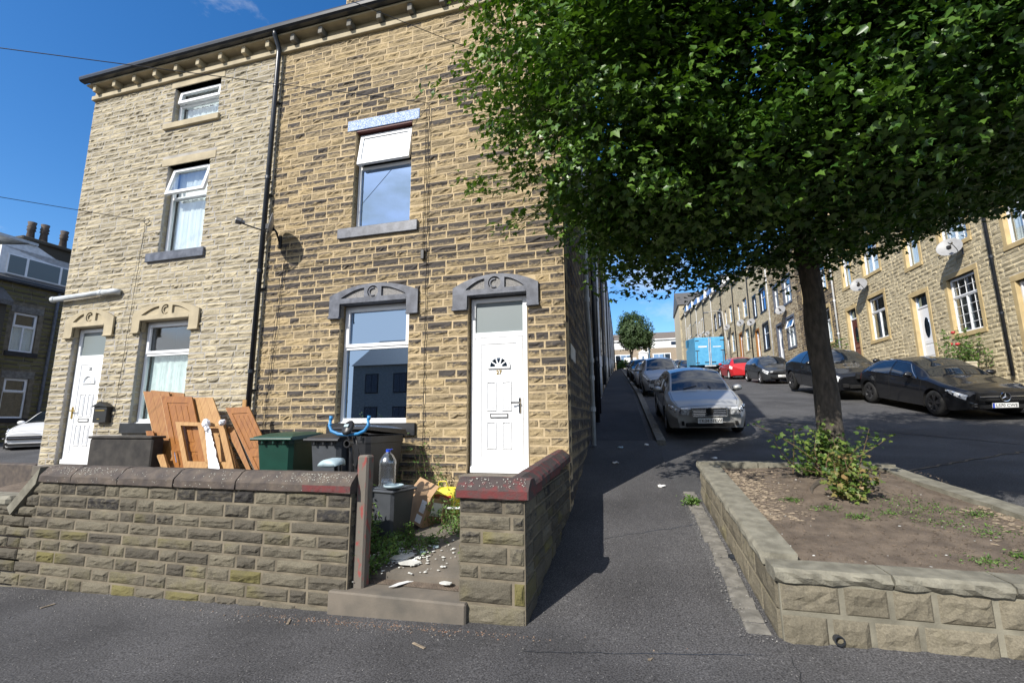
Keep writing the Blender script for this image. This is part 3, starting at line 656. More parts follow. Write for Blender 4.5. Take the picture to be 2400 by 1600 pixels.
# --- house 25
h25 = thing('terrace_house', (-7.9, 0, .3), 'pale cream stone house with white door 25 and grey lintels, left of the black downpipe', 'house', 'stone terrace houses facing the front road')
HL = -10.48
holes25 = [(-10.03, -9.14, .86, 3.58, 1), (-8.24, -7.01, 1.66, 3.62, 1), (-8.40, -6.84, 1.47, 1.665), (-8.05, -7.0, 4.97, 6.83, 1), (-8.31, -6.86, 4.79, 4.97), (-8.23, -6.85, 6.83, 7.0),
           (-8.12, -6.94, 7.79, 8.62, 1), (-8.29, -6.85, 7.66, 7.79), (-8.23, -6.83, 8.62, EAVE-.07), (-8.25, -6.95, 3.6, 3.87), (-10.1, -9.0, 3.6, 3.84)]
backing(FA, HL, HX0, .2, EAVE+.2, [h for h in holes25 if len(h) > 4], .32, 'mortar_grey', h25, front=.0)
stones(FA, lay(HL, HX0-.004, .3, EAVE-.07, .114, .18, .5, holes25), h25, 'cream_sandstone', base=.001, proud=.005, relief=.016, nx=5, nzz=4, tintf=tint25, key=camkey(FA), limit=300)
window(FA, h25, -8.24, -7.01, 1.67, 3.60, .13, .33, curtain='curtain_aqua', curtain2=None)
window(FA, h25, -8.05, -7.0, 4.98, 6.82, .12, .36, tilt=R(13), glass=('window_glass', 'window_glass'), curtain='curtain_white', curtain2='curtain_white')
window(FA, h25, -8.12, -6.94, 7.80, 8.61, .12, .42, tilt=R(8), curtain='curtain_white', curtain2='curtain_white')
slab(FA, h25, -8.40, -6.84, 1.48, 1.665, .055, 'painted_black', 'window_sill')
slab(FA, h25, -8.31, -6.86, 4.79, 4.97, .055, 'painted_charcoal', 'window_sill')
slab(FA, h25, -8.29, -6.85, 7.66, 7.79, .06, 'dressed_cream', 'window_sill')
slab(FA, h25, -8.23, -6.85, 6.83, 7.0, .014, 'dressed_cream', 'lintel', v0=-.16)
slab(FA, h25, -8.23, -6.83, 8.62, EAVE-.065, .014, 'dressed_cream', 'lintel', v0=-.16)
hood(FA, h25, -8.42, -6.80, 3.40, 3.61, 3.76, 3.94, -8.23, -7.02, 'dressed_cream')
hood(FA, h25, -10.24, -8.92, 3.39, 3.58, 3.74, 3.92, -10.02, -9.15, 'dressed_cream')
upvc_door(FA, h25, -10.02, -9.15, .93, 3.56, 2.93, .1, '25', 'metal_dull', glassarch=False, hinge=-1)
slab(FA, h25, -10.1, -9.05, .7, .885, .3, 'flag_stone', 'doorstep', v0=-.25)
XB2 = [-10.28+.575*i for i in range(9)]
eaves(h25, HL-.02, HX0, FA, 9, XB2, ('dressed_cream', 'dressed_cream', 'dressed_cream'), HL-.06, HX0)
roof_slates(h25, HL-.05, HX0)
lm = MB(); lm.box((HL+.006, .33, .2), (HL+.3, 9, EAVE+.19)); lm.prism([(HL+.006, .33, EAVE+.19), (HL, 9, EAVE+.2), (HL, 4.5, 11.2)], (.3, 0, 0)); lm.build('side_wall', 'mortar_grey', h25)
bk = MB(); bk.box((HL, 8.7, .2), (0-TANS*9, 9, EAVE+.3)); bk.build('rear_wall', 'mortar_grey', h25)
# black downpipe between the houses
dp = thing('downpipe', (-5.45, -.09, 1.0), 'black drainpipe running down between the two stone houses', 'drainpipe')
mb = MB(); mb.tube([(-5.43, -.26, EAVE+.28), (-5.43, -.25, EAVE+.18), (-5.45, -.11, EAVE+.02), (-5.45, -.10, EAVE-.1), (-5.45, -.10, 1.0)], .045, 12); mb.build('pipe', 'gutter_black', dp, smooth=True)
for z in (8.0, 6.1, 4.3, 2.5):
    mb = MB(); mb.lathe([(.045, z), (.056, z+.004), (.056, z+.06), (.045, z+.064)], 12, c=(-5.45, -.10, 0)); mb.box((-5.50, -.06, z-.3), (-5.40, .02, z-.27)); mb.build('bracket', 'gutter_black', dp)

# ================================================================ GROUND
CR[0] = False; CR[1] = True
def sheet(name, xs, ys, zf, material, off=0.):
    vs = [(x, y, zf(x, y)+off) for y in ys for x in xs]; n = len(xs)
    fs = [(j*n+i, j*n+i+1, (j+1)*n+i+1, (j+1)*n+i) for j in range(len(ys)-1) for i in range(n-1)]
    mb = MB(); mb.add(vs, fs); return mb.build(name, material, fix=False, smooth=True)
def spaced(*segs):
    o = []
    for a, b, st in segs:
        n = max(1, int(round((b-a)/st))); o += [a+(b-a)*i/n for i in range(n)]
    return o+[segs[-1][1]]
gxs = spaced((-600, -60, 90), (-60, -15, 5), (-15, -1, 1), (-1, 6, .2), (6, 16, 1), (16, 60, 6), (60, 600, 90)); gys = spaced((-300, -20, 40), (-20, -4, 2), (-4, 6, .25), (6, 14, .5), (14, 110, 4), (110, 700, 80))
def basez(x, y): return roadz(x, y)-.004
struct(sheet('road', gxs, gys, basez, 'asphalt_road'))
# footway along the shaded side wall and the apron in front of the garden walls
def strip(name, ua, ub, ya, yb, material, off, st=.5, hgt=gz):
    """strip parallel to the side street between offsets ua..ub"""
    ys = spaced((ya, yb, st)); vs = []; n = 5
    for y in ys:
        for i in range(n): x = sx(ua+(ub-ua)*i/(n-1), y); vs.append((x, y, hgt(x, y)+off))
    mb = MB(); mb.add(vs, [(j*n+i, j*n+i+1, (j+1)*n+i+1, (j+1)*n+i) for j in range(len(ys)-1) for i in range(n-1)])
    return mb.build(name, material, fix=False, smooth=True)
struct(strip('footway', -.3, 1.5, -2.4, 4.7, 'asphalt_footway', .002)); 
fw2 = strip('footway', -.1, 1.35, 4.7, 110, 'asphalt_old_darkened', .006, 1.); struct(fw2)
struct(sheet('pavement', spaced((-16, -1, 1), (-1, 6, .2), (6, 12, 1)), spaced((-5.2, -2.4, .2)), gz, 'asphalt_footway', .001))
def kerb_run(y0, y1, off, w, name, lab, lift=.012, stl=.9, side=1, depth=.14):
    root = thing(name, (sx(off, y0), y0, gz(sx(off, y0), y0)), lab[0], lab[1]); y = y0
    F_ = None
    while y < y1:
        ln = stl if y < 40 else stl*4; mb = MB(); a = (sx(off, y+.004), y+.004); b = (sx(off, y+ln-.004), y+ln-.004)
        z0, z1 = gz(*a), gz(*b); e = rnd.uniform(-.003, .003)
        vs = []
        for (px, py, pz) in ((a[0], a[1], z0), (b[0], b[1], z1)):
            for (dx, dz) in ((0, -depth), (0, lift+e), (w-.02, lift+e), (w, lift-.02+e), (w, -depth)): vs.append((px+dx, py, pz+dz))
        mb.add(vs, [(i, (i+1) % 5, 5+(i+1) % 5, 5+i) for i in range(5)]+[(0, 1, 2, 3, 4), (5, 6, 7, 8, 9)]); mb.build('kerb_stone', 'kerb_stone', root); y += ln
    return root
kr = kerb_run(4.7, 108, 1.52, .2, 'kerb', ('line of worn stone kerbs edging the shaded footway on the left of the side street', 'kerb'))
# right hand footway of the side street
struct(strip('footway', 10.75, 13.3, 3.0, 110, 'asphalt_old_darkened', .1, 1., roadz))
# tar seams and patches in the asphalt
mb = MB()
def seam(pts, w=.012, off=.006, hf=gz):
    for (a, b) in zip(pts, pts[1:]):
        d = Vector((b[0]-a[0], b[1]-a[1])).normalized(); n_ = Vector((-d.y, d.x))*w
        mb.add([(a[0]+n_.x, a[1]+n_.y, hf(*a)+off), (a[0]-n_.x, a[1]-n_.y, hf(*a)+off), (b[0]-n_.x, b[1]-n_.y, hf(*b)+off), (b[0]+n_.x, b[1]+n_.y, hf(*b)+off)], [(0, 1, 2, 3)])
def wob(x0, y0, x1, y1, n=24, a=.02): return [(x0+(x1-x0)*i/n+rnd.uniform(-a, a), y0+(y1-y0)*i/n+rnd.uniform(-a, a)) for i in range(n+1)]
seam(wob(.05, -3.0, 1.85, -2.72, 26, .01), .0025); seam(wob(1.9, -2.75, 1.55, -5.2, 24), .0025); seam(wob(.4, -.9, 1.6, -.35, 16), .003)
seam(wob(3.0, 16, 12, 6.5, 40, .04), .02, .004, roadz); seam(wob(2.5, 9.5, 9.5, 4.0, 40, .04), .02, .004, roadz); seam(wob(5., 2.2, 9, 5.2, 30, .04), .02, .004, roadz)
o = mb.build('tar_seam', 'gutter_black', fix=False); tag(o, kind='structure')
MATS['gutter_black']

# garden ground, steps and flags of number 27
def gard(y): return .17+.16*(y+2.6)
gar = MB(); gar.add([(-10.6, -2.4, .16), (.0-.3, -2.4, .16), (-.3, 0.02, gard(0)), (-10.6, 0.02, gard(0))], [(0, 1, 2, 3)]); struct(gar.build('yard', 'soil'))
fl = thing('path', (-1.1, -1.5, .3), 'worn stone flags leading from the gateway to the white door 27', 'garden path')
y = -2.32
for k, ln in enumerate((.75, .6, .62, .38)):
    for (xa, xb) in (((-1.66, -.3),) if k < 2 else ((-1.9, -1.08), (-1.07, -.3))):
        mb = MB(); za, zb = gard(y)+.02, gard(y+ln)+.02+rnd.uniform(-.006, .006)
        P = [(xa+.01, y+.01, za), (xb-.01, y+.01, za), (xb-.01, y+ln-.01, zb), (xa+.01, y+ln-.01, zb)]
        mb.prism([(p[0], p[1], p[2]-.06) for p in P], (0, 0, .06)); mb.build('flagstone', 'flag_stone', fl)
    y += ln
st = MB(); st.box((-1.86, -2.66, -.1), (-.52, -2.33, .155), .014); st = st.build('gate_step', 'flag_stone'); tag(st, 'long worn stone step across the open gateway', 'step')

# ================================================================ GARDEN WALLS
def wtint(r_):
    z = (r_[2]+r_[3])/2; up = max(0, min(1, (z-.35)/.55))
    return (rnd.random(), rnd.uniform(.05, .32)+.27*up*rnd.uniform(.5, 1.2), rnd.uniform(.05, .45)*(1-up*.8)+(.25 if rnd.random() < .12 else 0))
gw = thing('garden_wall', (-3.75, -2.45, -.1), 'long low rock-faced stone garden wall with dark coping, left of the gateway', 'wall')
FW = Frame((0, -2.6, 0), (1, 0, 0)); X0, X1 = -6.0, -1.70
mb = MB(); mb.prism([(X0-.12, -2.597, -.3), (X1, -2.597, -.3), (X1, -2.597, 1.0), (-5.86, -2.597, 1.0)], (0, .26, 0)); mb.build('core', 'mortar_wall', gw)
# courses, thinner towards the foot; the slanting left end follows the ramp
rows = [-.3]; z = -.3
hh = [.145, .14, .13, .13, .125, .115, .12, .115, .14, .14]
for h_ in hh: z += h_; rows.append(z)
sc_ = 1.3/(z+.3); rows = [-.3+(r_+.3)*sc_ for r_ in rows]
def ramp_x(z): return -6.14+(z-.68)*.62 if z > .68 else -7.6
W1 = []
for a, b in zip(rows, rows[1:]):
    u = ramp_x((a+b)/2)+.0; end = X1
    if (a+b)/2 <= .68: u = -7.6
    u_ = u
    first = True
    while u_ < end-.02:
        ln = rnd.uniform(.2, .52)
        if end-(u_+ln) < .2: ln = end-u_
        W1.append((u_, min(end, u_+ln), a, b, False)); u_ += ln
stones(FW, W1, gw, 'wall_gritstone', proud=.008, relief=.015, nx=8, nzz=5, tintf=wtint, limit=300, base=.006)
E1 = Frame((X1, -2.6, 0), (0, 1, 0))
stones(E1, [(0.005, .27, a, b, False) for a, b in zip(rows, rows[1:])], gw, 'wall_gritstone', proud=.006, relief=.012, tintf=lambda r_: (rnd.random(), .4, .2), limit=300)
def coping(F, u0, u1, zb, zt, v0, v1, parent, mats, e=.012, slope0=0, front_mi=None, name='coping_stone'):
    """weathered saddle coping: upright front face, slanting top to a rounded ridge"""
    mb = MB(); prof = [(v1, zb), (v1+.012, zb+.008), (v1+.012, zb+.075), (v1-.0, zb+.095), (v1-.075, zt-.012), (v1-.11, zt), (v0+.11, zt), (v0+.075, zt-.012), (v0, zb+.09), (v0-.01, zb)]
    n_ = len(prof); segs = 7; vs = []
    for i in range(segs+1):
        u = u0+e/2+(u1-u0-e)*i/segs
        k = .004
        for v, z in prof: vs.append(F.p(u, v+rnd.uniform(-k, k), z+rnd.uniform(-k, k)))
    fs = [(s_*n_+i, s_*n_+(i+1) % n_, (s_+1)*n_+(i+1) % n_, (s_+1)*n_+i) for s_ in range(segs) for i in range(n_)]+[tuple(range(n_)), tuple(range(segs*n_, (segs+1)*n_))]
    mb.add(vs, fs)
    return mb.build(name, mats, parent)
cuts = [-5.85, -5.33, -4.62, -3.83, -3.02, -1.68]
for i, (a, b) in enumerate(zip(cuts, cuts[1:])):
    o = coping(FW, a, b, 1.0, 1.18, -.28, .03, gw, 'coping_dark', e=.014 if i != 3 else .02)
# red painted end of the last coping and lichen flecks
mb = MB(); FW.box(mb, (-2.22, .043, 1.012), (-1.69, .0445, 1.072)); mb.build('red_paint', 'red_paint', gw)
def flecks(name, F, pts, parent, material='lichen_white', r=(.0015, .0055)):
    mb = MB()
    for (u, v, z, nv) in pts:
        rr_ = rnd.uniform(*r); k = 6; c = [F.p(u+rr_*rnd.uniform(.7, 1.3)*math.cos(2*math.pi*i/k), v+nv[0]*rr_*math.sin(2*math.pi*i/k), z+nv[1]*rr_*math.sin(2*math.pi*i/k)) for i in range(k)]
        mb.add(c, [tuple(range(k))])
    o = mb.build(name, material, parent, fix=False); o['kind'] = 'stuff'
pts = []
for i in range(420):
    q = rnd.random(); u = rnd.choice([rnd.uniform(-5.8, -1.72), rnd.gauss(-2.1, .2), rnd.gauss(-5.2, .3)]); u = max(-5.8, min(-1.72, u))
    pts.append((u, .03-.005-.07*q+.006, 1.0+.097+.073*q+.003, (-.6, .8)))
for i in range(60): pts.append((rnd.uniform(-5.8, -1.72), .0445, rnd.uniform(1.012, 1.07), (0, 1)))
flecks('lichen', FW, pts, gw)
# ramped coping and the lower wall going off to the left
ra = MB(); ra.prism([(-5.86, -2.635, 1.17), (-6.32, -2.635, .70), (-6.25, -2.635, .62), (-5.9, -2.635, .98)], (0, .3, 0)); ra.build('ramp_coping', 'coping_planter', gw)
lw = thing('garden_wall', (-8.5, -2.45, -.2), 'lower stone wall at the left edge with a flat rounded coping', 'wall')
FL = Frame((0, -2.6, 0), (1, 0, 0))
mb = MB(); mb.box((-14, -2.58, -.6), (-7.6, -2.34, .75)); mb.build('core', 'mortar_wall', lw)
W2 = []
for a, b in zip(rows, rows[1:]):
    if b > .8: continue
    u_ = -12.
    while u_ < -7.62:
        ln = rnd.uniform(.2, .5); ln = ln if u_+ln < -7.7 else -7.6-u_; W2.append((u_, u_+ln, a, b, False)); u_ += ln
stones(FL, W2, lw, 'wall_gritstone', proud=.008, relief=.015, nx=7, nzz=4, tintf=wtint, limit=300, base=.006)
for a, b in ((-12, -9.2), (-9.2, -7.3), (-7.3, -6.33)):
    mb = MB(); FL.box(mb, (a+.006, -.28, .70), (b-.006, .03, .82), .035); mb.build('coping_stone', 'coping_planter', lw)
mb = MB(); mb.box((-7.62, -2.585, .4), (-6.3, -2.34, .70)); mb.build('core', 'mortar_wall', lw)
# gate pillar right of the gateway and the short return wall to the house
pw = thing('garden_wall', (-.3, -1.3, 0), 'gate pillar right of the gateway with red painted coping and wall back to the house', 'wall')
FP = Frame((0, -2.6, 0), (1, 0, 0))
mb = MB(); mb.box((-.60, -2.597, -.1), (-.014, -2.3, 1.0)); mb.prism([(-.3, -2.3, -.1), (-.02, -2.3, -.1), (-.02, -2.3, 1.0), (-.3, -2.3, 1.0)], (0, 2.29, 0)); mb.build('core', 'mortar_wall', pw)
prow = [0, .15, .34, .46, .62, .74, .87, 1.0]; W3 = []
for i, (a, b) in enumerate(zip(prow, prow[1:])):
    c = [-.45, -.12, -.42, -.16, -.4, -.13, -.2][i]; W3 += [(-.61, c, a, b, False), (c, -.01, a, b, False)]
W3[0] = (-.61+.02, -.01, -.03, .15, False); W3.pop(1)
stones(FP, W3, pw, 'wall_gritstone', proud=.008, relief=.015, nx=8, nzz=5, tintf=wtint, limit=300, base=.006)
FPs = Frame((-.01, -2.6, 0), (0, 1, 0))
RS = []
for i, (a, b) in enumerate(zip(prow, prow[1:])):
    u_ = .01
    while u_ < 2.58:
        ln = rnd.uniform(.22, .5); ln = ln if u_+ln < 2.4 else 2.59-u_; RS.append((u_, u_+ln, a, b, False)); u_ += ln
stones(FPs, RS, pw, 'wall_gritstone', proud=.008, relief=.02, tintf=wtint, limit=300, base=.02)
FPi = Frame((-.61, -2.3, 0), (0, -1, 0))
stones(FPi, [(.0, .29, a, b, False) for a, b in zip(prow, prow[1:])], pw, 'wall_gritstone', proud=.006, relief=.014, tintf=wtint)
c1 = coping(FP, -.63, .03, 1.0, 1.17, -.28, .03, pw, 'coping_red', e=.0)
FPc = Frame((-.02, -2.63, 0), (0, 1, 0))
def coping_run(cuts_, z0a, z1a):
    for a, b in zip(cuts_, cuts_[1:]):
        mb = MB(); vs = []
        prof = [(.03, 0), (.04, .008), (.04, .075), (.02, .1), (-.07, .165), (-.13, .165), (-.27, .09), (-.29, 0)]; n_ = len(prof); sg_ = 4
        for i in range(sg_+1):
            u = a+.005+(b-a-.01)*i/sg_; zb = z0a+(z1a-z0a)*(u/2.6)
            for v, z in prof: vs.append(FPc.p(u, v+rnd.uniform(-.003, .003), zb+z+rnd.uniform(-.003, .003)))
        mb.add(vs, [(s_*n_+i, s_*n_+(i+1) % n_, (s_+1)*n_+(i+1) % n_, (s_+1)*n_+i) for s_ in range(sg_) for i in range(n_)]+[tuple(range(n_)), tuple(range(sg_*n_, (sg_+1)*n_))])
        mb.build('coping_stone', 'coping_red', pw)
coping_run([.12, .62, 1.02, 1.72, 2.2, 2.62], 1.0, 1.1)
mb = MB(); FP.box(mb, (-.62, .043, 1.012), (.02, .0455, 1.074)); FPc.box(mb, (.14, .041, 1.012), (.6, .0435, 1.07)); FPc.box(mb, (1.06, .041, 1.05), (1.68, .0435, 1.11)); mb.build('red_paint', 'red_paint', pw)
flecks('lichen', FP, [(rnd.uniform(-.6, 0), .03-.07*q+.002, 1.1+.073*q, (-.6, .8)) for q in [rnd.random() for _ in range(60)]], pw)
# wooden gate post
gp = MB(); gp.box((-1.695, -2.54, .1), (-1.575, -2.42, 1.35), .018); gp = gp.build('gate_post', 'weathered_post'); tag(gp, 'weathered square gate post with red paint stains beside the gateway', 'post')
# party wall between the yards, its shade put into the near-black stone colour
iw = MB(); iw.box((-7.98, -.78, .3), (-6.6, -.58, 1.42), .02); iw.box((-8.0, -.8, 1.42), (-6.6, -.55, 1.46), .01); iw = iw.build('yard_wall', 'shaded_dark_stone'); tag(iw, 'dark low block wall between the two front yards, below the mailbox', 'wall')

# ================================================================ PLANTER
pt = thing('planter', (3., -1., .1), 'raised stone planter with pale coping around the big tree', 'planter')
PS = .15
def ptop(y): return .585+PS*(y+2.55)
def tgrit(r_): return (rnd.random(), rnd.uniform(0, .4), rnd.uniform(-.1, .3))
FPl = Frame((0, -2.545, 0), (1, 0, 0)); FR = 4.75
mb = MB(); mb.box((1.9, -2.542, -.1), (FR-.02, -2.3, .5)); mb.prism([(1.89, -2.3, -.1), (sx(1.79, .6), .6, .3), (sx(1.79, .6), .6, ptop(.6)-.09), (1.89, -2.3, .5)], (.22, 0, 0)); mb.build('core', 'mortar_planter', pt)
prs = [(.0, .27), (.285, .485)]
for (a, b), cu_ in zip(prs, ([1.89, 2.21, 2.47, 2.76, 3.2, 3.5, 3.93, 4.3, 4.72], [1.89, 2.3, 2.6, 2.86, 3.2, 3.62, 3.95, 4.4, 4.72])):
    stones(FPl, [(x0+.009, x1-.009, a+.012 if a < .1 else a, b, False) for x0, x1 in zip(cu_, cu_[1:])], pt, 'planter_gritstone', proud=.01, relief=.014, nx=8, nzz=6, tintf=tgrit, base=.004, )
# left face follows the slope: skewed frame built by hand
def left_stone(u0_, u1_, a, b):
    mb = MB(); nx, nzz = 6, 4; vs = []
    def P(u, v, k): y = -2.545+u; x = 1.885-TANS*(y+2.545)-v; zb = gz(x, y)-.02; zt_ = ptop(y)-.1; return (x, y, zb+(zt_-zb)*k)
    for j in range(nzz):
        for i in range(nx):
            e = i not in (0, nx-1) and j not in (0, nzz-1)
            vs.append(P(u0_+.02+(u1_-u0_-.04)*i/(nx-1), .014*(1 if e else .4)+(rnd.uniform(-.005, .016) if e else 0), a+.03+(b-a-.06)*j/(nzz-1)))
    n = len(vs); ring = [i for i in range(nx)]+[j*nx+nx-1 for j in range(1, nzz)]+[(nzz-1)*nx+i for i in range(nx-2, -1, -1)]+[j*nx for j in range(nzz-2, 0, -1)]
    for r_ in ring: vs.append(P(u0_+.01+(u1_-u0_-.02)*(r_ % nx)/(nx-1), -.02, a+.01+(b-a-.02)*(r_//nx)/(nzz-1)))
    q = len(ring); fs = [(j*nx+i, j*nx+i+1, (j+1)*nx+i+1, (j+1)*nx+i) for j in range(nzz-1) for i in range(nx-1)]+[(ring[k], n+k, n+(k+1) % q, ring[(k+1) % q]) for k in range(q)]
    mb.add(vs, fs, tint=tgrit(0)); mb.build('stone', 'planter_gritstone', pt)
for (a, b, cu_) in ((0, .52, [.02, .4, .8, 1.2, 1.66, 2.0, 2.5, 2.85, 3.12]), (.52, 1, [.02, .55, .95, 1.5, 1.8, 2.3, 2.75, 3.12])):
    for u_, w_ in zip(cu_, cu_[1:]): left_stone(u_, w_, a, b)
def cope_slab(P, Q, wv, name='coping_stone', th=.085, rough=.012, segs=8, e=.006):
    """rough flat coping from P to Q (outer edge), wv = vector to inner edge"""
    P, Q, wv = Vector(P), Vector(Q), Vector(wv); d = (Q-P).normalized(); P = P+d*e; Q = Q-d*e; vs = []; n_ = 7
    out_ = -wv.normalized()
    for i in range(segs+1):
        c = P.lerp(Q, i/segs); k = rough
        rows_ = [c+wv*.97+Vector((0, 0, -th)), c+wv, c+wv*.5, c+wv*.06, c+out_*(.01+rnd.uniform(-k, k))+Vector((0, 0, -.02)), c+out_*(.014+rnd.uniform(-k, k))+Vector((0, 0, -th*.6)), c+out_*(rnd.uniform(-k*1.5, k*.5))+Vector((0, 0, -th-rnd.uniform(0, .01)))]
        rows_ = [p+Vector((0, 0, rnd.uniform(-.003, .003))) for p in rows_]; vs += [tuple(p) for p in rows_]
    mb = MB(); mb.add(vs, [(s_*n_+i, s_*n_+(i+1) % n_, (s_+1)*n_+(i+1) % n_, (s_+1)*n_+i) for s_ in range(segs) for i in range(n_)]+[tuple(range(n_)), tuple(range(segs*n_, (segs+1)*n_))])
    return mb.build(name, 'coping_planter', pt)
cw = .26
fr_ = [(1.865, 2.62), (2.62, 3.3), (3.3, 4.05), (4.05, 4.8)]
for a, b in fr_: cope_slab((a, -2.57, .585), (b, -2.57, .585), (0, cw, 0), segs=12, rough=.014)
def lc(y): return (1.865-TANS*(y+2.57), y, ptop(y))
ly = [-2.30, -1.55, -.75, .1, .72]
for a, b in zip(ly, ly[1:]): cope_slab(lc(b), lc(a), (cw, 0, 0), rough=.008)
bl = [(1.74, 2.5), (2.5, 3.3), (3.3, 4.1)]
for a, b in bl: cope_slab((b, .75, ptop(.75)), (a, .75, ptop(.75)), (0, -.22, 0), rough=.006)
rl = [(4.1, .75), (4.22, .0), (4.45, -.85), (4.62, -1.7), (4.78, -2.3)]
for (xa, ya), (xb, yb) in zip(rl, rl[1:]): cope_slab((xb, yb, ptop(yb)), (xa, ya, ptop(ya)), (-.24, -.05, 0), rough=.006)
mb = MB()
for (xa, ya), (xb, yb) in zip(rl, rl[1:]): mb.prism([(xa-.02, ya, .1), (xb-.02, yb, -.1), (xb-.02, yb, ptop(yb)-.09), (xa-.02, ya, ptop(ya)-.09)], (-.2, 0, 0))
mb.prism([(1.78, .73, .3), (4.08, .73, .3), (4.08, .73, ptop(.75)-.09), (1.78, .73, ptop(.75)-.09)], (0, -.2, 0)); mb.build('core', 'planter_gritstone', pt)
mb = MB(); N_ = 46; vs = []
def soilz(x, y): return ptop(y)-.055+.02*mnoise.noise(Vector((x*1.3, y*1.3, 0)))+.008*mnoise.noise(Vector((x*7, y*7, 1)))+.07*math.exp(-((x-3.2)**2+(y-.1)**2)/.5)
for j in range(N_+1):
    for i in range(N_+1): y = -2.4+3.05*j/N_; xm = 4.76-.12-(y+2.3)*.22; x = 1.9-.03*(y+2.4)+(xm-1.9+.03*(y+2.4))*i/N_; vs.append((x, y, soilz(x, y)))
mb.add(vs, [(j*(N_+1)+i, j*(N_+1)+i+1, (j+1)*(N_+1)+i+1, (j+1)*(N_+1)+i) for j in range(N_) for i in range(N_)])
o = mb.build('soil', 'soil', pt, smooth=True, fix=False)
# weep pipes
def weep(x, y, z, d, lab):
    mb = MB(); T = Matrix.Translation((x, y, z)) @ Vector((0, 0, 1)).rotation_difference(Vector(d)).to_matrix().to_4x4(); mb.T = T
    mb.lathe([(.024, -.05), (.033, -.05), (.033, .03), (.026, .03), (.024, -.02), (0.0, -.02)], 18); o = mb.build('drain_pipe', 'gutter_black', None, smooth=False); tag(o, lab, 'pipe')
weep(2.245, -2.56, .135, (0, -1, .05), 'short black weep pipe in the front face of the stone planter')
weep(1.80, -1.25, .30, (-1, -.1, .05), 'short black weep pipe low on the left face of the stone planter')
# row of setts along the planter's left foot
se = thing('sett_edging', (1.75, -1., .1), 'row of small worn stone setts along the left foot of the planter', 'edging')
y = -2.5; k = 0
while y < .9:
    ln = rnd.uniform(.14, .21); xo = 1.87-TANS*(y+2.55)-.035-.02*k*0; wv = .17+rnd.uniform(-.015, .015); mb = MB(); j = lambda: rnd.uniform(-.008, .008)
    P = [(xo-wv+j(), y+.012+j(), 0), (xo+j(), y+.012+j(), 0), (xo+j(), y+ln-.008+j(), 0), (xo-wv+j(), y+ln-.008+j(), 0)]
    base = [(p[0], p[1], gz(p[0], p[1])-.03) for p in P]; top = [((p[0]-xo+wv/2)*.9+xo-wv/2, (p[1]-y-ln/2)*.9+y+ln/2, gz(p[0], p[1])+.012+rnd.uniform(-.003, .004)) for p in P]
    cx_ = (xo-wv/2, y+ln/2, gz(xo, y+ln/2)+.019)
    mb.add(base+top+[cx_], [(0, 1, 5, 4), (1, 2, 6, 5), (2, 3, 7, 6), (3, 0, 4, 7), (4, 5, 8), (5, 6, 8), (6, 7, 8), (7, 4, 8)]); mb.build('sett', 'kerb_stone', se); y += ln

# ================================================================ TERRACES ALONG THE SIDE STREET
CR[0] = True; CR[1] = False
def dish(pos, wall_n, lab, grp, r=.32, aim=(-.65, -.75, .25)):
    """satellite dish: reflector, arm with receiver, wall bracket; pos = centre of dish"""
    root = thing('satellite_dish', pos, lab, 'satellite dish', grp); p = Vector(pos); a = Vector(aim).normalized()
    q = Vector((0, 0, 1)).rotation_difference(a).to_matrix().to_4x4(); T = Matrix.Translation(p) @ q
    mb = MB(); mb.T = T; prof = [(r*i/5, .055*(i/5)**2-.055) for i in range(6)]; mb.lathe([(.001, -.055)]+prof[1:]+[(r+.006, .0), (r+.006, -.008), (r*.6, -.05), (.001, -.065)], 24); mb.build('reflector', 'dish_grey', root, smooth=True)
    up = (q @ Vector((0, 1, 0))); dn = q.to_3x3() @ Vector((0, -1, 0)); 
    if dn.z > 0: dn = -dn
    lo = p+dn*r*.98; lnb = p+dn*r*.55+a*.42
    mb = MB(); mb.tube([lo-a*.03, lo+a*.18, lnb+dn*.06], .012, 6); mb.build('arm', 'bike_black', root)
    mb = MB(); mb.T = Matrix.Translation(lnb) @ q; mb.box((-.045, -.06, -.03), (.045, .05, .07), .012); mb.lathe([(.03, -.07), (.035, -.03)], 10, cap=True); mb.build('receiver', 'metal_dull', root)
    w = p-a*.1; n_ = Vector(wall_n); foot = Vector((w.x, w.y, w.z))
    mb = MB(); base = p+(-n_)*.0; 
    # bracket runs straight back to the wall
    bpnt = p-n_*dish.reach; mb.tube([p-a*.06, p-a*.12-Vector((0, 0, .06)), bpnt+Vector((0, 0, -.18))+n_*.04], .018, 8); mb.tube([bpnt+Vector((0, 0, -.3))+n_*.02, bpnt+Vector((0, 0, -.06))+n_*.02], .03, 6); mb.box((p.x-.05, p.y-.04, p.z-.06), (p.x+.05, p.y+.08, p.z+.05), .01); mb.build('bracket', 'bike_black', root)
    return root
dish.reach = .42
def seg_box(F, root, name, material, u0, u1, z0, z1, v0, v1, bev=0):
    mb = MB(); F.box(mb, (u0, v0, z0), (u1, v1, z1), bev); return mb.build(name, material, root)
XR = 13.0; PW = 5.6
labels_r = {-1: 'pale gold stone house at the right edge, nearest one across the side street',
 0: 'gold stone terrace house with lattice window and white oval glazed door behind the black hatchback',
 1: 'gold stone terrace house with a dark red door, right of the tree trunk',
 2: 'sooty dark stone house with a white drainpipe just right of the tree trunk',
 3: 'grey stone house with charcoal surrounds and a swung open sash left of the trunk',
 4: 'cream stone house with orange doorway beside the white drainpipe left of the trunk',
 5: 'cream stone terrace house with orange doorway between two black drainpipes',
 6: 'stone terrace house with white painted surrounds behind the street lamp and red railings'}
wallm = {-1: 'gold_sandstone', 0: 'gold_sandstone', 1: 'gold_sandstone', 2: 'sooty_sandstone', 3: 'beige_sandstone'}
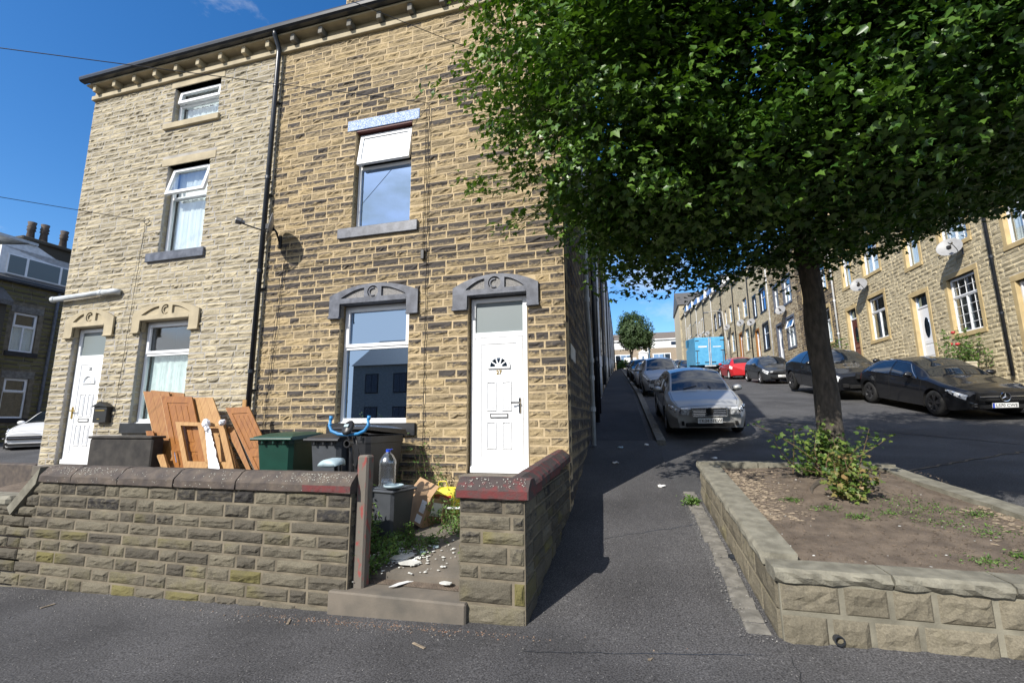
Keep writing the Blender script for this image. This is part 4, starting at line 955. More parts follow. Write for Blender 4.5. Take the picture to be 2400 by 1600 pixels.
surr = {-1: 'dressed_gold', 0: 'dressed_gold', 1: 'dressed_gold', 2: 'dressed_gold', 3: 'painted_charcoal', 4: 'dressed_cream', 5: 'dressed_cream'}
def mkframe(k, depth_x=XR):
    y1 = 11.55+PW*(k+1); return Frame((sx(depth_x, y1), y1, 0), (TANS, -1, 0))    # u runs towards the camera
def tint_gold(r_): return (rnd.random(), rnd.uniform(-.12, .14), 0)
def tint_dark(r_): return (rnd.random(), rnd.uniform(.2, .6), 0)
terr = []
for k in range(-1, 13):
    F = mkframe(k); ym = 11.55+PW*(k+.5); g = gz(XR, ym); near = k <= 3
    root = thing('terrace_house', (sx(XR, ym), ym, g), labels_r.get(k, 'distant stone terrace house, %s beyond the one with red railings on the sunny side' % ['first', 'second', 'third', 'fourth', 'fifth', 'sixth'][k-7] if k > 6 else ''), 'house', 'terrace houses on the sunny side of the street'); terr.append(root)
    wm = wallm.get(k, 'beige_sandstone'); sm = surr.get(k, ['dressed_cream', 'far_white'][k % 2]); top = g+9.4
    # u measured from far end (0) to near end (PW); window near the camera end, door beyond it
    wu0, wu1 = PW-2.4, PW-1.0; du0, du1 = PW-4.6, PW-3.65
    if k == -1: wu0, wu1 = .55, 1.65; du0, du1 = 3.3, 4.2
    lo, li = g+1.95, g+4.0; up0, up1 = g+5.2, g+7.0
    holes = [(wu0, wu1, lo, li, 1), (du0, du1, g+1.2, li-.1, 1), (wu0, wu1, up0, up1, 1), (du0+.05, du1-.05, up0, up1, 1)]
    s = .17
    sh = [(h[0]-s, h[1]+s, h[2]-.17, h[3]+.2) for h in holes]
    backing(F, 0, PW, g-1.2, top, holes, .3, 'mortar_cream' if wm != 'sooty_sandstone' else 'mortar_sandy', root)
    if k <= 7:
        tf = tint_dark if wm == 'sooty_sandstone' else tint_gold
        if k == 3: tf = lambda r_: (rnd.random()*.5, rnd.uniform(.25, .5), 0)
        hs5 = [(*a, ) for a in sh]
        stones(F, lay(.0, PW, g-.9, top, .16, .24, .55, hs5), root, wm, proud=.012, relief=.018, base=.004, nx=4, nzz=3, tintf=tf, limit=300 if k <= 2 else 0, key=camkey(F))
    else:
        mb = MB(); F.box(mb, (0, 0, g-1), (PW, .01, top), tint=(.5, .2, 0)); mb.build('stonework', wm, root)
    # surrounds, doors and windows
    for i, h in enumerate(holes):
        mb = MB(); b_ = .012
        F.box(mb, (h[0]-s, -.15, h[2]), (h[0], .02, h[3]), b_); F.box(mb, (h[1], -.15, h[2]), (h[1]+s, .02, h[3]), b_); F.box(mb, (h[0]-s, -.15, h[3]), (h[1]+s, .022, h[3]+.2), b_)
        if i != 1: F.box(mb, (h[0]-s, -.15, h[2]-.17), (h[1]+s, .05, h[2]-.002), b_)
        jm = sm if not (k in (4, 5) and i == 1) else 'pine'
        mb.build('surround' if i != 1 else 'door_surround', jm if not (k >= 4 and i != 1 and k % 3 == 1) else 'painted_black', root)
        if i == 1:
            upd = k in (0, 3, 4, 6, 8, 10)
            fr = seg_box(F, root, 'door_frame', 'upvc_white', h[0], h[0]+.06, h[2], h[3], -.2, -.12); seg_box(F, fr, 'frame_rail', 'upvc_white', h[0]+.06, h[1], li-.62, li-.55, -.2, -.12); seg_box(F, fr, 'frame_post', 'upvc_white', h[1]-.06, h[1], h[2], li-.62, -.2, -.12)
            dd = seg_box(F, root, 'door', 'upvc_white' if (upd or k > 6) else ('maroon_paint' if k == 1 else 'fence_brown'), h[0]+.06, h[1]-.06, h[2], li-.62, -.19, -.145, .006)
            if near or k == 4:
                for (q0, q1) in ((.1, .3), (.34, .42)): seg_box(F, dd, 'panel', 'upvc_white' if upd else 'fence_brown', h[0]+.2, h[1]-.2, h[2]+q0*2, h[2]+q1*2, -.145, -.13, .01)
                curve_plate([[( (h[0]+h[1])/2+.16*math.cos(2*math.pi*j/20), h[2]+1.35+.42*math.sin(2*math.pi*j/20)) for j in range(20)]], .01, F.mat4(0, -.135, 0), 'door_glass', 'window_mirror', dd).location = -Vector(root.location)
                mb = MB(); F.box(mb, (h[1]-.16, -.145, h[2]+.95), (h[1]-.12, -.1, h[2]+1.15), .008); mb.build('handle', 'bike_black', dd)
            seg_box(F, root, 'fanlight', 'window_mirror', h[0]+.06, h[1], li-.55, h[3], -.17, -.16)
            seg_box(F, root, 'doorstep', 'kerb_stone', h[0]-.2, h[1]+.2, g-.3, g+1.18, -.1, .55, .02)
        else:
            window(F, root, h[0]+.002, h[1]-.002, h[2], h[3], .1, .36, tilt=R(20) if (k == 3 and i == 0) else 0, mullion=(near and i != 3), lattice=(k == 0 and i != 3), glass=('window_glass', 'window_glass') if near else ('window_mirror', 'window_mirror'), curtain='curtain_white' if (near and i != 0 or k in (2, 3)) else None, simple=not near)
            if near: seg_box(F, root, 'room_interior', 'room_dark', h[0]-.3, h[1]+.3, h[2]-.3, h[3]+.3, -.95, -.9)
    seg_box(F, root, 'gutter', 'gutter_black', 0, PW, top, top+.12, -.1, .2, .02)
    mb = MB(); mb.prism([F.p(0, .25, top+.1), F.p(0, -4.2, top+2.9), F.p(0, -8.4, top+.1)], Vector(F.p(PW, 0, 0))-Vector(F.p(0, 0, 0))); mb.build('roof', 'roof_slate', root)
    if k <= 6:
        mb = MB()
        for i in range(12): u = .2+i*(PW-.4)/11; F.box(mb, (u-.04, 0, top-.14), (u+.04, .14, top-.01))
        o = mb.build('eaves_bracket', 'dressed_cream' if k != 2 else 'painted_black', root); o['kind'] = 'stuff'
    if k >= 7:   # white dormer
        mb = MB(); F.box(mb, (.9, -2.4, top+.15), (PW-.9, -.35, top+1.75)); d = mb.build('dormer', 'far_white', root)
        for u in (1.1, 2.0, 2.9, 3.7): seg_box(F, d, 'dormer_window', 'window_mirror', u, u+.7, top+.75, top+1.5, -.36, -.33)
        seg_box(F, d, 'dormer_roof', 'roof_slate', .8, PW-.8, top+1.75, top+1.87, -2.5, -.2)
    # drain pipe at the near end of each house
    pm = {0: 'gutter_black', 2: 'pipe_white', 3: None, 4: 'pipe_white', 5: 'gutter_black', 6: 'gutter_black', 1: None}.get(k, 'gutter_black' if k % 2 else 'pipe_white')
    if k == -1: pm = None
    if pm:
        mb = MB(); p0, p1 = F.p(PW-.05, .09, top), F.p(PW-.05, .09, g+.2); mb.tube([F.p(PW-.05, .16, top+.05), F.p(PW-.05, .1, top-.2), p1], .05, 8); pp = mb.build('drainpipe', pm, root, smooth=True)
        mb = MB()
        for z in (g+2.2, g+4.1, g+6.2): mb.lathe([(.05, 0), (.064, .0), (.064, .08), (.05, .08)], 8, c=(*F.p(PW-.05, .09, 0)[:2], z))
        mb.build('pipe_joint', pm, pp)
    # front yard wall and steps hidden mostly by cars
    if k <= 6:
        mb = MB(); yw = ((0, du0-.15), (du1+.15, PW))
        for (a, b) in yw: F.box(mb, (a, 1.02, g-.3), (b, 1.25, g+.62)); F.box(mb, (a, .98, g+.62), (b, 1.3, g+.7), .02)
        mb.build('yard_wall', 'mortar_cream', root)
        FY = Frame(F.p(0, 1.25, 0), F.U); rs_ = []
        for (a, b) in yw: rs_ += lay(a, b, g-.3, g+.62, .15, .25, .5, [])
        stones(FY, rs_, root, 'planter_gritstone', tintf=tint_gold, limit=0, nx=4)
    if k in (6, 7):
        mb = MB()
        for i in range(18): u = .3+i*.28; F.box(mb, (u, 1.1, g+1.0), (u+.09, 1.14, g+1.6))
        F.box(mb, (.2, 1.09, g+1.5), (PW, 1.15, g+1.56)); mb.build('railing', 'fence_brown', root)
    if k in (0, 1, 2, 3, 4, 5, 6, 8, 9):
        u = wu0+.25 if k != 4 else 1.4; P = Vector(F.p(u+(.85 if k == 0 else 0), .42, li+ (.75 if k else .98)))
        names = {0: 'largest grey satellite dish above the lattice window at the right', 1: 'grey satellite dish under the upper window right of the tree trunk', 2: 'satellite dish on the sooty house just right of the tree trunk', 3: 'satellite dish just left of the tree trunk above the swung sash', 4: 'satellite dish beside the cream house with the orange doorway next to the white drainpipe', 5: 'satellite dish on the house between two black drainpipes'}
        dish(tuple(P), F.N, names.get(k, {6: 'satellite dish on the house with red railings above the blue truck', 8: 'tiny satellite dish on the second house past the red railings', 9: 'tiny satellite dish on the third house past the red railings'}.get(k)), 'satellite dishes on the sunny terrace', r=.36, aim=(-.6, -.72, .35))
# tall end house closing the sunny terrace
eh = thing('end_house', (8.9, 86.5, gz(9, 86)), 'tall gabled stone end house with slate roof at the top of the street', 'house')
g = gz(9, 86)-1; mb = MB(); mb.box((sx(12.5, 86)+.3, 85.0, g), (22, 97, g+13)); 
mb.T = None; mb.tint = None; mb.build('wall', 'mortar_cream', eh)
FE = Frame((sx(12.5, 86)+.3, 85.0, 0), (1, 0, 0)); stones(FE, lay(0, 4.5, g, g+13, .4, .6, 1.2, []), eh, 'cream_sandstone', tintf=tint_gold, limit=0, relief=.03)
mb = MB(); x0_ = sx(12.5, 86)+.1; mb.prism([(x0_, 84.7, g+12.9), (x0_, 91, g+16.8), (x0_, 97.3, g+12.9)], (12, 0, 0)); mb.build('roof', 'roof_slate', eh)
# ---- shaded terrace on the left, behind number 27
y = 9.0; k = 0
while y < 98:
    PWl = 5.8; F = Frame((sx(0, y), y, 0), (-TANS, 1, 0)); g = gz(0, y+2.9); top = g+7.9-(.0)
    ORD = ['first', 'second', 'third', 'fourth', 'fifth', 'sixth', 'seventh', 'eighth', 'ninth', 'tenth', 'eleventh', 'twelfth', 'thirteenth', 'fourteenth', 'fifteenth', 'sixteenth', 'seventeenth', 'eighteenth']; lab = 'shaded terrace house on the left side of the street, %s house behind number 27' % ORD[k] if k > 0 else 'first shaded terrace house right behind number 27, with a white drainpipe'
    root = thing('terrace_house', (sx(0, y+2.9), y+2.9, g), lab, 'house', 'shaded terrace houses on the left of the street')
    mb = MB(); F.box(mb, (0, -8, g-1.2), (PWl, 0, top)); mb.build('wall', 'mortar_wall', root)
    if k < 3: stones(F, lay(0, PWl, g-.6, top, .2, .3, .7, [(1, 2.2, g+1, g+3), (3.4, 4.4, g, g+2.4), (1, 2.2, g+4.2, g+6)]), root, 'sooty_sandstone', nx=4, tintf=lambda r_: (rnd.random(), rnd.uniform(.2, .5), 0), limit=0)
    seg_box(F, root, 'window', 'upvc_white', 1.02, 2.18, g+1.02, g+2.98, -.1, .01); seg_box(F, root, 'door', 'upvc_white', 3.42, 4.38, g+.1, g+2.3, -.1, .01); seg_box(F, root, 'window_sill', 'painted_black', .9, 2.3, g+.85, g+1., 0, .08)
    seg_box(F, root, 'gutter', 'gutter_black', 0, PWl, top, top+.12, -.05, .2)
    mb = MB(); mb.prism([F.p(0, .2, top+.08), F.p(0, -4, top+2.4), F.p(0, -8, top+.08)], Vector(F.p(PWl, 0, 0))-Vector(F.p(0, 0, 0))); mb.build('roof', 'roof_slate', root)
    pmm = ['pipe_white', 'gutter_black', 'pipe_white', 'gutter_black'][k % 4]; up = [.6, .5, 1.0, .4][k % 4]
    mb = MB(); mb.tube([F.p(up, .13, top), F.p(up, .12, g+1.6), F.p(up, .12, g+.5)], [.055, .055, .055], 10); mb.tube([F.p(up, .12, g+1.5), F.p(up, .12, g+.1)], .075, 10); mb.build('drainpipe', pmm, root, smooth=True)
    y += PWl; k += 1
# pipes fixed on the side wall of 27 itself
for (yy, mt, lab, bend, rad) in ((4.0, 'pipe_grey', 'grey cast drainpipe with an offset bend on the shaded side wall of number 27', True, .055), (6.9, 'gutter_black', 'straight black soil pipe on the shaded side wall of number 27', False, .06), (8.6, 'gutter_black', 'black drainpipe at the back corner of number 27', False, .05)):
    F = Frame((0, 0, 0), (-TANS, 1, 0)); g = gz(0, yy); r0_ = thing('drainpipe', (sx(0, yy), yy, g), lab, 'drainpipe')
    mb = MB(); pts = [F.p(yy, .11, 9.2), F.p(yy, .11, g+.05)]
    if bend: pts = [F.p(yy-.5, .11, 9.1), F.p(yy-.5, .11, 4.1), F.p(yy, .13, 3.2), F.p(yy, .13, g+.03)]
    mb.tube(pts, rad, 10); mb.build('pipe', mt, r0_, smooth=True)
    mb = MB()
    for z in ((3.0, 2.6, 1.9, 4.3, 6.3) if bend else (3.4, 5.6, 7.7)):
        q = F.p(yy if z < 3.2 or not bend else yy-.5, .13 if z < 3.2 else .11, 0); mb.lathe([(rad, z-.05), (rad+.016, z-.05), (rad+.016, z+.05), (rad, z+.05)], 10, c=(q[0], q[1], 0))
    mb.build('pipe_joint', mt, r0_)
# ---- modern houses across the top of the street
gT = 13.2
def modern(cx, lab, wd=9.2, left=True):
    F = Frame((cx, 116, 0), (1, 0, 0)); root = thing('modern_house', (cx+wd/2, 120, gT), lab, 'house', 'modern houses across the top of the street')
    mb = MB(); F.box(mb, (0, -8, gT-1), (wd, 0, gT+8.6)); mb.build('wall', 'far_brick', root)
    seg_box(F, root, 'cladding', 'far_white', .2, wd-.9 if left else wd-.2, gT+6.3, gT+8.3, 0, .06)
    for (a, b, c, d) in ((wd-4.2 if left else 1.0, wd-1.4 if left else 3.2, gT+6.7, gT+8.0), (.6 if left else wd-2.6, 5.0 if left else wd-.4, gT+3.0, gT+4.9)):
        w_ = seg_box(F, root, 'window', 'upvc_white', a, b, c, d, .05, .14); n_ = 3 if b-a > 3 else 2
        for i in range(n_): uu_ = a+.15+(b-a-.3)*i/n_; seg_box(F, w_, 'pane', 'window_mirror', uu_+.05, uu_+(b-a-.3)/n_-.05, c+.2, d-.2, .13, .16)
    pu = wd-1.5 if left else 1.3
    po = seg_box(F, root, 'porch', 'far_white', pu-1.1, pu+1.1, gT+2.2, gT+5.0, 0, 1.2); mb = MB(); mb.prism([F.p(pu-1.3, 1.4, gT+5.0), F.p(pu, 1.4, gT+5.9), F.p(pu+1.3, 1.4, gT+5.0)], -F.N*1.4); mb.build('porch_roof', 'far_white', po); seg_box(F, po, 'porch_window', 'window_mirror', pu-.25, pu+.25, gT+3.2, gT+4.2, 1.2, 1.25)
    st_ = MB(); st_.prism([F.p(pu-1.0, 1.2, gT+2.2), F.p(pu-5.2 if left else pu-3.5, 1.2, gT+.1), F.p(pu-1.0, 1.2, gT+.1)], F.N*1.0); s_ = st_.build('steps', 'far_brick', root)
    mb = MB(); a, b = Vector(F.p(pu-1, 2.2, gT+3.2)), Vector(F.p(pu-5.2, 2.2, gT+1.1)); mb.tube([a, b], .05, 5); mb.tube([a-Vector((0, 0, .5)), b-Vector((0, 0, .5))], .05, 5)
    for i in range(5): q = a.lerp(b, i/4); mb.tube([q, q-Vector((0, 0, 1.0))], .05, 5)
    mb.build('handrail', 'far_white', s_)
    mb = MB(); mb.prism([F.p(-.1, .5, gT+8.5), F.p(-.1, -4, gT+11.0), F.p(-.1, -8.5, gT+8.5)], F.U*(wd+.2)); rf = mb.build('roof', 'roof_tile', root)
    seg_box(F, root, 'gutter', 'far_white', -.1, wd+.1, gT+8.35, gT+8.6, .35, .5); seg_box(F, root, 'drainpipe', 'far_white', wd-.35, wd-.15, gT, gT+8.4, 0, .15)
modern(4.7, 'modern brick house with white cladding and pitched white porch left of the truck')
modern(14.0, 'modern brick house with a white porch, partly hidden by the end of the stone terrace', left=False)
modern(-4.8, 'modern white and brick house partly behind the small street tree')
wb_ = MB(); wb_.box((-3.6, 108, gT-1), (-1.9, 109, gT+2.6)); w_ = wb_.build('garden_shed', 'dark_void'); tag(w_, 'dark shed block at the far end of the shaded footway', 'shed')
wb_ = MB(); wb_.box((-1.8, 112, gT-1), (1.2, 113, gT+3.6)); w_ = wb_.build('white_gable', 'far_white'); tag(w_, 'white painted outbuilding wall behind the trunk of the small street tree', 'wall')
# ---- dark terrace in shade at the far left
lt = thing('terrace_house', (-28, 9, .5), 'dark shaded stone house at the far left with white dormer and three pot chimney', 'house')
F = Frame((-25.0+TANS*0, 0, 0), (-TANS, 1, 0))
hl = [(6.85, 7.72, 4.78, 6.52, 1), (6.9, 7.75, 1.9, 3.62, 1)]
backing(F, 3.0, 13, -.5, 7.75, hl, .3, 'mortar_wall', lt)
stones(F, lay(3.0, 13, 0, 7.75, .2, .3, .7, [(h[0]-.18, h[1]+.18, h[2]-.25, h[3]+.35) for h in hl]), lt, 'wall_gritstone', nx=4, tintf=lambda r_: (rnd.random(), .2, .1), limit=0)
for h in hl:
    seg_box(F, lt, 'lintel', 'kerb_stone', h[0]-.15, h[1]+.15, h[3], h[3]+.3, -.1, .02); seg_box(F, lt, 'window_sill', 'painted_black', h[0]-.15, h[1]+.15, h[2]-.2, h[2], -.1, .06)
window(F, lt, 6.85, 7.72, 4.78, 6.52, .08, .36, mullion=True, curtain='curtain_white'); window(F, lt, 6.9, 7.75, 1.9, 3.62, .08, .34, curtain=None)
seg_box(F, lt, 'gutter', 'gutter_black', 3, 13, 7.75, 7.9, -.1, .2)
mb = MB(); mb.prism([F.p(3, .25, 7.8), F.p(3, -3.2, 10.6), F.p(3, -7, 7.8)], Vector(F.p(10, 0, 0))-Vector(F.p(0, 0, 0))); mb.build('roof', 'roof_slate', lt)
mb = MB(); F.box(mb, (6.1, -3, 7.95), (9.1, -.15, 9.35)); mb.prism([F.p(6.1, -.15, 9.35), F.p(7.2, -.15, 9.75), F.p(9.1, -.15, 8.9), F.p(9.1, -.15, 9.35)][:3]+[F.p(9.1, -.15, 9.35)], -F.N*2.5)
dm = mb.build('dormer', 'pipe_white', lt)
for (a, b) in ((6.4, 7.0), (7.1, 8.3), (8.4, 8.9)):
    seg_box(F, dm, 'dormer_window', 'upvc_white', a-.05, b+.05, 8.15, 9.05, -.15, -.1); seg_box(F, dm, 'pane', 'window_obscure', a, b, 8.2, 9.0, -.1, -.09)
seg_box(F, dm, 'dormer_roof', 'pipe_grey', 5.9, 7.3, 9.7, 9.82, -3, -.05)
ch = MB(); ch.box((-27.6, 7.3, 8.5), (-26.4, 9.2, 10.2), .03); ch.box((-27.75, 7.15, 10.15), (-26.25, 9.35, 10.32), .04); ch = ch.build('chimney', 'wall_gritstone', lt)
for i, (a, b) in enumerate(((-26.9, 7.75), (-26.7, 8.15), (-26.7, 8.95))):
    mb = MB(); mb.lathe([(.17, 10.3), (.13, 10.8), (.18, 10.84), (.14, 10.92), (.18, 11.0), (.14, 11.08), (.17, 11.25), (.1, 11.25)], 12, c=(a, b, 0)); mb.build('chimney_pot', 'coping_dark', ch, smooth=True)
mb = MB(); mb.tube([F.p(8.3, .1, 7.7), F.p(8.2, .1, 1)], .06, 8); mb.build('drainpipe', 'painted_charcoal', lt)
gx = thing('gable_wing', (-23, 3, 0), 'dark shaded gable wing at the very left edge in front of the dormer house', 'house')
F2 = Frame((-25.2, 3.2, 0), (1, 0, 0)); mb = MB(); mb.prism([(-31.5, 3.3, -.5), (-24.6, 3.3, -.5), (-24.6, 3.3, 6.9), (-25.6, 3.3, 7.5), (-28.2, 3.3, 9.6), (-31.5, 3.3, 7.0)], (0, 2.9, 0)); mb.build('wall', 'wall_gritstone', gx)
mb = MB(); mb.prism([(-24.4, 3.2, 6.8), (-28.2, 3.2, 9.85), (-28.2, 3.2, 9.65), (-24.4, 3.2, 6.6)], (0, 3.1, 0)); mb.build('roof', 'roof_slate', gx)
# low wall by the left street; the dark brown stands in for its shade
lwl = MB(); lwl.box((-16, .0, -.3), (-10.55, .25, .88), .02); o = lwl.build('yard_wall', 'coping_dark'); tag(o, 'low wall coloured dark for shade, left of house 25, in front of the white car', 'wall')
# ---- houses across the front road (behind the camera, seen mirrored in the windows)
for i in range(5):
    x = -22+i*8.5; root = thing('terrace_house', (x+4, -30, 0), 'dark house across the front road seen only mirrored, %s from the left' % ['first', 'second', 'third', 'fourth', 'fifth'][i], 'house', 'houses mirrored in the windows')
    F = Frame((x+8.4, -27, 0), (-1, 0, 0)); mb = MB(); F.box(mb, (0, -8, -.5), (8.4, 0, 6.3)); mb.build('wall', 'far_brick', root)
    mb = MB(); mb.prism([F.p(0, .3, 6.2), F.p(0, -4, 9.0), F.p(0, -8, 6.2)], F.U*8.4); mb.build('roof', 'roof_slate', root)
    for u in (1, 3.4, 6): [seg_box(F, seg_box(F, root, 'window', 'upvc_white', u, u+1.2, a_, a_+1.6, 0, .04), 'pane', 'room_dark', u+.07+q_*.55, u+.58+q_*.55, a_+.07, a_+1.53, .04, .06) for a_ in (1.2, 3.9) for q_ in (0, 1)]
    mb = MB(); F.box(mb, (.0, -4.6, 8), (1.6, -3.6, 10.6)); c = mb.build('chimney', 'far_brick', root)
    for q in range(4): mb = MB(); P = F.p(.2+q*.38, -4.1, 0); mb.lathe([(.13, 10.6), (.11, 11.2)], 8, c=(P[0], P[1], 0)); mb.build('chimney_pot', 'roof_tile', c)

# ================================================================ VEHICLES
def interp(tab, s):
    if s <= tab[0][0]: return tab[0][1]
    for (a, b), (c, d) in zip(tab, tab[1:]):
        if s <= c:
            q = (s-a)/(c-a); return b+(d-b)*(q*q*(3-2*q)*.35+q*.65)
    return tab[-1][1]
class Body:
    """car body as a surface P(s,t): s metres from the front, t 0 sill, 1 shoulder, 2 roof edge, 3 centre line"""
    def __init__(b, L_, W_, roof, shoulder, sill=.2, cowl=1.15, roofw=.66, hoodw=.8, nose=.26, tail=.16, noselen=.75, bulge=.05, rear0=None):
        b.L = L_; b.W = W_; b.roof = roof; b.sh = shoulder; b.sill = sill; b.cowl = cowl; b.roofw = roofw; b.hoodw = hoodw; b.nose = nose; b.tail = tail; b.nl = noselen; b.bulge = bulge
        b.windtop = rear0[0]; b.reartop = rear0[1]; b.rearbase = rear0[2]
    def half(b, s):
        f = 1-b.nose*max(0, 1-s/b.nl)**2.3; r = 1-b.tail*max(0, 1-(b.L-s)/.6)**2.3
        return b.W/2*f*r
    def P(b, s, t, side=1, off=0.):
        w = b.half(s); zr = interp(b.roof, s); zs = min(interp(b.sh, s), zr-.02); zb = b.sill+.06*max(0, 1-s/.35)+.08*max(0, 1-(b.L-s)/.35)
        # greenhouse width
        if s <= b.cowl: q = 0
        elif s < b.windtop: q = (s-b.cowl)/(b.windtop-b.cowl)
        elif s <= b.reartop: q = 1
        elif s < b.rearbase: q = 1-(s-b.reartop)/(b.rearbase-b.reartop)
        else: q = 0
        wr = w*(b.hoodw+(b.roofw-b.hoodw)*q**.8)
        if t <= 1:
            z = zb+(zs-zb)*t; y = w*(.93+.07*math.sin(min(1, t*1.5)*math.pi/2)-.045*max(0, t-.66)*3*(t > .66))
            if t > .58: y -= .0
        elif t <= 2:
            u = t-1; e = zr-.035-.04*q; y0 = w*.955; y = y0+(wr-y0)*u+b.bulge*.6*math.sin(u*math.pi)*q; z = zs+(max(zs+.01, e)-zs)*(u if q > .05 else math.sin(u*math.pi/2))
        else:
            u = t-2; e = max(zs+.01, zr-.035-.04*q); y = wr*math.cos(u*math.pi/2) if False else wr*(1-u); z = e+(zr-e)*math.sin(u*math.pi/2)
        # front face leans back towards the bonnet, tail too
        h = max(0, (z-.5)/.5)
        s2 = s+.14*h*h*max(0, 1-s/.6)-.12*h*max(0, 1-(b.L-s)/.5)
        s2 += .10*abs(y/(b.W/2))**2.5*max(0, 1-s/.5)*1.6-.08*abs(y/(b.W/2))**2.5*max(0, 1-(b.L-s)/.4)
        p = Vector((y*side, s2, z))
        if off:
            e_ = .01; a = b.P(s+e_, t, side)-b.P(s-e_, t, side); c = b.P(s, min(3, t+e_), side)-b.P(s, max(0, t-e_), side); n = a.cross(c)
            if n.length < 1e-9: n = Vector((side, 0, .2))
            n.normalize()
            if n.dot(Vector((p.x, (s-b.L/2)*.2, p.z-.5))) < 0: n = -n
            p = p+n*off
        return p
def patch(b, fs, ft, side, off, n=8, m_=5):
    """patch of the body surface; fs(a,c)->s, ft(a,c)->t"""
    mb = MB(); vs = [tuple(b.P(fs(i/n, j/m_), ft(i/n, j/m_), side, off)) for j in range(m_+1) for i in range(n+1)]
    mb.add(vs, [(j*(n+1)+i, j*(n+1)+i+1, (j+1)*(n+1)+i+1, (j+1)*(n+1)+i) for j in range(m_) for i in range(n)]); return mb
def lerp(a, b, t): return a+(b-a)*t
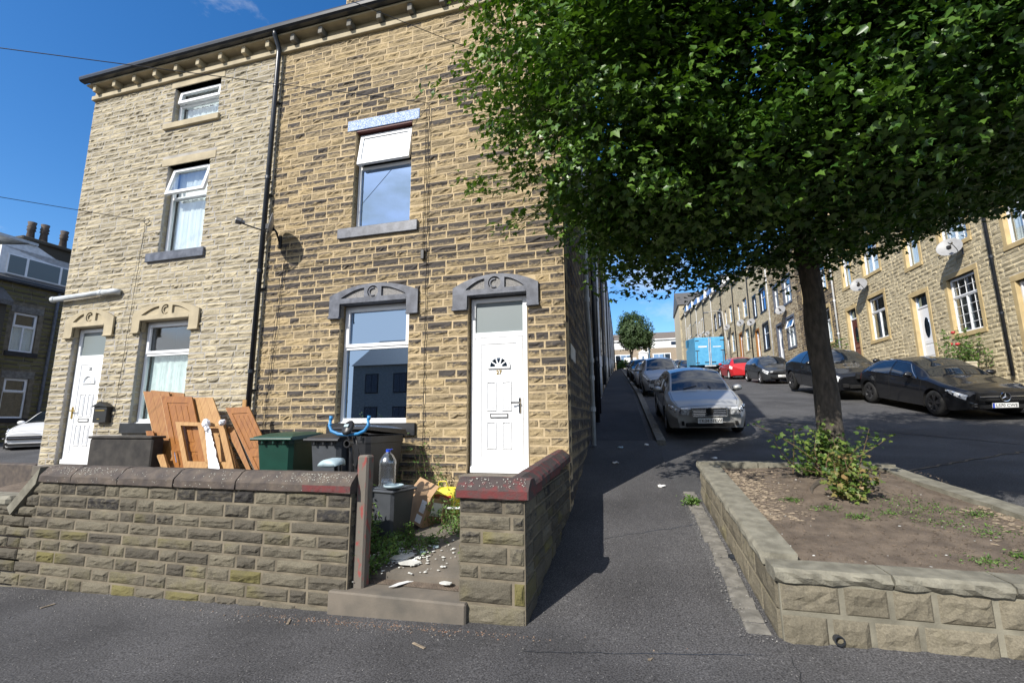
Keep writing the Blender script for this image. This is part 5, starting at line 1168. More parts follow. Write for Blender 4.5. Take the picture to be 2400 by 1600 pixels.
def make_car(name, lab, cat, pos, rz, pitch, paint, spec, detail=True, plate=None, facing=1, grille='bars', group='cars parked along the side street', rim='rim_silver', grille_h=(.5, .68)):
    root = thing(name, pos, lab, cat, group); root.rotation_euler = Matrix.Rotation(rz, 3, 'Z').to_4x4().to_euler() if not pitch else (Matrix.Rotation(0, 3, 'Z') @ Matrix.Rotation(pitch, 3, 'X') @ Matrix.Rotation(rz, 3, 'Z')).to_euler()
    root.scale = (1.05,)*3 if detail else (1, 1, 1)
    L_, W_ = spec['L'], spec['W']; b = Body(L_, W_, spec['roof'], spec['sh'], spec.get('sill', .2), spec['cowl'], spec.get('roofw', .66), spec.get('hoodw', .8), spec.get('nose', .26), spec.get('tail', .16), rear0=spec['gh'])
    wf, wr_, wrad = spec['wf'], spec['wr'], spec.get('wrad', .31); Ra = wrad+.05
    ds = .055 if detail else .13; ns = int(L_/ds); ts = [0, .12, .25, .38, .5, .62, .74, .86, .95, 1, 1.08, 1.3, 1.5, 1.7, 1.9, 2, 2.06, 2.2, 2.4, 2.6, 2.8, 3] if detail else [0, .2, .4, .6, .8, 1, 1.3, 1.7, 2, 2.2, 2.6, 3]
    nt_ = len(ts); mb = MB(); vs = []; idx = {}
    ssv = [L_*i/ns for i in range(ns+1)]
    # mirrored ring
    ring = [(t, 1) for t in ts]+[(t, -1) for t in ts[-2::-1]]; nr = len(ring)
    for s in ssv:
        for (t, sd_) in ring: vs.append(b.P(s, t, sd_))
    fs = []; dele = set()
    def inarch(p): return any((p[1]-w_)**2+(p[2]-wrad)**2 < Ra*Ra for w_ in (wf, wr_))
    for i in range(ns):
        for k in range(nr-1):
            q = (i*nr+k, i*nr+k+1, (i+1)*nr+k+1, (i+1)*nr+k); c = sum((vs[j] for j in q), Vector())/4
            t = max(ring[k][0], ring[k+1][0])
            if t <= 1.0 and inarch(c): dele.update(q); continue
            fs.append(q)
    used = set(j for f in fs for j in f)
    for j in dele & used:
        p = vs[j]; w_ = min((wf, wr_), key=lambda w: abs(w-p[1])); d = Vector((p[1]-w_, p[2]-wrad)); 
        if d.length > 1e-4 and d.length < Ra*1.5: d = d.normalized()*Ra; vs[j] = Vector((p[0], w_+d.x, wrad+d.y))
    fs.append(tuple(range(nr))[::-1]); fs.append(tuple(range(ns*nr, (ns+1)*nr))); 
    for k in range(1): pass
    for i in range(ns): fs.append((i*nr, (i+1)*nr, (i+1)*nr+nr-1, i*nr+nr-1))
    fs = [f for f in fs]
    mb.add([tuple(v) for v in vs], fs); body = mb.build('body', paint, root, local=True, smooth=False)
    me = body.data; me.shade_smooth()
    try: me.set_sharp_from_angle(angle=R(38))
    except Exception: pass
    # dark wheel wells
    mb = MB()
    for w_ in (wf, wr_):
        for sd_ in (1, -1):
            vs2 = []
            for i in range(13):
                a = -.35+math.pi*1.22*i/12
                for x in (b.half(w_)*.985, W_/2-.36): vs2.append((x*sd_, w_+Ra*math.cos(a), wrad+Ra*math.sin(a)))
            mb.add(vs2, [(2*i, 2*i+1, 2*i+3, 2*i+2) for i in range(12)]); mb.add([((W_/2-.36)*sd_, w_+Ra*math.cos(-.35+math.pi*1.22*i/12), wrad+Ra*math.sin(-.35+math.pi*1.22*i/12)) for i in range(13)], [tuple(range(13))])
    mb.build('wheel_arch', 'dark_void', root, local=True, smooth=True)
    # wheels
    for w_ in (wf, wr_):
        for sd_ in (1, -1):
            xo = (b.half(w_)-.02)*sd_; wroot = None
            mb = MB(); tw = .2*sd_; c = (xo, w_, wrad)
            mb.lathe([(wrad*.66, -0.0), (wrad*.9, .005*sd_), (wrad*.97, -.025*sd_), (wrad, -.05*sd_), (wrad, -tw+.03*sd_), (wrad*.9, -tw), (wrad*.6, -tw)], 22 if detail else 12, axis='x', c=c); wo = mb.build('wheel', 'rubber', root, local=True, smooth=True)
            mb = MB(); mb.lathe([(wrad*.68, -.002*sd_), (wrad*.62, -.012*sd_), (wrad*.6, -.07*sd_), (.01, -.075*sd_)], 22 if detail else 12, axis='x', c=c); ro = mb.build('rim', 'rim_dark', wo, local=True, smooth=True)
            mb = MB()
            for k in range(5):
                a = 2*math.pi*k/5+.3
                for da in ((-.16, .16) if detail else (0,)):
                    d = Vector((0, math.cos(a), math.sin(a))); e = Vector((0, math.cos(a+da*1.25), math.sin(a+da*1.25))); nrm = Vector((0, -math.sin(a), math.cos(a)))*.014; cc = Vector(c)
                    P = [cc+d*wrad*.1+nrm, cc+e*wrad*.64+nrm*1.3, cc+e*wrad*.64-nrm*1.3, cc+d*wrad*.1-nrm]; P = [p+Vector((-.022*sd_, 0, 0)) for p in P]; mb.prism([tuple(p) for p in P], (.018*sd_, 0, 0))
            mb.lathe([(wrad*.17, -.03*sd_), (wrad*.16, -.0), (.01, .004*sd_)], 10, axis='x', c=c)
            mb.lathe([(wrad*.66, -.03*sd_), (wrad*.69, -.004*sd_), (wrad*.62, -.004*sd_), (wrad*.6, -.03*sd_)], 22 if detail else 12, axis='x', c=c)
            mb.build('spoke_face', rim, ro, local=True)
    # glass
    gh = spec['gh']; cw = spec['cowl']
    for nm, s0, s1 in (('windscreen', cw+.05, gh[0]-.02), ('rear_window', gh[1]+.06, gh[2]-.06)):
        mb = MB(); n = 14; m2 = 8; vs = []
        for j in range(m2+1):
            for i in range(n+1):
                a = (i/n)*2-1; sd_ = 1 if a >= 0 else -1; t = 3-abs(a)*.93; vs.append(tuple(b.P(lerp(s0, s1, j/m2), t, sd_, .005)))
        mb.add(vs, [(j*(n+1)+i, j*(n+1)+i+1, (j+1)*(n+1)+i+1, (j+1)*(n+1)+i) for j in range(m2) for i in range(n)]); mb.build(nm, 'car_glass', root, local=True, smooth=True)
    mid = spec.get('pillar', (gh[0]+gh[1])/2+.05)
    s_end = spec.get('dlo', gh[2]-.35)
    for sd_ in (1, -1):
        for (s0, s1, k) in ((cw+.28, mid-.04, 0), (mid+.04, s_end, 1)):
            def tt(a, c, s0=s0, s1=s1, k=k):
                lo = 1.06; hi = 1.88; s = lerp(s0, s1, a)
                if k == 0: hi = lerp(1.16, 1.88, min(1, (s-s0)/max(.01, (gh[0]-s0)*.55)))
                else: hi = lerp(1.88, 1.25, max(0, (s-(s1-.5))/.5)**1.6)
                return lerp(lo, hi, c)
            patch(b, lambda a, c, s0=s0, s1=s1: lerp(s0, s1, a), tt, sd_, .006, 12, 4).build('side_window', 'car_glass', root, local=True, smooth=True)
        if detail:
            if spec.get('chrome_line'):
                mb = MB(); mb.tube([tuple(b.P(lerp(cw+.3, s_end, i/20), 1.03, sd_, .008)) for i in range(21)]+[tuple(b.P(lerp(s_end, s_end-.5, i/5), lerp(1.03, 1.88, (i/5)**.6), sd_, .008)) for i in range(1, 6)]+[tuple(b.P(lerp(s_end-.5, gh[0]-.1, i/10), 1.9, sd_, .008)) for i in range(1, 11)]+[tuple(b.P(lerp(gh[0]-.1, cw+.3, i/8), lerp(1.9, 1.1, i/8), sd_, .008)) for i in range(1, 9)], .009, 5); mb.build('window_trim', 'chrome', root, local=True)
            # door seams and handles
            for s in (cw+.12, mid, spec['wr']-.35):
                mb = MB(); mb.tube([tuple(b.P(s, .12+.88*i/8, sd_, .0015)) for i in range(9)], .004, 4); mb.build('door_seam', 'dark_void', root, local=True)
            for s in (mid-.2, s_end-.25):
                p = b.P(s, .86, sd_, .02); mb = MB(); mb.box((p.x-.012, p.y-.09, p.z-.012), (p.x+.012, p.y+.09, p.z+.012), .008); mb.build('door_handle', paint, root, local=True)
        # mirrors
        p = b.P(cw+.42, 1.05, sd_); mb = MB(); mb.T = Matrix.Translation((p.x+.13*sd_, p.y, p.z+.09)) @ Matrix.Diagonal((.12, .07, .078, 1)); mb.lathe([(.02, -1), (.6, -.8), (.95, -.3), (1, .2), (.9, .75), (.5, .95), (.02, 1)], 12, axis='y'); mi_ = mb.build('wing_mirror', paint, root, local=True, smooth=True)
        mb = MB(); mb.box((min(p.x-.02*sd_, p.x+.09*sd_), p.y-.03, p.z), (max(p.x-.02*sd_, p.x+.09*sd_), p.y+.03, p.z+.05), .01); mb.build('mirror_arm', 'bike_black', mi_, local=True)
        # lights
        hl_ = spec.get('hl', (.05, .52, .80, 1.0, 1.55))
        s0, s1, t0, t1, t2 = hl_
        fsf = lambda a, c: lerp(s0, s1, a); ftf = lambda a, c: lerp(lerp(t0, t0+.12, a), lerp(t2, t1, a), c)
        patch(b, fsf, ftf, sd_, .004, 10, 6).build('headlight', 'lamp_silver', root, local=True, smooth=True); 
        if detail:
            for (a, c, r_) in ((.22, .45, .045), (.5, .5, .05), (.78, .5, .035)):
                p = b.P(fsf(a, c), ftf(a, c), sd_, .008); mb = MB(); mb.T = Matrix.Translation(p) @ Matrix.Diagonal((1, .6, 1, 1)); mb.lathe([(r_, .01), (r_*.8, -.012), (.004, .0)], 12, axis='y'); mb.build('lamp_bowl', 'chrome', root, local=True, smooth=True)
            pass
        tl = spec.get('tl', (L_-.35, L_-.02, .72, 1.05)); fs2 = lambda a, c: lerp(tl[0], tl[1], a); ft2 = lambda a, c: lerp(tl[2], tl[3], c)
        patch(b, fs2, ft2, sd_, .006, 6, 4).build('tail_light', 'lamp_red' if not spec.get('clear_tl') else 'upvc_white', root, local=True, smooth=True)
    # front details
    zt = interp(b.roof, 0); fwid = b.half(0)*.93
    def fb(x0, x1, z0, z1, d0, d1, material, nm, par=None, bev=.006):
        mb = MB(); mb.box((x0, d0, z0), (x1, d1, z1), bev); return mb.build(nm, material, par or root, local=True)
    gh0, gh1 = grille_h
    if grille == 'bars':
        g = fb(-.36, .36, gh0, gh1, -.012, .12, 'dark_void', 'grille')
        for i in range(5): z = lerp(gh0+.012, gh1-.012, i/4); fb(-.35, .35, z-.009, z+.009, -.028, .05, 'chrome', 'grille_bar', g, .004)
        mb = MB(); mb.lathe([(.085, -.04), (.08, -.05), (.004, -.052)], 18, axis='y', c=(0, 0, (gh0+gh1)/2+.02)); mb.build('badge', 'dark_void', g, local=True)
        for (xa, xb, za, zb_) in ((-.385, .385, gh1, gh1+.022), (-.375, -.355, gh0, gh1), (.355, .375, gh0, gh1), (-.36, .36, gh0-.015, gh0)): fb(xa, xb, za, zb_, -.03, .06, paint, 'grille_frame', g, .006)
    elif grille == 'star':
        g = fb(-.52, .52, gh0, gh1, -.012, .12, 'dark_void', 'grille')
        mb = MB()
        for i in range(26):
            for j in range(6): x = -.5+i*.04+(j % 2)*.02; z = gh0+.02+j*(gh1-gh0-.04)/5; mb.box((x-.006, -.018, z-.005), (x+.006, -.01, z+.005))
        o = mb.build('grille_mesh', 'rim_dark', g, local=True); o['kind'] = 'stuff'
        fb(-.5, -.1, (gh0+gh1)/2-.014, (gh0+gh1)/2+.014, -.035, 0, 'chrome', 'grille_bar', g); fb(.1, .5, (gh0+gh1)/2-.014, (gh0+gh1)/2+.014, -.035, 0, 'chrome', 'grille_bar', g)
        zc = (gh0+gh1)/2; mb = MB(); mb.T = Matrix.Translation((0, -.05, zc)); mb.lathe([(.095, -.008), (.108, -.012), (.108, .012), (.095, .008), (.095, -.008)], 28, axis='y')
        for k in range(3):
            a = math.pi/2+2*math.pi*k/3; d = Vector((math.cos(a), 0, math.sin(a))); n_ = Vector((-d.z, 0, d.x)); mb.add([tuple(d*.098), tuple(n_*.018), tuple(-n_*.018), (0, -.02, 0)], [(0, 1, 3), (0, 3, 2), (0, 2, 1)])
        mb.build('star_badge', 'chrome', g, local=True)
    elif grille == 'kidney':
        for sd_ in (1, -1):
            g = fb(.03*sd_ if sd_ > 0 else -.31, .31 if sd_ > 0 else -.03, gh0, gh1, -.015, .1, 'dark_void', 'grille')
            for i in range(7): x = (.05+i*.037)*sd_; fb(x-.006, x+.006, gh0+.01, gh1-.01, -.03, .02, 'chrome', 'grille_bar', g, .002)
    else:
        g = fb(-.5, .5, gh0, gh1, -.01, .1, 'dark_void', 'grille'); 
        if grille == 'line': fb(-.48, .48, (gh0+gh1)/2-.006, (gh0+gh1)/2+.006, -.02, .02, 'chrome', 'grille_bar', g, .003)
    lo = spec.get('low', (.29, .37)); fb(-.5, .5, lo[0], lo[1], -.012, .1, 'dark_void', 'bumper_intake')
    for sd_ in (1, -1):
        x0, x1 = sorted((.54*sd_, (fwid-.03)*sd_)); q = fb(min(x0, x1), max(x0, x1), lo[0]+.03, lo[1]+.04, -.006, .1, 'dark_void', 'fog_lamp_recess')
        if detail and grille in ('bars', 'line'):
            x0, x1 = sorted((.44*sd_, (fwid-.005)*sd_)); fb(x0, x1, gh0+.02, gh1+.015, -.008, .1, 'lamp_silver', 'headlight_inner', None, .02)
            for xx in (.5, .6): mb = MB(); mb.lathe([(.045, -.02), (.04, -.004), (.005, -.0)], 14, axis='y', c=(xx*sd_, 0, (gh0+gh1)/2+.015)); mb.build('lamp_bowl', 'rim_dark', root, local=True, smooth=True)
        if grille == 'star':
            for i in range(2): z = lo[0]+.05+i*.06; fb(x0, x1, z, z+.012, -.01, .12, 'chrome', 'fin', q, .003)
    if plate:
        zc = spec.get('plz', .42); pl_ = fb(-.26, .26, zc-.056, zc+.056, -.045, -.02, 'plate_white' if facing else 'bag_yellow', 'number_plate', None, .004)
        if grille == 'star': fb(-.26, -.222, zc-.055, zc+.055, -.047, -.044, 'plate_blue', 'plate_band', pl_, 0)
        if detail:
            M4 = Matrix.Translation((.0 if grille != 'star' else .02, -.049, zc)) @ Matrix.Rotation(math.pi/2, 4, 'X'); text_mesh(plate, .098, 'plate_text', 'text_black', pl_, M4, .001, 0)
    if detail:
        for sd_ in (1, -1):   # bonnet seams, wipers
            mb = MB(); mb.tube([tuple(b.P(lerp(.25, cw, i/10), 2.02, sd_, .0015)) for i in range(11)], .004, 4); mb.build('bonnet_seam', 'dark_void', root, local=True)
        mb = MB(); mb.tube([tuple(b.P(.12, 3-.98*abs(i/8-1), 1 if i < 8 else -1, .0015)) for i in range(0, 17)], .004, 4); mb.build('bonnet_edge', 'dark_void', root, local=True)
        for x in (-.35, .25): q = MB(); sdd = 1 if x > 0 else -1; q.tube([tuple(b.P(cw+.07, 3-abs(x)/ (W_/2*.75), sdd, .02)), tuple(b.P(cw+.14, 3-abs(x-.45 if x > 0 else x+.4)/(W_/2*.75), 1 if x > 0 else -1, .02))], .008, 5); q.build('wiper', 'bike_black', root, local=True)
    return root, b
SALOON = dict(L=4.63, W=1.76, wf=.93, wr=3.62, cowl=1.12, gh=(1.95, 3.25, 4.05), roof=[(0, .70), (.12, .745), (.5, .86), (1.12, .99), (1.5, 1.25), (1.95, 1.455), (2.5, 1.49), (3.25, 1.44), (4.05, 1.13), (4.5, 1.08), (4.63, .95)], sh=[(0, .58), (.4, .72), (1.12, .88), (2.5, .93), (4.1, .99), (4.63, .85)], hl=(.0, .5, .66, 1.0, 1.75), plz=.43, nose=.24, noselen=.75, low=(.29, .37), roofw=.68, hoodw=.82)
HATCH = dict(L=3.75, W=1.66, wf=.72, wr=3.15, wrad=.29, cowl=.85, gh=(1.65, 3.0, 3.62), roof=[(0, .72), (.15, .8), (.5, .93), (.85, 1.03), (1.65, 1.5), (2.2, 1.53), (3.0, 1.47), (3.62, 1.05), (3.75, .9)], sh=[(0, .6), (.4, .8), (.85, .93), (3.4, 1.0), (3.75, .85)], hl=(.05, .55, .7, 1.25, 1.65), nose=.3, plz=.4)
SUV = dict(L=4.87, W=1.98, wf=.88, wr=3.81, wrad=.39, cowl=1.25, gh=(2.15, 3.3, 4.75), sill=.3, roof=[(0, .82), (.15, .93), (.6, 1.06), (1.25, 1.18), (2.15, 1.63), (2.8, 1.69), (3.3, 1.65), (4.75, 1.22), (4.87, 1.05)], sh=[(0, .7), (.5, .95), (1.25, 1.08), (3.8, 1.16), (4.87, 1.02)], hl=(.05, .6, .76, 1.0, 1.35), low=(.42, .52), plz=.5, nose=.22, roofw=.62, dlo=4.3)
GOLF = dict(L=4.2, W=1.78, wf=.88, wr=3.46, wrad=.31, cowl=1.1, gh=(1.9, 3.45, 4.08), roof=[(0, .68), (.12, .76), (.5, .88), (1.1, 1.0), (1.9, 1.43), (2.5, 1.48), (3.45, 1.43), (4.08, 1.05), (4.2, .9)], sh=[(0, .58), (.5, .78), (1.1, .9), (3.6, 1.0), (4.2, .85)], hl=(.05, .5, .72, 1.0, 1.4), nose=.25)
ACLASS = dict(L=4.42, W=1.8, wf=.88, wr=3.61, wrad=.325, cowl=1.2, gh=(2.1, 3.45, 4.25), roof=[(0, .66), (.1, .74), (.5, .84), (1.2, .98), (1.65, 1.22), (2.1, 1.4), (2.6, 1.44), (3.45, 1.38), (4.25, 1.05), (4.42, .92)], sh=[(0, .55), (.5, .74), (1.2, .88), (3.6, .98), (4.42, .85)], hl=(.03, .5, .76, .93, 1.2), nose=.24, low=(.28, .36), plz=.36, dark_hl=False, chrome_line=True, pillar=2.6, dlo=3.75)
MINI = dict(HATCH); MINI['tl'] = (3.3, 3.72, .75, 1.3)
sp = math.atan(.16); sp2 = math.atan(.118); STR = R(2.2)
def place(off, y, roadf=roadz): x = sx(off, y); return (x, y, roadf(x, y)+.004)
# root origin = front end of the car on the road; +s runs up the street
def front(off, y): p = place(off, y); return p
make_car('parked_car', 'silver saloon with plate YK04 NTW, nearest of the cars at the left kerb', 'car', place(2.78, 5.3), STR, sp, 'paint_silver', SALOON, True, 'YK04 NTW', grille='bars', grille_h=(.53, .70))
make_car('parked_car', 'small silver hatchback second in the shaded row, behind the silver saloon', 'car', place(2.62, 14.2), STR, sp, 'paint_silverblue', HATCH, True, 'YX55 KNE', grille='line', grille_h=(.56, .68))
make_car('parked_car', 'pale silver car third in the shaded row, mostly hidden by the small hatchback', 'car', place(2.6, 20.2), STR, sp2, 'paint_silverblue', GOLF, False)
make_car('parked_car', 'dark estate car with roof rails fourth in the shaded row', 'car', place(2.6, 27.0), STR, sp2, 'paint_black', SUV, False)
make_car('parked_car', 'dark blue car fifth in the shaded row under the small tree', 'car', place(2.6, 36.0), STR, sp2, 'paint_navy', SUV, False)
m_, mb_ = make_car('parked_car', 'glossy black hatchback with star badge and plate LS70 CWE at the right edge', 'car', (9.62, 7.62, roadz(9.4, 8.4)+.03-.13), R(5.5), sp, 'paint_black', ACLASS, True, 'LS70 CWE', grille='star', grille_h=(.46, .66), rim='rim_dark')
make_car('parked_car', 'black coupe styled SUV behind the tree trunk on the right', 'car', place(8.98, 11.75), STR, sp, 'paint_black', SUV, True, None, grille='kidney', grille_h=(.72, .9), rim='rim_dark')
make_car('parked_car', 'dark grey hatchback parked between the red hatchback and the black SUV', 'car', place(9.42, 21.2), STR, sp2, 'paint_darkgrey', GOLF, True, 'YH09', grille='line', grille_h=(.56, .66))
RED = dict(GOLF); RED['clear_tl'] = True; RED['tl'] = (3.75, 4.16, .7, .98)
p = place(9.35, 32.8); make_car('parked_car', 'bright red hatchback seen from behind, parked beside the blue truck', 'car', p, STR+math.pi, sp2, 'paint_red', RED, True, rim='pipe_white')
for (off, y, pt_, lab, spc) in ((8.9, 50, 'paint_black', 'dark car just behind the blue truck in the distant right row', GOLF), (8.9, 56, 'paint_darkgrey', 'grey car second in the distant row beyond the truck', HATCH), (8.9, 62.5, 'paint_navy', 'blue car third in the distant row beyond the truck', GOLF), (8.5, 69, 'paint_black', 'black car fourth in the distant row beyond the truck', HATCH), (7.6, 76, 'paint_white', 'white car at the top end of the distant row', GOLF)):
    make_car('parked_car', lab, 'car', place(off, y), STR, sp2, pt_, spc, False)
make_car('parked_car', 'white hatchback at the far left beyond the dark low wall, seen past the house corner', 'car', (-20.5, 5.3, gz(-19, 4)+.0), R(30), R(3), 'paint_white', dict(HATCH), True, None, grille='line', grille_h=(.5, .62))
# blue box truck
vt = thing('box_truck', (*place(8.5, 35.8)[:2], place(8.5, 35.8)[2]), 'light blue box truck seen from behind, parked in the middle distance on the right', 'truck'); vt.rotation_euler = (sp2, 0, STR)
def vb(a, c, material, nm, par=None, bev=.02): mb = MB(); mb.box(a, c, bev); return mb.build(nm, material, par or vt, local=True)
vb((-1.17, 0, .95), (1.17, 4.6, 3.35), 'sky_blue_paint', 'cargo_box', None, .03); vb((-1.17, 3.4, 2.6), (1.17, 5.4, 3.34), 'sky_blue_paint', 'cab_roof_box')
cab = vb((-1.0, 4.6, .5), (1.0, 6.6, 2.5), 'sky_blue_paint', 'cab', None, .15); vb((-1.0, .3, .6), (1.0, 4.6, .9), 'dark_void', 'chassis'); vb((-1.02, -.02, .42), (1.02, .1, .56), 'rim_dark', 'rear_bumper'); vb((-.45, -.05, .84), (.45, .05, .97), 'pipe_grey', 'tow_step')
for sd_ in (-1, 1):
    d = vb((.04*sd_ if sd_ > 0 else -1.1, -.035, 1.02), (1.1 if sd_ > 0 else -.04, .0, 3.24), 'sky_blue_paint', 'rear_door', None, .01)
    vb((.03 if sd_ > 0 else -.10, -.07, 1.0), (.10 if sd_ > 0 else -.03, -.036, 3.28), 'pipe_grey', 'lock_bar', d, .01); vb((1.0 if sd_ > 0 else -1.05, -.07, 1.05), (1.05 if sd_ > 0 else -1.0, -.036, 2.2), 'metal_dull', 'door_post', d, .01)
    for z in (1.15, 2.2, 3.05): vb((.85 if sd_ > 0 else -1.16, -.06, z), (1.16 if sd_ > 0 else -.85, -.037, z+.06), 'rim_dark', 'hinge', d, .01)
    vb((.1 if sd_ > 0 else -.45, -.08, 1.2), (.45 if sd_ > 0 else -.1, -.037, 1.26), 'rim_dark', 'handle', d, .01)
    vb((.25 if sd_ > 0 else -.92, -.038, 2.5), (.92 if sd_ > 0 else -.22, -.0355, 2.57 if sd_ > 0 else 2.62), 'label_white', 'faded_lettering', d, 0)
    vb((.75*sd_-.1, -.06, .6), (.75*sd_+.1, 0, .7), 'lamp_red', 'tail_light')
    for yy in (1.1, 5.4):
        mb = MB(); mb.lathe([(.2, 0), (.36, .0), (.39, -.04*sd_), (.39, -.2*sd_), (.2, -.22*sd_)], 16, axis='x', c=(1.05*sd_, yy, .39)); w_ = mb.build('wheel', 'rubber', vt, local=True, smooth=True)
        mb = MB(); mb.lathe([(.22, -.02*sd_), (.1, -.06*sd_), (.01, -.02*sd_)], 12, axis='x', c=(1.05*sd_, yy, .39)); mb.build('rim', 'rim_silver', w_, local=True, smooth=True)

# ================================================================ LEAVES
rng = np.random.default_rng(11)
LEAF = np.array([(0, 0, 0), (.30, .04, .05), (.56, .46, .02), (.27, .50, .05), (0, 1, -.04), (-.27, .50, .05), (-.56, .46, .02), (-.30, .04, .05)], dtype=np.float64)
LEAFP = [(0, 1, 2, 3, 4), (0, 4, 5, 6, 7)]
def leaf_cloud(name, pos, nrm, size, tint, material, parent, droop=.5, pointed=False, kind='stuff'):
    N = len(pos); pos = np.asarray(pos); n = nrm/np.linalg.norm(nrm, axis=1, keepdims=True)
    t = rng.normal(size=(N, 3)); t[:, 2] -= droop; t -= n*(t*n).sum(1, keepdims=True); t /= np.linalg.norm(t, axis=1, keepdims=True); b = np.cross(t, n)
    base = LEAF.copy()
    if pointed: base[:, 0] *= .45
    V = pos[:, None, :]+size[:, None, None]*(base[None, :, 0:1]*b[:, None, :]+base[None, :, 1:2]*t[:, None, :]+base[None, :, 2:3]*n[:, None, :]*2.2)
    V = V.reshape(-1, 3)
    if parent is not None: V = V-np.array(root_loc(parent))
    me = bpy.data.meshes.new(name); me.vertices.add(N*8); me.vertices.foreach_set('co', V.astype(np.float32).ravel())
    loops = (np.array(LEAFP).ravel()[None, :]+np.arange(N)[:, None]*8).ravel().astype(np.int32)
    me.loops.add(len(loops)); me.loops.foreach_set('vertex_index', loops); me.polygons.add(N*2); me.polygons.foreach_set('loop_start', np.arange(N*2, dtype=np.int32)*5)
    try: me.polygons.foreach_set('loop_total', np.full(N*2, 5, dtype=np.int32))
    except Exception: pass
    me.update(calc_edges=True); me.validate()
    at = me.color_attributes.new('tint', 'FLOAT_COLOR', 'POINT'); c = np.ones((N, 8, 4), dtype=np.float32); c[:, :, 0] = tint[:, None]; at.data.foreach_set('color', c.ravel())
    me.materials.append(MATS[material]); o = bpy.data.objects.new(name, me); COL.objects.link(o); o.parent = parent; o['kind'] = kind
    return o
def lobes_points(lobes, n, shell=(.72, 1.0), zmin=None):
    out_ = []; w = np.array([l[3]*l[4]+l[4]*l[5]+l[3]*l[5] for l in lobes]); w = w/w.sum()
    for l, k in zip(lobes, rng.multinomial(n, w)):
        d = rng.normal(size=(k, 3)); d /= np.linalg.norm(d, axis=1, keepdims=True); r_ = shell[0]+(shell[1]-shell[0])*rng.random(k)**.55
        wob_ = np.array([1+.22*mnoise.noise(Vector((q[0]*2.3+l[0], q[1]*2.3, q[2]*2.3))) for q in d])
        p = np.array(l[:3])+d*np.array(l[3:6])*(r_*wob_)[:, None]; out_.append(np.hstack([p, d]))
    A = np.vstack(out_)
    if zmin is not None:
        lo_ = A[:, 2] < zmin; A[lo_, 2] = zmin+rng.random(lo_.sum())*.35+np.abs(A[lo_, 2]-zmin)*.1
    return A
def limb(mb, p0, p1, r0_, r1_, bend=.2, n=7, sides=8):
    p0, p1 = Vector(p0), Vector(p1); mid = Vector((rnd.uniform(-bend, bend), rnd.uniform(-bend, bend), rnd.uniform(-.2, bend)))*(p1-p0).length*.5; pts = []; rs = []
    for i in range(n+1):
        t = i/n; pts.append(p0.lerp(p1, t)+mid*math.sin(t*math.pi)); rs.append(lerp(r0_, r1_, t))
    mb.tube(pts, rs, sides); return pts
# ---- the big tree in the planter
TB = Vector((3.28, .12, .75)); TT = Vector((3.06, .1, 3.75))
tree = thing('tree', tuple(TB), 'large leafy maple tree rising from the stone planter, covering the upper right', 'tree')
mb = MB(); pts = []; rs = []
for i in range(15):
    t = i/14; z = lerp(.62, 5.2, t); q = (z-.75)/3; pts.append((3.29-.045*q*1.1+.012*math.sin(i*1.7), .12+.01*math.cos(i*1.3), z)); rs.append(.147-.024*q*1.0+.1*math.exp(-(z-.72)*5)+.006*math.sin(i*2.1))
mb.tube(pts, rs, 18); mb.build('trunk', 'bark', tree, smooth=True)
for (e, r_) in (((1.0, -.9, 5.2), .07), ((.9, -.6, 6.8), .06), ((2.2, -2.4, 5.6), .06), ((3.4, -2.6, 6.6), .05), ((5.4, -.9, 5.4), .075), ((5.2, .6, 6.2), .06), ((3.2, 1.6, 5.8), .06), ((1.8, 1.1, 5.2), .06), ((3.0, -.4, 8.2), .07), ((4.4, -2.0, 4.9), .05)):
    mb = MB(); z0_ = rnd.uniform(4.1, 5.0); st_p = (3.08, .1, z0_); P_ = limb(mb, st_p, e, r_*1.15, .02, .25)
    for j in range(4):
        a = P_[rnd.randint(3, 6)]; limb(mb, a, a+Vector((rnd.uniform(-1, 1), rnd.uniform(-1, 1), rnd.uniform(-.2, .9)))*.9, .02, .006, .3, 4, 5)
    mb.build('branch', 'bark', tree, smooth=True)
LOB = [(3.7, -3.1, 7.6, 2.7, 1.9, 1.6), (3.4, -.4, 6.3, 2.75, 2.6, 2.6), (1.0, -2.0, 4.55, 1.35, 1.1, 1.0), (.62, -2.3, 5.6, 1.0, 1.0, 1.25), (1.3, -2.2, 6.5, 1.3, 1.2, 1.2), (1.35, -1.2, 4.4, 1.0, .9, .75), (5.3, -1.3, 4.75, 2.1, 1.7, 1.1), (4.3, -1.6, 4.5, 1.8, 1.4, .85), (5.6, -.7, 5.6, 2.3, 2.0, 1.9), (3.1, -2.2, 5.7, 2.4, 1.5, 1.7), (1.6, -.1, 4.6, 1.4, 1.1, .9)]
spr = lobes_points(LOB, 1350, (.8, 1.06), 3.72)
cl = np.repeat(spr, 6, axis=0); cl[:, :3] += rng.normal(size=(len(cl), 3))*np.array([.21, .21, .085])
inn = lobes_points(LOB, 1500, (.2, .78), 3.75)
fl_ = np.column_stack([rng.uniform(.4, 7.2, 1150), rng.uniform(-2.8, 1.3, 1150), rng.uniform(3.62, 4.6, 1150), np.zeros(1150), np.zeros(1150), -np.ones(1150)*.3]); fl_ = fl_[((fl_[:, 0]-3.7)/3.7)**2+((fl_[:, 1]+.5)/2.4)**2 < 1]
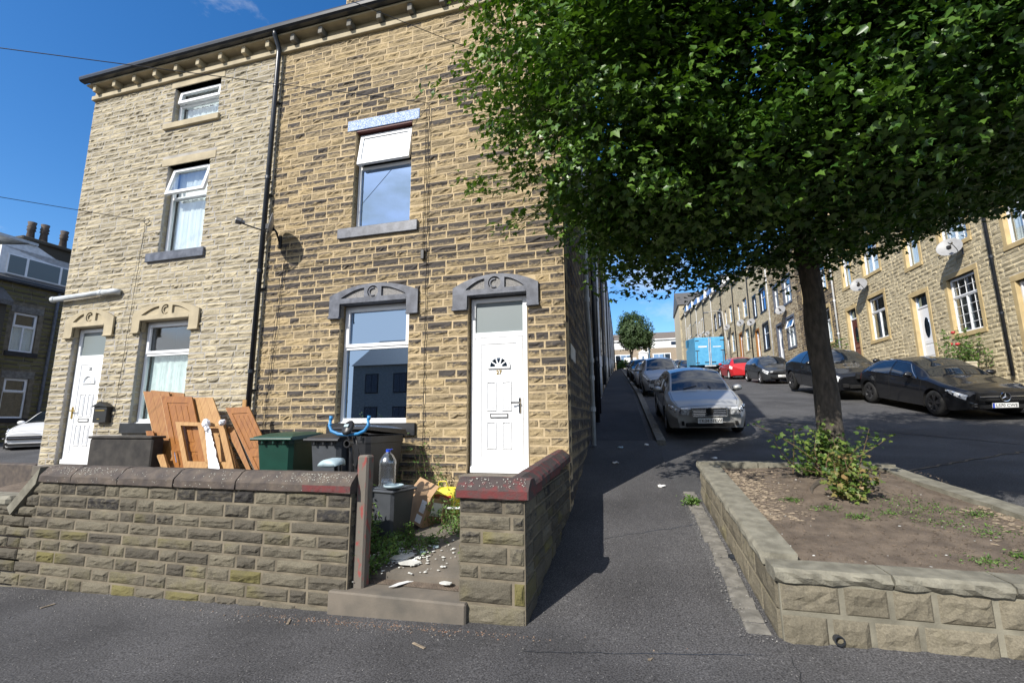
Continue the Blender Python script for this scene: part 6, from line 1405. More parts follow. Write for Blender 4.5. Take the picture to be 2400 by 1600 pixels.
def grow(c, k_, sg, sz):
    c = c[~((c[:, 0] < .35) & (c[:, 1] > -.35))]; cp = np.repeat(c, k_, axis=0); P = cp[:, :3]+rng.normal(size=(len(cp), 3))*np.array(sg); kp = ~((P[:, 0] < .12) & (P[:, 1] > -.25)); kp &= ~((P[:, 0] > 3.7) & (P[:, 2] < 3.75+.27*(P[:, 0]-3.7))); P = P[kp]; D_ = cp[kp, 3:]
    return P, D_*.5+np.array([0, -.1, .85])+rng.normal(size=P.shape)*.36, rng.uniform(*sz, len(P))
G = [grow(cl, 17, (.085, .085, .05), (.046, .08)), grow(inn, 22, (.17, .17, .13), (.07, .11)), grow(fl_, 20, (.13, .13, .08), (.06, .09))]
P_ = np.vstack([g_[0] for g_ in G]); nr_ = np.vstack([g_[1] for g_ in G]); sz_ = np.concatenate([g_[2] for g_ in G])
tn = np.clip(rng.random(len(P_))*.45+.5*np.clip((2.2-P_[:, 0])/2.5, 0, 1)*rng.random(len(P_)), 0, 1)
leaf_cloud('crown', P_, nr_, sz_, tn, 'maple_leaf', tree)
# long leafy shoots breaking the outline on the left
ps = []; ns_ = []; sh_ = MB()
for (a, b_) in (((-.35, -1.5, 6.5), (-1.15, -2.1, 7.0)), ((-.2, -1.6, 5.8), (-1.0, -2.0, 5.6)), ((-.1, -1.6, 4.7), (-.95, -1.9, 4.45)), ((0, -1.7, 4.5), (-.7, -2.1, 4.15)), ((-.5, -1.2, 7.0), (-1.3, -1.5, 7.6)), ((-.3, -1.0, 7.6), (-1.2, -1.2, 8.1)), ((-.1, -1.8, 5.2), (-.8, -2.2, 5.2)), ((0, -1.5, 4.2), (-.5, -1.9, 3.8)), ((-.4, -1.4, 6.0), (-1.0, -1.7, 6.2)), ((5.9, -2.3, 4.2), (5.6, -3.0, 3.65)), ((4.9, -2.6, 4.1), (4.75, -3.2, 3.75))):
    pl_ = limb(sh_, a, b_, .008, .003, .15, 8, 4)
    for p in pl_:
        for _ in range(7): ps.append(p+Vector((rnd.gauss(0, .06), rnd.gauss(0, .06), rnd.gauss(0, .05)))); ns_.append((rnd.gauss(0, .5), -.3, 1))
sh_.build('twig', 'twig', tree)
leaf_cloud('shoot_leaves', np.array([tuple(p) for p in ps]), np.array(ns_, dtype=float), rng.uniform(.05, .085, len(ps)), rng.uniform(.5, 1, len(ps)), 'maple_leaf', tree)
# roots
for (x, y, x2, y2) in ((3.1, -.05, 2.75, -.62), (3.35, 0, 3.6, -.55), (3.2, .0, 3.3, -.7), (3.05, .1, 2.5, -.1), (3.4, .15, 3.9, .1)):
    mb = MB(); n = 7; mb.tube([(lerp(x, x2, i/n)+.03*math.sin(i), lerp(y, y2, i/n), soilz(lerp(x, x2, i/n), lerp(y, y2, i/n))+.02-.03*i/n) for i in range(n+1)], [.05-.042*i/n for i in range(n+1)], 7); mb.build('root', 'bark', tree, smooth=True)
# ---- shrub of suckers in front of the trunk
shb = thing('shrub', (3.0, -.4, .85), 'leafy shrub with yellow green and reddish leaves at the foot of the big tree trunk', 'shrub')
stm = MB(); P1 = []; 
for i in range(32):
    a = rnd.uniform(0, 6.28); r_ = abs(rnd.gauss(0, .22)); front_ = i % 3 == 0
    bx, by = (3.1+rnd.gauss(0, .07), -.6+rnd.gauss(0, .07)) if front_ else (3.15+rnd.gauss(0, .16), .0+rnd.gauss(0, .12))
    hgt = rnd.uniform(.2, .5) if front_ else rnd.uniform(.25, .62)
    ex, ey = bx+math.cos(a)*r_*(.7 if front_ else 1.25), by+math.sin(a)*r_*.8
    pl_ = limb(stm, (bx, by, soilz(bx, by)), (ex, ey, soilz(bx, by)+hgt), .009, .003, .2, 7, 5)
    for p in pl_[1:]:
        for _ in range(7 if front_ else 6): P1.append((p.x+rnd.gauss(0, .055), p.y+rnd.gauss(0, .055), p.z+rnd.gauss(0, .04), 1 if front_ else 0))
for (ex, ey, ez) in ((2.35, -.2, 1.6), (3.8, -.1, 1.45), (2.5, -.4, 1.4)):
    pl_ = limb(stm, (3.1, -.1, 1.0), (ex, ey, ez), .008, .003, .2, 9, 5)
    for p in pl_[3:]:
        for _ in range(3): P1.append((p.x+rnd.gauss(0, .03), p.y+rnd.gauss(0, .03), p.z+rnd.gauss(0, .03), .3))
stm.build('stem', 'twig', shb); P1 = np.array(P1)
fr_m = P1[:, 3] > .5; yl = fr_m & (rng.random(len(P1)) < .6)
for msk, nm, mt in ((yl, 'young_foliage', 'young_leaf'), (~yl, 'foliage', 'weed_leaf')):
    q = P1[msk]; leaf_cloud(nm, q[:, :3], np.tile([0., -.35, .8], (len(q), 1))+rng.normal(size=(len(q), 3))*.4, rng.uniform(.035, .07, len(q)), rng.random(len(q))**1.5 if mt == 'young_leaf' else rng.random(len(q))**1.6, mt if mt == 'young_leaf' else 'shrub_leaf', shb)
# ---- ground cover and litter on the soil
def carpet(name, spots, n, material, parent, zf, size, lab=None, pointed=True, spread=.16):
    P = []
    for _ in range(n):
        s_ = rnd.choice(spots); x = rnd.gauss(s_[0], s_[2] if len(s_) > 2 else spread); y = rnd.gauss(s_[1], (s_[2] if len(s_) > 2 else spread)*.6); P.append((x, y, zf(x, y)+rnd.uniform(.003, .03)))
    P = np.array(P); o = leaf_cloud(name, P, np.tile([0., 0., .7], (n, 1))+rng.normal(size=(n, 3))*.5, rng.uniform(*size, n), rng.random(n), material, parent, droop=-.4, pointed=pointed); return o
carpet('ground_cover', [(3.55, -.75, .16), (3.7, -.95, .14), (3.3, -1.1, .1), (2.75, -1.05, .07), (3.6, -1.3, .14), (3.85, -1.5, .12), (2.5, -.8, .05), (3.75, -1.95, .06), (2.95, -1.25, .06), (4.0, -1.05, .08), (3.45, -2.1, .1)], 1500, 'weed_leaf', pt, soilz, (.014, .03))
mb = MB()
dp_ = thing('dandelion', (4.22, -1.72, ptop(-1.7)-.05), 'broad leaved dandelion with yellowing leaves near the planter edge at the right', 'plant'); P = np.array([(4.22+rnd.gauss(0, .05), -1.72+rnd.gauss(0, .03), ptop(-1.7)-.03) for _ in range(16)])
leaf_cloud('leaves', P, np.tile([0., 0., 1.], (16, 1))+rng.normal(size=(16, 3))*.35, rng.uniform(.08, .15, 16), rng.random(16), 'weed_leaf', dp_, droop=-.1, pointed=True)
def chips(name, n, posf, size, material, parent, lab=None, cat=None, flat=.35):
    mb = MB()
    for _ in range(n):
        x, y, z = posf(); a = rnd.uniform(0, 6.28); l_ = rnd.uniform(*size); w_ = l_*rnd.uniform(.25, .9); h_ = l_*flat*rnd.uniform(.15, .55); c, s_ = math.cos(a), math.sin(a); vs = []
        for (u, v, hh_) in ((-1, -.6, 0), (.7, -1, 0), (1, .5, 0), (-.5, 1, 0), (-.55, -.3, 1), (.4, -.5, 1), (.55, .25, 1), (-.3, .6, 1)): u *= l_/2*rnd.uniform(.7, 1.1); v *= w_/2; vs.append((x+u*c-v*s_, y+u*s_+v*c, z+h_*hh_))
        mb.add(vs, [(0, 1, 5, 4), (1, 2, 6, 5), (2, 3, 7, 6), (3, 0, 4, 7), (4, 5, 6, 7)])
    o = mb.build(name, material, parent, fix=False); o['kind'] = 'stuff'
    if lab: tag(o, lab, cat)
    return o
def ps1():
    x = rnd.uniform(1.95, 4.4); y = rnd.uniform(-2.25, .5); return (x, y, soilz(x, y)+.002)
def ps2():
    x = 2.05+abs(rnd.gauss(0, .22)); y = rnd.uniform(-1.4, .4); return (x, y, soilz(x, y)+.002)
chips('bark_chips', 900, ps1, (.008, .035), 'bark_bits', pt); chips('pale_chips', 700, ps2, (.02, .07), 'dead_wood', pt); chips('pale_chips', 260, lambda: (lambda x, y: (x, y, soilz(x, y)+.003))(4.35-.2*abs(rnd.gauss(0, 1)), rnd.uniform(-2, -.8)), (.02, .09), 'dead_wood', pt)
chips('soil_clods', 1800, ps1, (.008, .03), 'soil', pt, flat=.8); chips('white_bits', 60, ps1, (.01, .03), 'plaster_white', pt)
# debris along the foot of the walls
def foot():
    x = rnd.uniform(-6.5, -.2); y = -2.66-abs(rnd.gauss(0, .13)); return (x, y, gz(x, y)+.003)
chips('wall_foot_grit', 800, foot, (.006, .022), 'litter_grey', None, 'grey grit and stone chips scattered along the foot of the garden wall', 'gravel', .7)
chips('brick_crumbs', 900, lambda: (lambda x, y: (x, y, gz(x, y)+.003))(rnd.gauss(-1.3, .75), -2.68-abs(rnd.gauss(0, .07))), (.006, .02), 'rubble', None, 'reddish crumbs scattered below the gate step', 'gravel', .7)
chips('loose_chips', 200, lambda: (lambda x, y: (x, y, gz(x, y)+.004))(rnd.uniform(-6, 4), rnd.uniform(-4.6, -2.7)), (.006, .018), 'litter_grey', None, 'small loose stone chips scattered over the foreground asphalt', 'gravel', .7)
chips('sett_grit', 700, lambda: (lambda y: (1.87-TANS*(y+2.55)-rnd.uniform(0, .26), y, gz(1.7, y)+.014))(rnd.uniform(-2.6, .8)), (.006, .02), 'litter_grey', None, 'grit and dry bits lying in the sett edging beside the planter', 'gravel', .6)
for (x, y, l_, lab) in ((-4.9, -2.95, .12, 'pale splinter of debris on the asphalt near the left end of the garden wall'), (-.75, -3.05, .14, 'thin grey scrap on the asphalt below the gate step'), (-2.1, -2.85, .1, 'broken twig on the asphalt left of the gate step')):
    mb = MB(); mb.box((-l_/2, -.012, 0), (l_/2, .012, .008), .003); mb.T = None; o = mb.build('debris_splinter', 'dead_wood'); o.location = (x, y, gz(x, y)+.003); o.rotation_euler = (0, 0, rnd.uniform(0, 3)); tag(o, lab, 'debris')
def weeds(name, lab, spots, n, h, size, mtl='weed_leaf', pointed=True, zf=None, spread=.08):
    x, y = spots[0][:2]; zf = zf or (lambda x, y: gard(y)+.01); root = thing(name, (x, y, zf(x, y)), lab, 'weed'); st__ = MB(); P = []
    for i in range(n):
        s_ = rnd.choice(spots); bx, by = s_[0]+rnd.gauss(0, spread), s_[1]+rnd.gauss(0, spread); hh_ = rnd.uniform(.4, 1)*h*(s_[2] if len(s_) > 2 else 1); pl_ = limb(st__, (bx, by, zf(bx, by)), (bx+rnd.gauss(0, .1*hh_+.03), by+rnd.gauss(0, .1*hh_+.03), zf(bx, by)+hh_), .004, .0015, .2, 5, 3)
        for p in pl_[1:]:
            for _ in range(4): P.append((p.x+rnd.gauss(0, .025), p.y+rnd.gauss(0, .025), p.z+rnd.gauss(0, .02)))
    st__.build('stem', 'twig', root); P = np.array(P); leaf_cloud('leaves', P, np.tile([0., -.3, .8], (len(P), 1))+rng.normal(size=(len(P), 3))*.5, rng.uniform(*size, len(P)), rng.random(len(P)), mtl, root, droop=-.2, pointed=pointed)
weeds('weed_clump', 'bushy green weeds growing against the left side of the small grey bin', [(-2.1, -1.62, 1), (-2.15, -1.8, .9), (-1.98, -1.85, .6)], 46, .62, (.03, .06))
weeds('weed_clump', 'low weeds with pale flowers spilling over the flags behind the plaster pieces', [(-1.8, -1.85), (-1.5, -1.8), (-1.35, -1.75), (-1.6, -1.7)], 34, .12, (.02, .045))
weeds('weed_clump', 'dark leafy weeds at the foot of the wooden gate post', [(-1.6, -2.32, 1), (-1.62, -2.15, .9), (-1.6, -2.05, 1.)], 12, .24, (.04, .08))
weeds('weed_clump', 'straggly weeds between the cardboard box and the gate pillar', [(-1.2, -1.2), (-.95, -1.1), (-1.05, -1.35), (-1.4, -1.1, 1.4)], 46, .24, (.025, .05))
weeds('weed_clump', 'dense flowering weeds around the foot of the small bin and the flags', [(-1.7, -1.7), (-1.45, -1.7), (-1.65, -1.6, 1.2), (-1.3, -1.6)], 24, .16, (.022, .05))
weeds('weed_clump', 'small weeds at the inner foot of the gate pillar', [(-.68, -2.2), (-.66, -1.5), (-.7, -1.2)], 22, .2, (.02, .045), spread=.03)
weeds('climbing_weed', 'tall thin weed climbing up the house wall under the ground floor window', [(-2.2, -.12, 1.1), (-1.95, -.12, .8), (-2.6, -.12, 1.)], 20, .95, (.03, .06), spread=.1)
weeds('climbing_weed', 'thin weed stem reaching the window sill behind the exercise bike', [(-3.4, -.15, 1.3), (-3.1, -.15, 1.1)], 8, 1.05, (.025, .045), spread=.1)
weeds('weed_clump', 'grassy weed tuft beside the sett edging near the planter corner', [(1.62, .35)], 14, .1, (.03, .06), zf=gz, spread=.03)
weeds('weed_clump', 'tall pale weeds at the far end of the shaded footway', [(-1.9, 104), (-1.2, 104)], 60, 1.9, (.3, .5), zf=gz, spread=.5)
weeds('weed_clump', 'rose bush growing in the yard under the lattice window', [(12.0, 12.6), (12.0, 13.2)], 40, 1.3, (.08, .14), zf=lambda x, y: gz(x, y)+.9, spread=.25)
weeds('hanging_plant', 'green plant in front of the sooty house beside the tree trunk', [(11.6, 22.2), (11.6, 23.4)], 50, 1.4, (.1, .18), zf=lambda x, y: gz(x, y)+.9, spread=.4)
for (x, y, z, rl_) in ((11.7, 12.7, 4.55, 'highest red rose bloom on the bush under the lattice window'), (11.8, 13.1, 4.2, 'left red rose bloom on the bush under the lattice window'), (11.6, 12.4, 4.1, 'lowest red rose bloom on the bush at the right')):
    mb = MB(); mb.lathe([(.01, -.05), (.07, 0), (.05, .05), (.01, .06)], 8, c=(x, y, z)); o = mb.build('rose', 'rose_red'); tag(o, rl_, 'flower', 'rose blooms')
# ---- small street tree far up the left side
ft = thing('tree', (.6, 85, gz(0, 85)), 'small round street tree at the far end of the shaded row of cars', 'tree')
mb = MB(); g = gz(0, 85); mb.tube([(.3, 85, g-.2), (.25, 85, g+2.6), (-.1, 85, g+4.6)], [.3, .22, .14], 8); mb.tube([(.25, 85, g+2.4), (.9, 85, g+4.8)], [.18, .1], 6); mb.build('trunk', 'bark', ft, smooth=True)
cl = lobes_points([(1.2, 85, g+7.0, 3.3, 3, 3.2), (.6, 85, g+8.9, 2.4, 2.2, 2.4), (2.6, 85, g+5.6, 2.0, 2, 1.6), (.2, 85, g+5.4, 1.8, 1.8, 1.6)], 700, (.4, 1.05)); cp = np.repeat(cl, 16, axis=0); P = cp[:, :3]+rng.normal(size=(len(cp), 3))*.28
leaf_cloud('crown', P, cp[:, 3:]+np.array([0, 0, .6])+rng.normal(size=P.shape)*.5, rng.uniform(.22, .36, len(P)), rng.random(len(P)), 'far_leaf', ft)
# trees beyond the top of the street seen in gaps

# ================================================================ THINGS IN THE YARD
CR[0] = False
# --- leaning boards: corners TL, TR, BL, BR of the face (world), thickness backwards
def board(name, lab, cat, TL, TR, BL, BR, material, th=.02, panelled=False, grp='wooden boards leaning on the house wall', ext=.32, frame=None):
    TL, TR, BL, BR = map(Vector, (TL, TR, BL, BR)); dn = (BL-TL).normalized(); dr = (BR-TR).normalized(); BL = BL+dn*ext; BR = BR+dr*ext
    c = (TL+TR+BL+BR)/4; nrm = (TR-TL).cross(BL-TL).normalized()
    if nrm.y > 0: nrm = -nrm
    root = thing(name, tuple((BL+BR)/2), lab, cat, grp)
    def P(u, v, o=0): return (TL.lerp(TR, u)).lerp(BL.lerp(BR, u), v)+nrm*o
    def quad(u0, u1, v0, v1, o0, o1, nm, m, par=None):
        mb = MB(); vs = [tuple(P(u, v, o)) for o in (o0, o1) for v in (v0, v1) for u in (u0, u1)]
        mb.add(vs, [(0, 1, 3, 2), (4, 6, 7, 5), (0, 4, 5, 1), (2, 3, 7, 6), (0, 2, 6, 4), (1, 5, 7, 3)]); return mb.build(nm, m, par or root)
    if frame:
        for (a, b, e, f) in frame: quad(a, b, e, f, -th, 0, 'rail' if (b-a) > (f-e) else 'stile', material)
        return root, P, quad
    if panelled:
        s = .17
        quad(.02, .98, .02, .98, -th, -.008, 'panel_back', material)
        for (a, b) in ((0, s), (1-s, 1)): quad(a, b, 0, 1, -th, .004, 'stile', material)
        for (e, f) in ((0, .08), (.56, .64), (.93, 1)): quad(s, 1-s, e, f, -th, .003, 'rail', material)
        for (e, f) in ((.11, .53), (.67, .9)):
            for i in range(3): a = s+.05+(1-2*s-.1)*i/3; quad(a+.006, a+(1-2*s-.1)/3-.006, e, f, -.008, -.001, 'panel_board', material)
    else:
        n = 3
        for i in range(n): quad(i/n+.003, (i+1)/n-.003, 0, 1, -th, 0, 'plank', material)
    quad(-.012, -.001, 0, 1, -th, 0, 'edge', 'pine_edge')
    return root, P, quad
board('wooden_panel', 'orange pine panel at the back left of the leaning stack', 'board', (-7.512, -0.217, 2.251), (-6.723, -0.232, 2.181), (-6.479, -0.505, 0.941), (-5.956, -0.503, 0.95), 'pine')
board('wooden_panel', 'tall light pine panel, leftmost big board of the leaning stack', 'board', (-7.602, -0.281, 2.23), (-7.003, -0.287, 2.203), (-6.627, -0.564, 0.944), (-6.109, -0.562, 0.953), 'pine')
r_, P_d, q_d = board('wardrobe_door', 'orange panelled pine wardrobe door with a steel handle, middle of the leaning stack', 'door', (-7.095, -0.343, 2.133), (-6.399, -0.349, 2.106), (-6.3, -0.602, 0.954), (-5.651, -0.6, 0.966), 'pine_orange', panelled=True)
mb = MB(); a, b = Vector((-6.34, -.6, 1.20)), Vector((-6.235, -.635, 1.045)); mb.tube([a+Vector((0, .04, 0)), a, b, b+Vector((0, .04, 0))], .006, 6); mb.build('handle', 'chrome', r_)
board('wooden_panel', 'pale pine panel right of the orange wardrobe door in the stack', 'board', (-6.474, -0.29, 2.098), (-6.016, -0.292, 2.089), (-5.647, -0.543, 0.949), (-5.085, -0.541, 0.96), 'pine_light')
board('pallet_frame', 'rough timber frame with cross rails leaning in front of the boards', 'frame', (-6.468, -0.541, 1.686), (-5.473, -0.546, 1.663), (-5.989, -0.701, 0.958), (-5.022, -0.698, 0.971), 'pine_light', th=.04, frame=[(0, .1, .0, 1), (.46, .58, .06, 1), (.88, 1, .06, 1), (.1, 1, 0, .06), (.1, .88, .62, .72)])
board('wooden_panel', 'narrow red orange board at the far left of the leaning stack', 'board', (-7.146, -0.494, 1.537), (-6.985, -0.494, 1.537), (-6.726, -0.621, 0.959), (-6.566, -0.62, 0.962), 'pine_orange')
board('timber_offcut', 'short pale timber offcut low at the left of the leaning stack', 'board', (-6.592, -0.696, 1.162), (-6.446, -0.694, 1.175), (-6.4, -0.74, 0.965), (-6.274, -0.739, 0.967), 'pine_light', th=.04)
r_, P_d, q_d = board('wardrobe_door', 'orange panelled pine door leaning steeply beside the green bin', 'door', (-5.548, -0.454, 1.902), (-5.091, -0.45, 1.919), (-4.667, -0.661, 0.959), (-4.266, -0.657, 0.977), 'pine_orange', panelled=True)
mb = MB(); a, b = Vector((-4.51, -.64, 1.28)), Vector((-4.42, -.66, 1.19)); mb.tube([a+Vector((0, .04, 0)), a, b, b+Vector((0, .04, 0))], .006, 6); mb.build('handle', 'chrome', r_)
board('dark_panel', 'black panel in the gap behind the steep pine door', 'board', (-5.397, -0.462, 1.501), (-5.183, -0.462, 1.501), (-4.771, -0.581, 0.959), (-4.571, -0.58, 0.963), 'bike_black')
board('drawer_side', 'thin orange edged board between the timber frame and the black panel', 'board', (-5.503, -0.475, 1.593), (-5.338, -0.47, 1.598), (-4.873, -0.615, 0.959), (-4.793, -0.615, 0.961), 'pine')
mb = MB(); mb.box((-5.26, -.42, 1.86), (-5.18, -.40, 2.03), .004); o = mb.build('timber_offcut', 'pine_light'); tag(o, 'short pale stick poking up behind the steep pine door', 'board')
# plastic wrap tied to the frame
pwr = thing('plastic_wrap', (-5.4, -.7, .9), 'strip of crumpled white plastic wrap knotted to the timber frame', 'plastic'); mb = MB(); n = 26; vs = []
for i in range(n+1):
    t = i/n; a = Vector((-5.735, -.63, 1.60)).lerp(Vector((-5.36, -.79, .80)), t); b = Vector((-5.62, -.64, 1.6)).lerp(Vector((-5.14, -.78, .82)), t)
    for j in range(5):
        p = a.lerp(b, j/4); vs.append((p.x+(rnd.uniform(-.012, .012) if j == 4 else 0), p.y-.012*(j % 2)-rnd.uniform(0, .008), p.z))
mb.add(vs, [(i*5+j, i*5+j+1, (i+1)*5+j+1, (i+1)*5+j) for i in range(n) for j in range(4)]); mb.build('strip', 'plastic_wrap', pwr, smooth=True)
for (x, y, z, r_) in ((-5.70, -.64, 1.65, .062), (-5.43, -.60, 1.67, .05), (-5.66, -.66, 1.57, .045), (-5.74, -.62, 1.70, .035)):
    bm = bmesh.new(); bmesh.ops.create_icosphere(bm, subdivisions=2, radius=r_)
    for v in bm.verts: v.co += Vector((rnd.uniform(-1, 1), rnd.uniform(-1, 1), rnd.uniform(-1, 1)))*r_*.22
    me = bpy.data.meshes.new('knot'); bm.to_mesh(me); bm.free(); me.materials.append(MATS['plastic_wrap']); ob = bpy.data.objects.new('knot', me); COL.objects.link(ob); ob.parent = pwr; ob.location = Vector((x, y, z))-Vector(pwr.location)
# --- wheelie bins
def wheelie(name, lab, x, y, rz, material, lidm=None, w=.58, d=.72, h=1.0, ajar=0.):
    z = gard(y)+.02; root = thing(name, (x, y, z), lab, 'bin', 'wheelie bins in front of number 27', rz); mb = MB()
    def ring(k, z_): a = w/2*(.82+.18*k); b = d/2*(.76+.24*k); e = .05; return [(-a+e, -b, z_), (a-e, -b, z_), (a, -b+e, z_), (a, b-e, z_), (a-e, b, z_), (-a+e, b, z_), (-a, b-e, z_), (-a, -b+e, z_)]
    vs = []
    lev = [(0, .0), (.02, .04), (.5, .5), (.93, .86), (.97, .875), (1.02, .88), (1.03, h*.93)]
    for k, z_ in lev: vs += ring(k, z_ if z_ < .9 else h*.93)
    fs = [(i*8+j, i*8+(j+1) % 8, (i+1)*8+(j+1) % 8, (i+1)*8+j) for i in range(len(lev)-1) for j in range(8)]+[tuple(range(8))[::-1], tuple(range((len(lev)-1)*8, len(lev)*8))]
    mb.add(vs, fs); mb.build('body', material, root, local=True)
    mb = MB(); lz = h*.935; T = Matrix.Translation((0, d/2, lz)) @ Matrix.Rotation(-ajar, 4, 'X') @ Matrix.Translation((0, -d/2, -lz)); mb.T = T
    a, b = w/2+.03, d/2+.03; L_ = [(-a, -b-.03, lz+.0), (a, -b-.03, lz+.0), (a, b, lz+.0), (-a, b, lz+.0)]; top = [(-a+.02, -b+.01, lz+.045), (a-.02, -b+.01, lz+.045), (a-.02, b-.04, lz+.075), (-a+.02, b-.04, lz+.075)]; mid = [(-a*.6, -b*.5, lz+.085), (a*.6, -b*.5, lz+.085), (a*.6, b*.5, lz+.1), (-a*.6, b*.5, lz+.1)]
    mb.add(L_+top+mid, [(3, 2, 1, 0)]+[(i, (i+1) % 4, 4+(i+1) % 4, 4+i) for i in range(4)]+[(4+i, 4+(i+1) % 4, 8+(i+1) % 4, 8+i) for i in range(4)]+[(8, 9, 10, 11)]); mb.tube([(-a, -b-.03, lz+.012), (a, -b-.03, lz+.012)], .02, 8)
    lid = mb.build('lid', lidm or material, root, local=True)
    mb = MB(); mb.tube([(-w*.42, d/2+.05, lz-.02), (w*.42, d/2+.05, lz-.02)], .017, 8)
    for sx_ in (-.35, 0, .35): mb.box((sx_*w-.02, d/2-.03, lz-.05), (sx_*w+.02, d/2+.05, lz-.005), .006)
    mb.build('handle_bar', material, root, local=True)
    for sx_ in (-.28, .02, .3):   # clips under the front lip
        mb = MB(); mb.box((sx_*w, -d/2-.055, lz-.06), (sx_*w+.035, -d/2-.02, lz+.005), .01); mb.build('lid_clip', lidm or material, lid, local=True)
    for sd_ in (-1, 1):
        mb = MB(); mb.lathe([(.02, 0), (.1, 0), (.1, .05*sd_), (.02, .05*sd_)], 16, axis='x', c=((w/2-.02)*sd_, d/2-.08, .1)); mb.build('wheel', 'rubber', root, local=True)
    return root
wheelie('wheelie_bin', 'dark green wheelie bin with a green lid, beside the leaning pine door', -4.02, -.72, R(4), 'bin_green')
wheelie('wheelie_bin', 'slate grey wheelie bin right of the green one, behind the exercise bike', -3.15, -.78, R(-3), 'bin_grey', 'bin_dark', w=.5, d=.62, h=1.0)
wheelie('wheelie_bin', 'large black wheelie bin with its lid slightly open, under the ground floor window', -2.72, -.62, R(-12), 'bin_dark', w=.56, d=.74, h=1.04, ajar=R(6))
# --- exercise bike
bk_ = thing('exercise_bike', (-2.3, -1.9, .35), 'folding exercise bike with blue curved handlebars, black console and pale blue seat', 'exercise bike')
hb = MB(); C_ = Vector((-2.19, -1.95, 1.57)); pts = [C_+Vector(p) for p in ((-.245, -.02, .13), (-.25, -.03, .06), (-.215, -.04, .0), (-.13, -.03, -.035), (0, 0, -.045), (.13, -.03, -.03), (.21, -.04, .0), (.25, -.03, .06), (.235, -.02, .13))]
hb.tube(pts, .018, 10); hb.build('handlebar', 'bike_blue', bk_, smooth=True)
for s_ in (-1, 1): mb = MB(); p = C_+Vector((.245*s_, -.02, .12)); mb.tube([p, p+Vector((0, .005, .045))], .021, 10); mb.tube([p+Vector((0, 0, -.06)), p+Vector((0, 0, -.035))], .0195, 10); mb.build('grip', 'label_white' if False else 'bike_blue', bk_, smooth=True)
mb = MB(); mb.T = Matrix.Translation(C_+Vector((0, -.04, .035))) @ Matrix.Rotation(R(-35), 4, 'X') @ Matrix.Diagonal((.068, .03, .095, 1)); mb.lathe([(.02, -1), (.75, -.75), (1, -.2), (1, .3), (.75, .8), (.02, 1)], 16, axis='y'); con = mb.build('console', 'bike_black', bk_, smooth=True)
mb = MB(); mb.T = Matrix.Translation(C_+Vector((0, -.068, .055))) @ Matrix.Rotation(R(-35), 4, 'X'); mb.box((-.028, -.012, -.018), (.028, -.002, .018), .003); mb.build('display', 'seat_bluegrey', con)
mb = MB(); mb.tube([C_+Vector((0, 0, -.02)), C_+Vector((.01, .04, -.3)), (-2.16, -1.86, .95), (-2.2, -1.8, .5)], .022, 8); mb.tube([C_+Vector((.07, .0, -.05)), C_+Vector((.11, .03, -.25)), C_+Vector((.07, .05, -.42)), C_+Vector((.02, .04, -.36))], .008, 6); mb.tube([(-2.25, -1.9, .95), (-2.36, -1.93, .62), (-2.1, -1.4, .4)], .02, 8); mb.tube([(-2.6, -1.6, .36), (-2.0, -1.6, .36)], .02, 8); mb.build('frame', 'bike_black', bk_, smooth=True)
mb = MB(); mb.lathe([(.03, -.03), (.045, -.03), (.045, .03), (.03, .03)], 12, axis='y', c=tuple(C_+Vector((0, -.02, -.14)))); mb.build('knob', 'bike_black', bk_)
sc = Vector((-2.35, -1.98, 1.235)); mb = MB(); prof = [(-.14, .105, .0), (-.1, .13, .012), (0, .125, .02), (.07, .085, .016), (.14, .045, .006), (.18, .02, -.005)]
vs = []; 
for (yy, hw, zz) in prof:
    for j in range(9): a = -1+2*j/8; vs.append((sc.x+hw*a*1.05, sc.y+.05-yy*.9*-1 if False else sc.y+yy, sc.z+zz+.02*(1-a*a)-.035*abs(a)**3))
    for j in range(8, -1, -1): a = -1+2*j/8; vs.append((sc.x+hw*a, sc.y+yy, sc.z+zz-.045-.01*(1-a*a)))
mb.add(vs, [(i*18+j, i*18+(j+1) % 18, (i+1)*18+(j+1) % 18, (i+1)*18+j) for i in range(len(prof)-1) for j in range(18)]+[tuple(range(18)), tuple(range(90, 108))]); mb.build('seat', 'seat_bluegrey', bk_, smooth=True)
mb = MB(); mb.tube([(sc.x, sc.y+.03, sc.z-.04), (sc.x+.02, sc.y+.06, .8), (-2.28, -1.85, .5)], .022, 8); mb.tube([(sc.x+.06, sc.y+.03, sc.z-.04), (sc.x+.07, sc.y+.06, .9)], .013, 6); mb.build('seat_post', 'bike_black', bk_)
# --- water bottle on the small bin, small bin, cardboard box, bag, pole
sbz = gard(-1.5)+.02; sb_ = thing('small_bin', (-1.88, -1.5, sbz), 'small dark grey kitchen bin with a flat lid, standing among weeds in the gateway', 'bin', None, R(-12)); mb = MB(); vs = []
for z, k in ((0, .76), (.0, .8), (.47, 1.0), (.5, 1.02)):
    a, b, e = .175*k, .2*k, .03; vs += [(-a+e, -b, z), (a-e, -b, z), (a, -b+e, z), (a, b-e, z), (a-e, b, z), (-a+e, b, z), (-a, b-e, z), (-a, -b+e, z)]
mb.add(vs, [(i*8+j, i*8+(j+1) % 8, (i+1)*8+(j+1) % 8, (i+1)*8+j) for i in range(3) for j in range(8)]+[tuple(range(8))[::-1]]); mb.build('body', 'bin_grey', sb_, local=True)
mb = MB(); mb.box((-.2, -.225, .5), (.2, .225, .535), .015); mb.box((-.17, -.19, .535), (.17, .19, .55), .008); mb.build('lid', 'bin_grey', sb_, local=True)
bt = thing('water_bottle', (-1.9, -1.6, sbz+.552), 'large clear plastic water bottle with blue cap standing on the small bin', 'bottle'); cB = (-1.9, -1.6, 0); z0 = sbz+.552
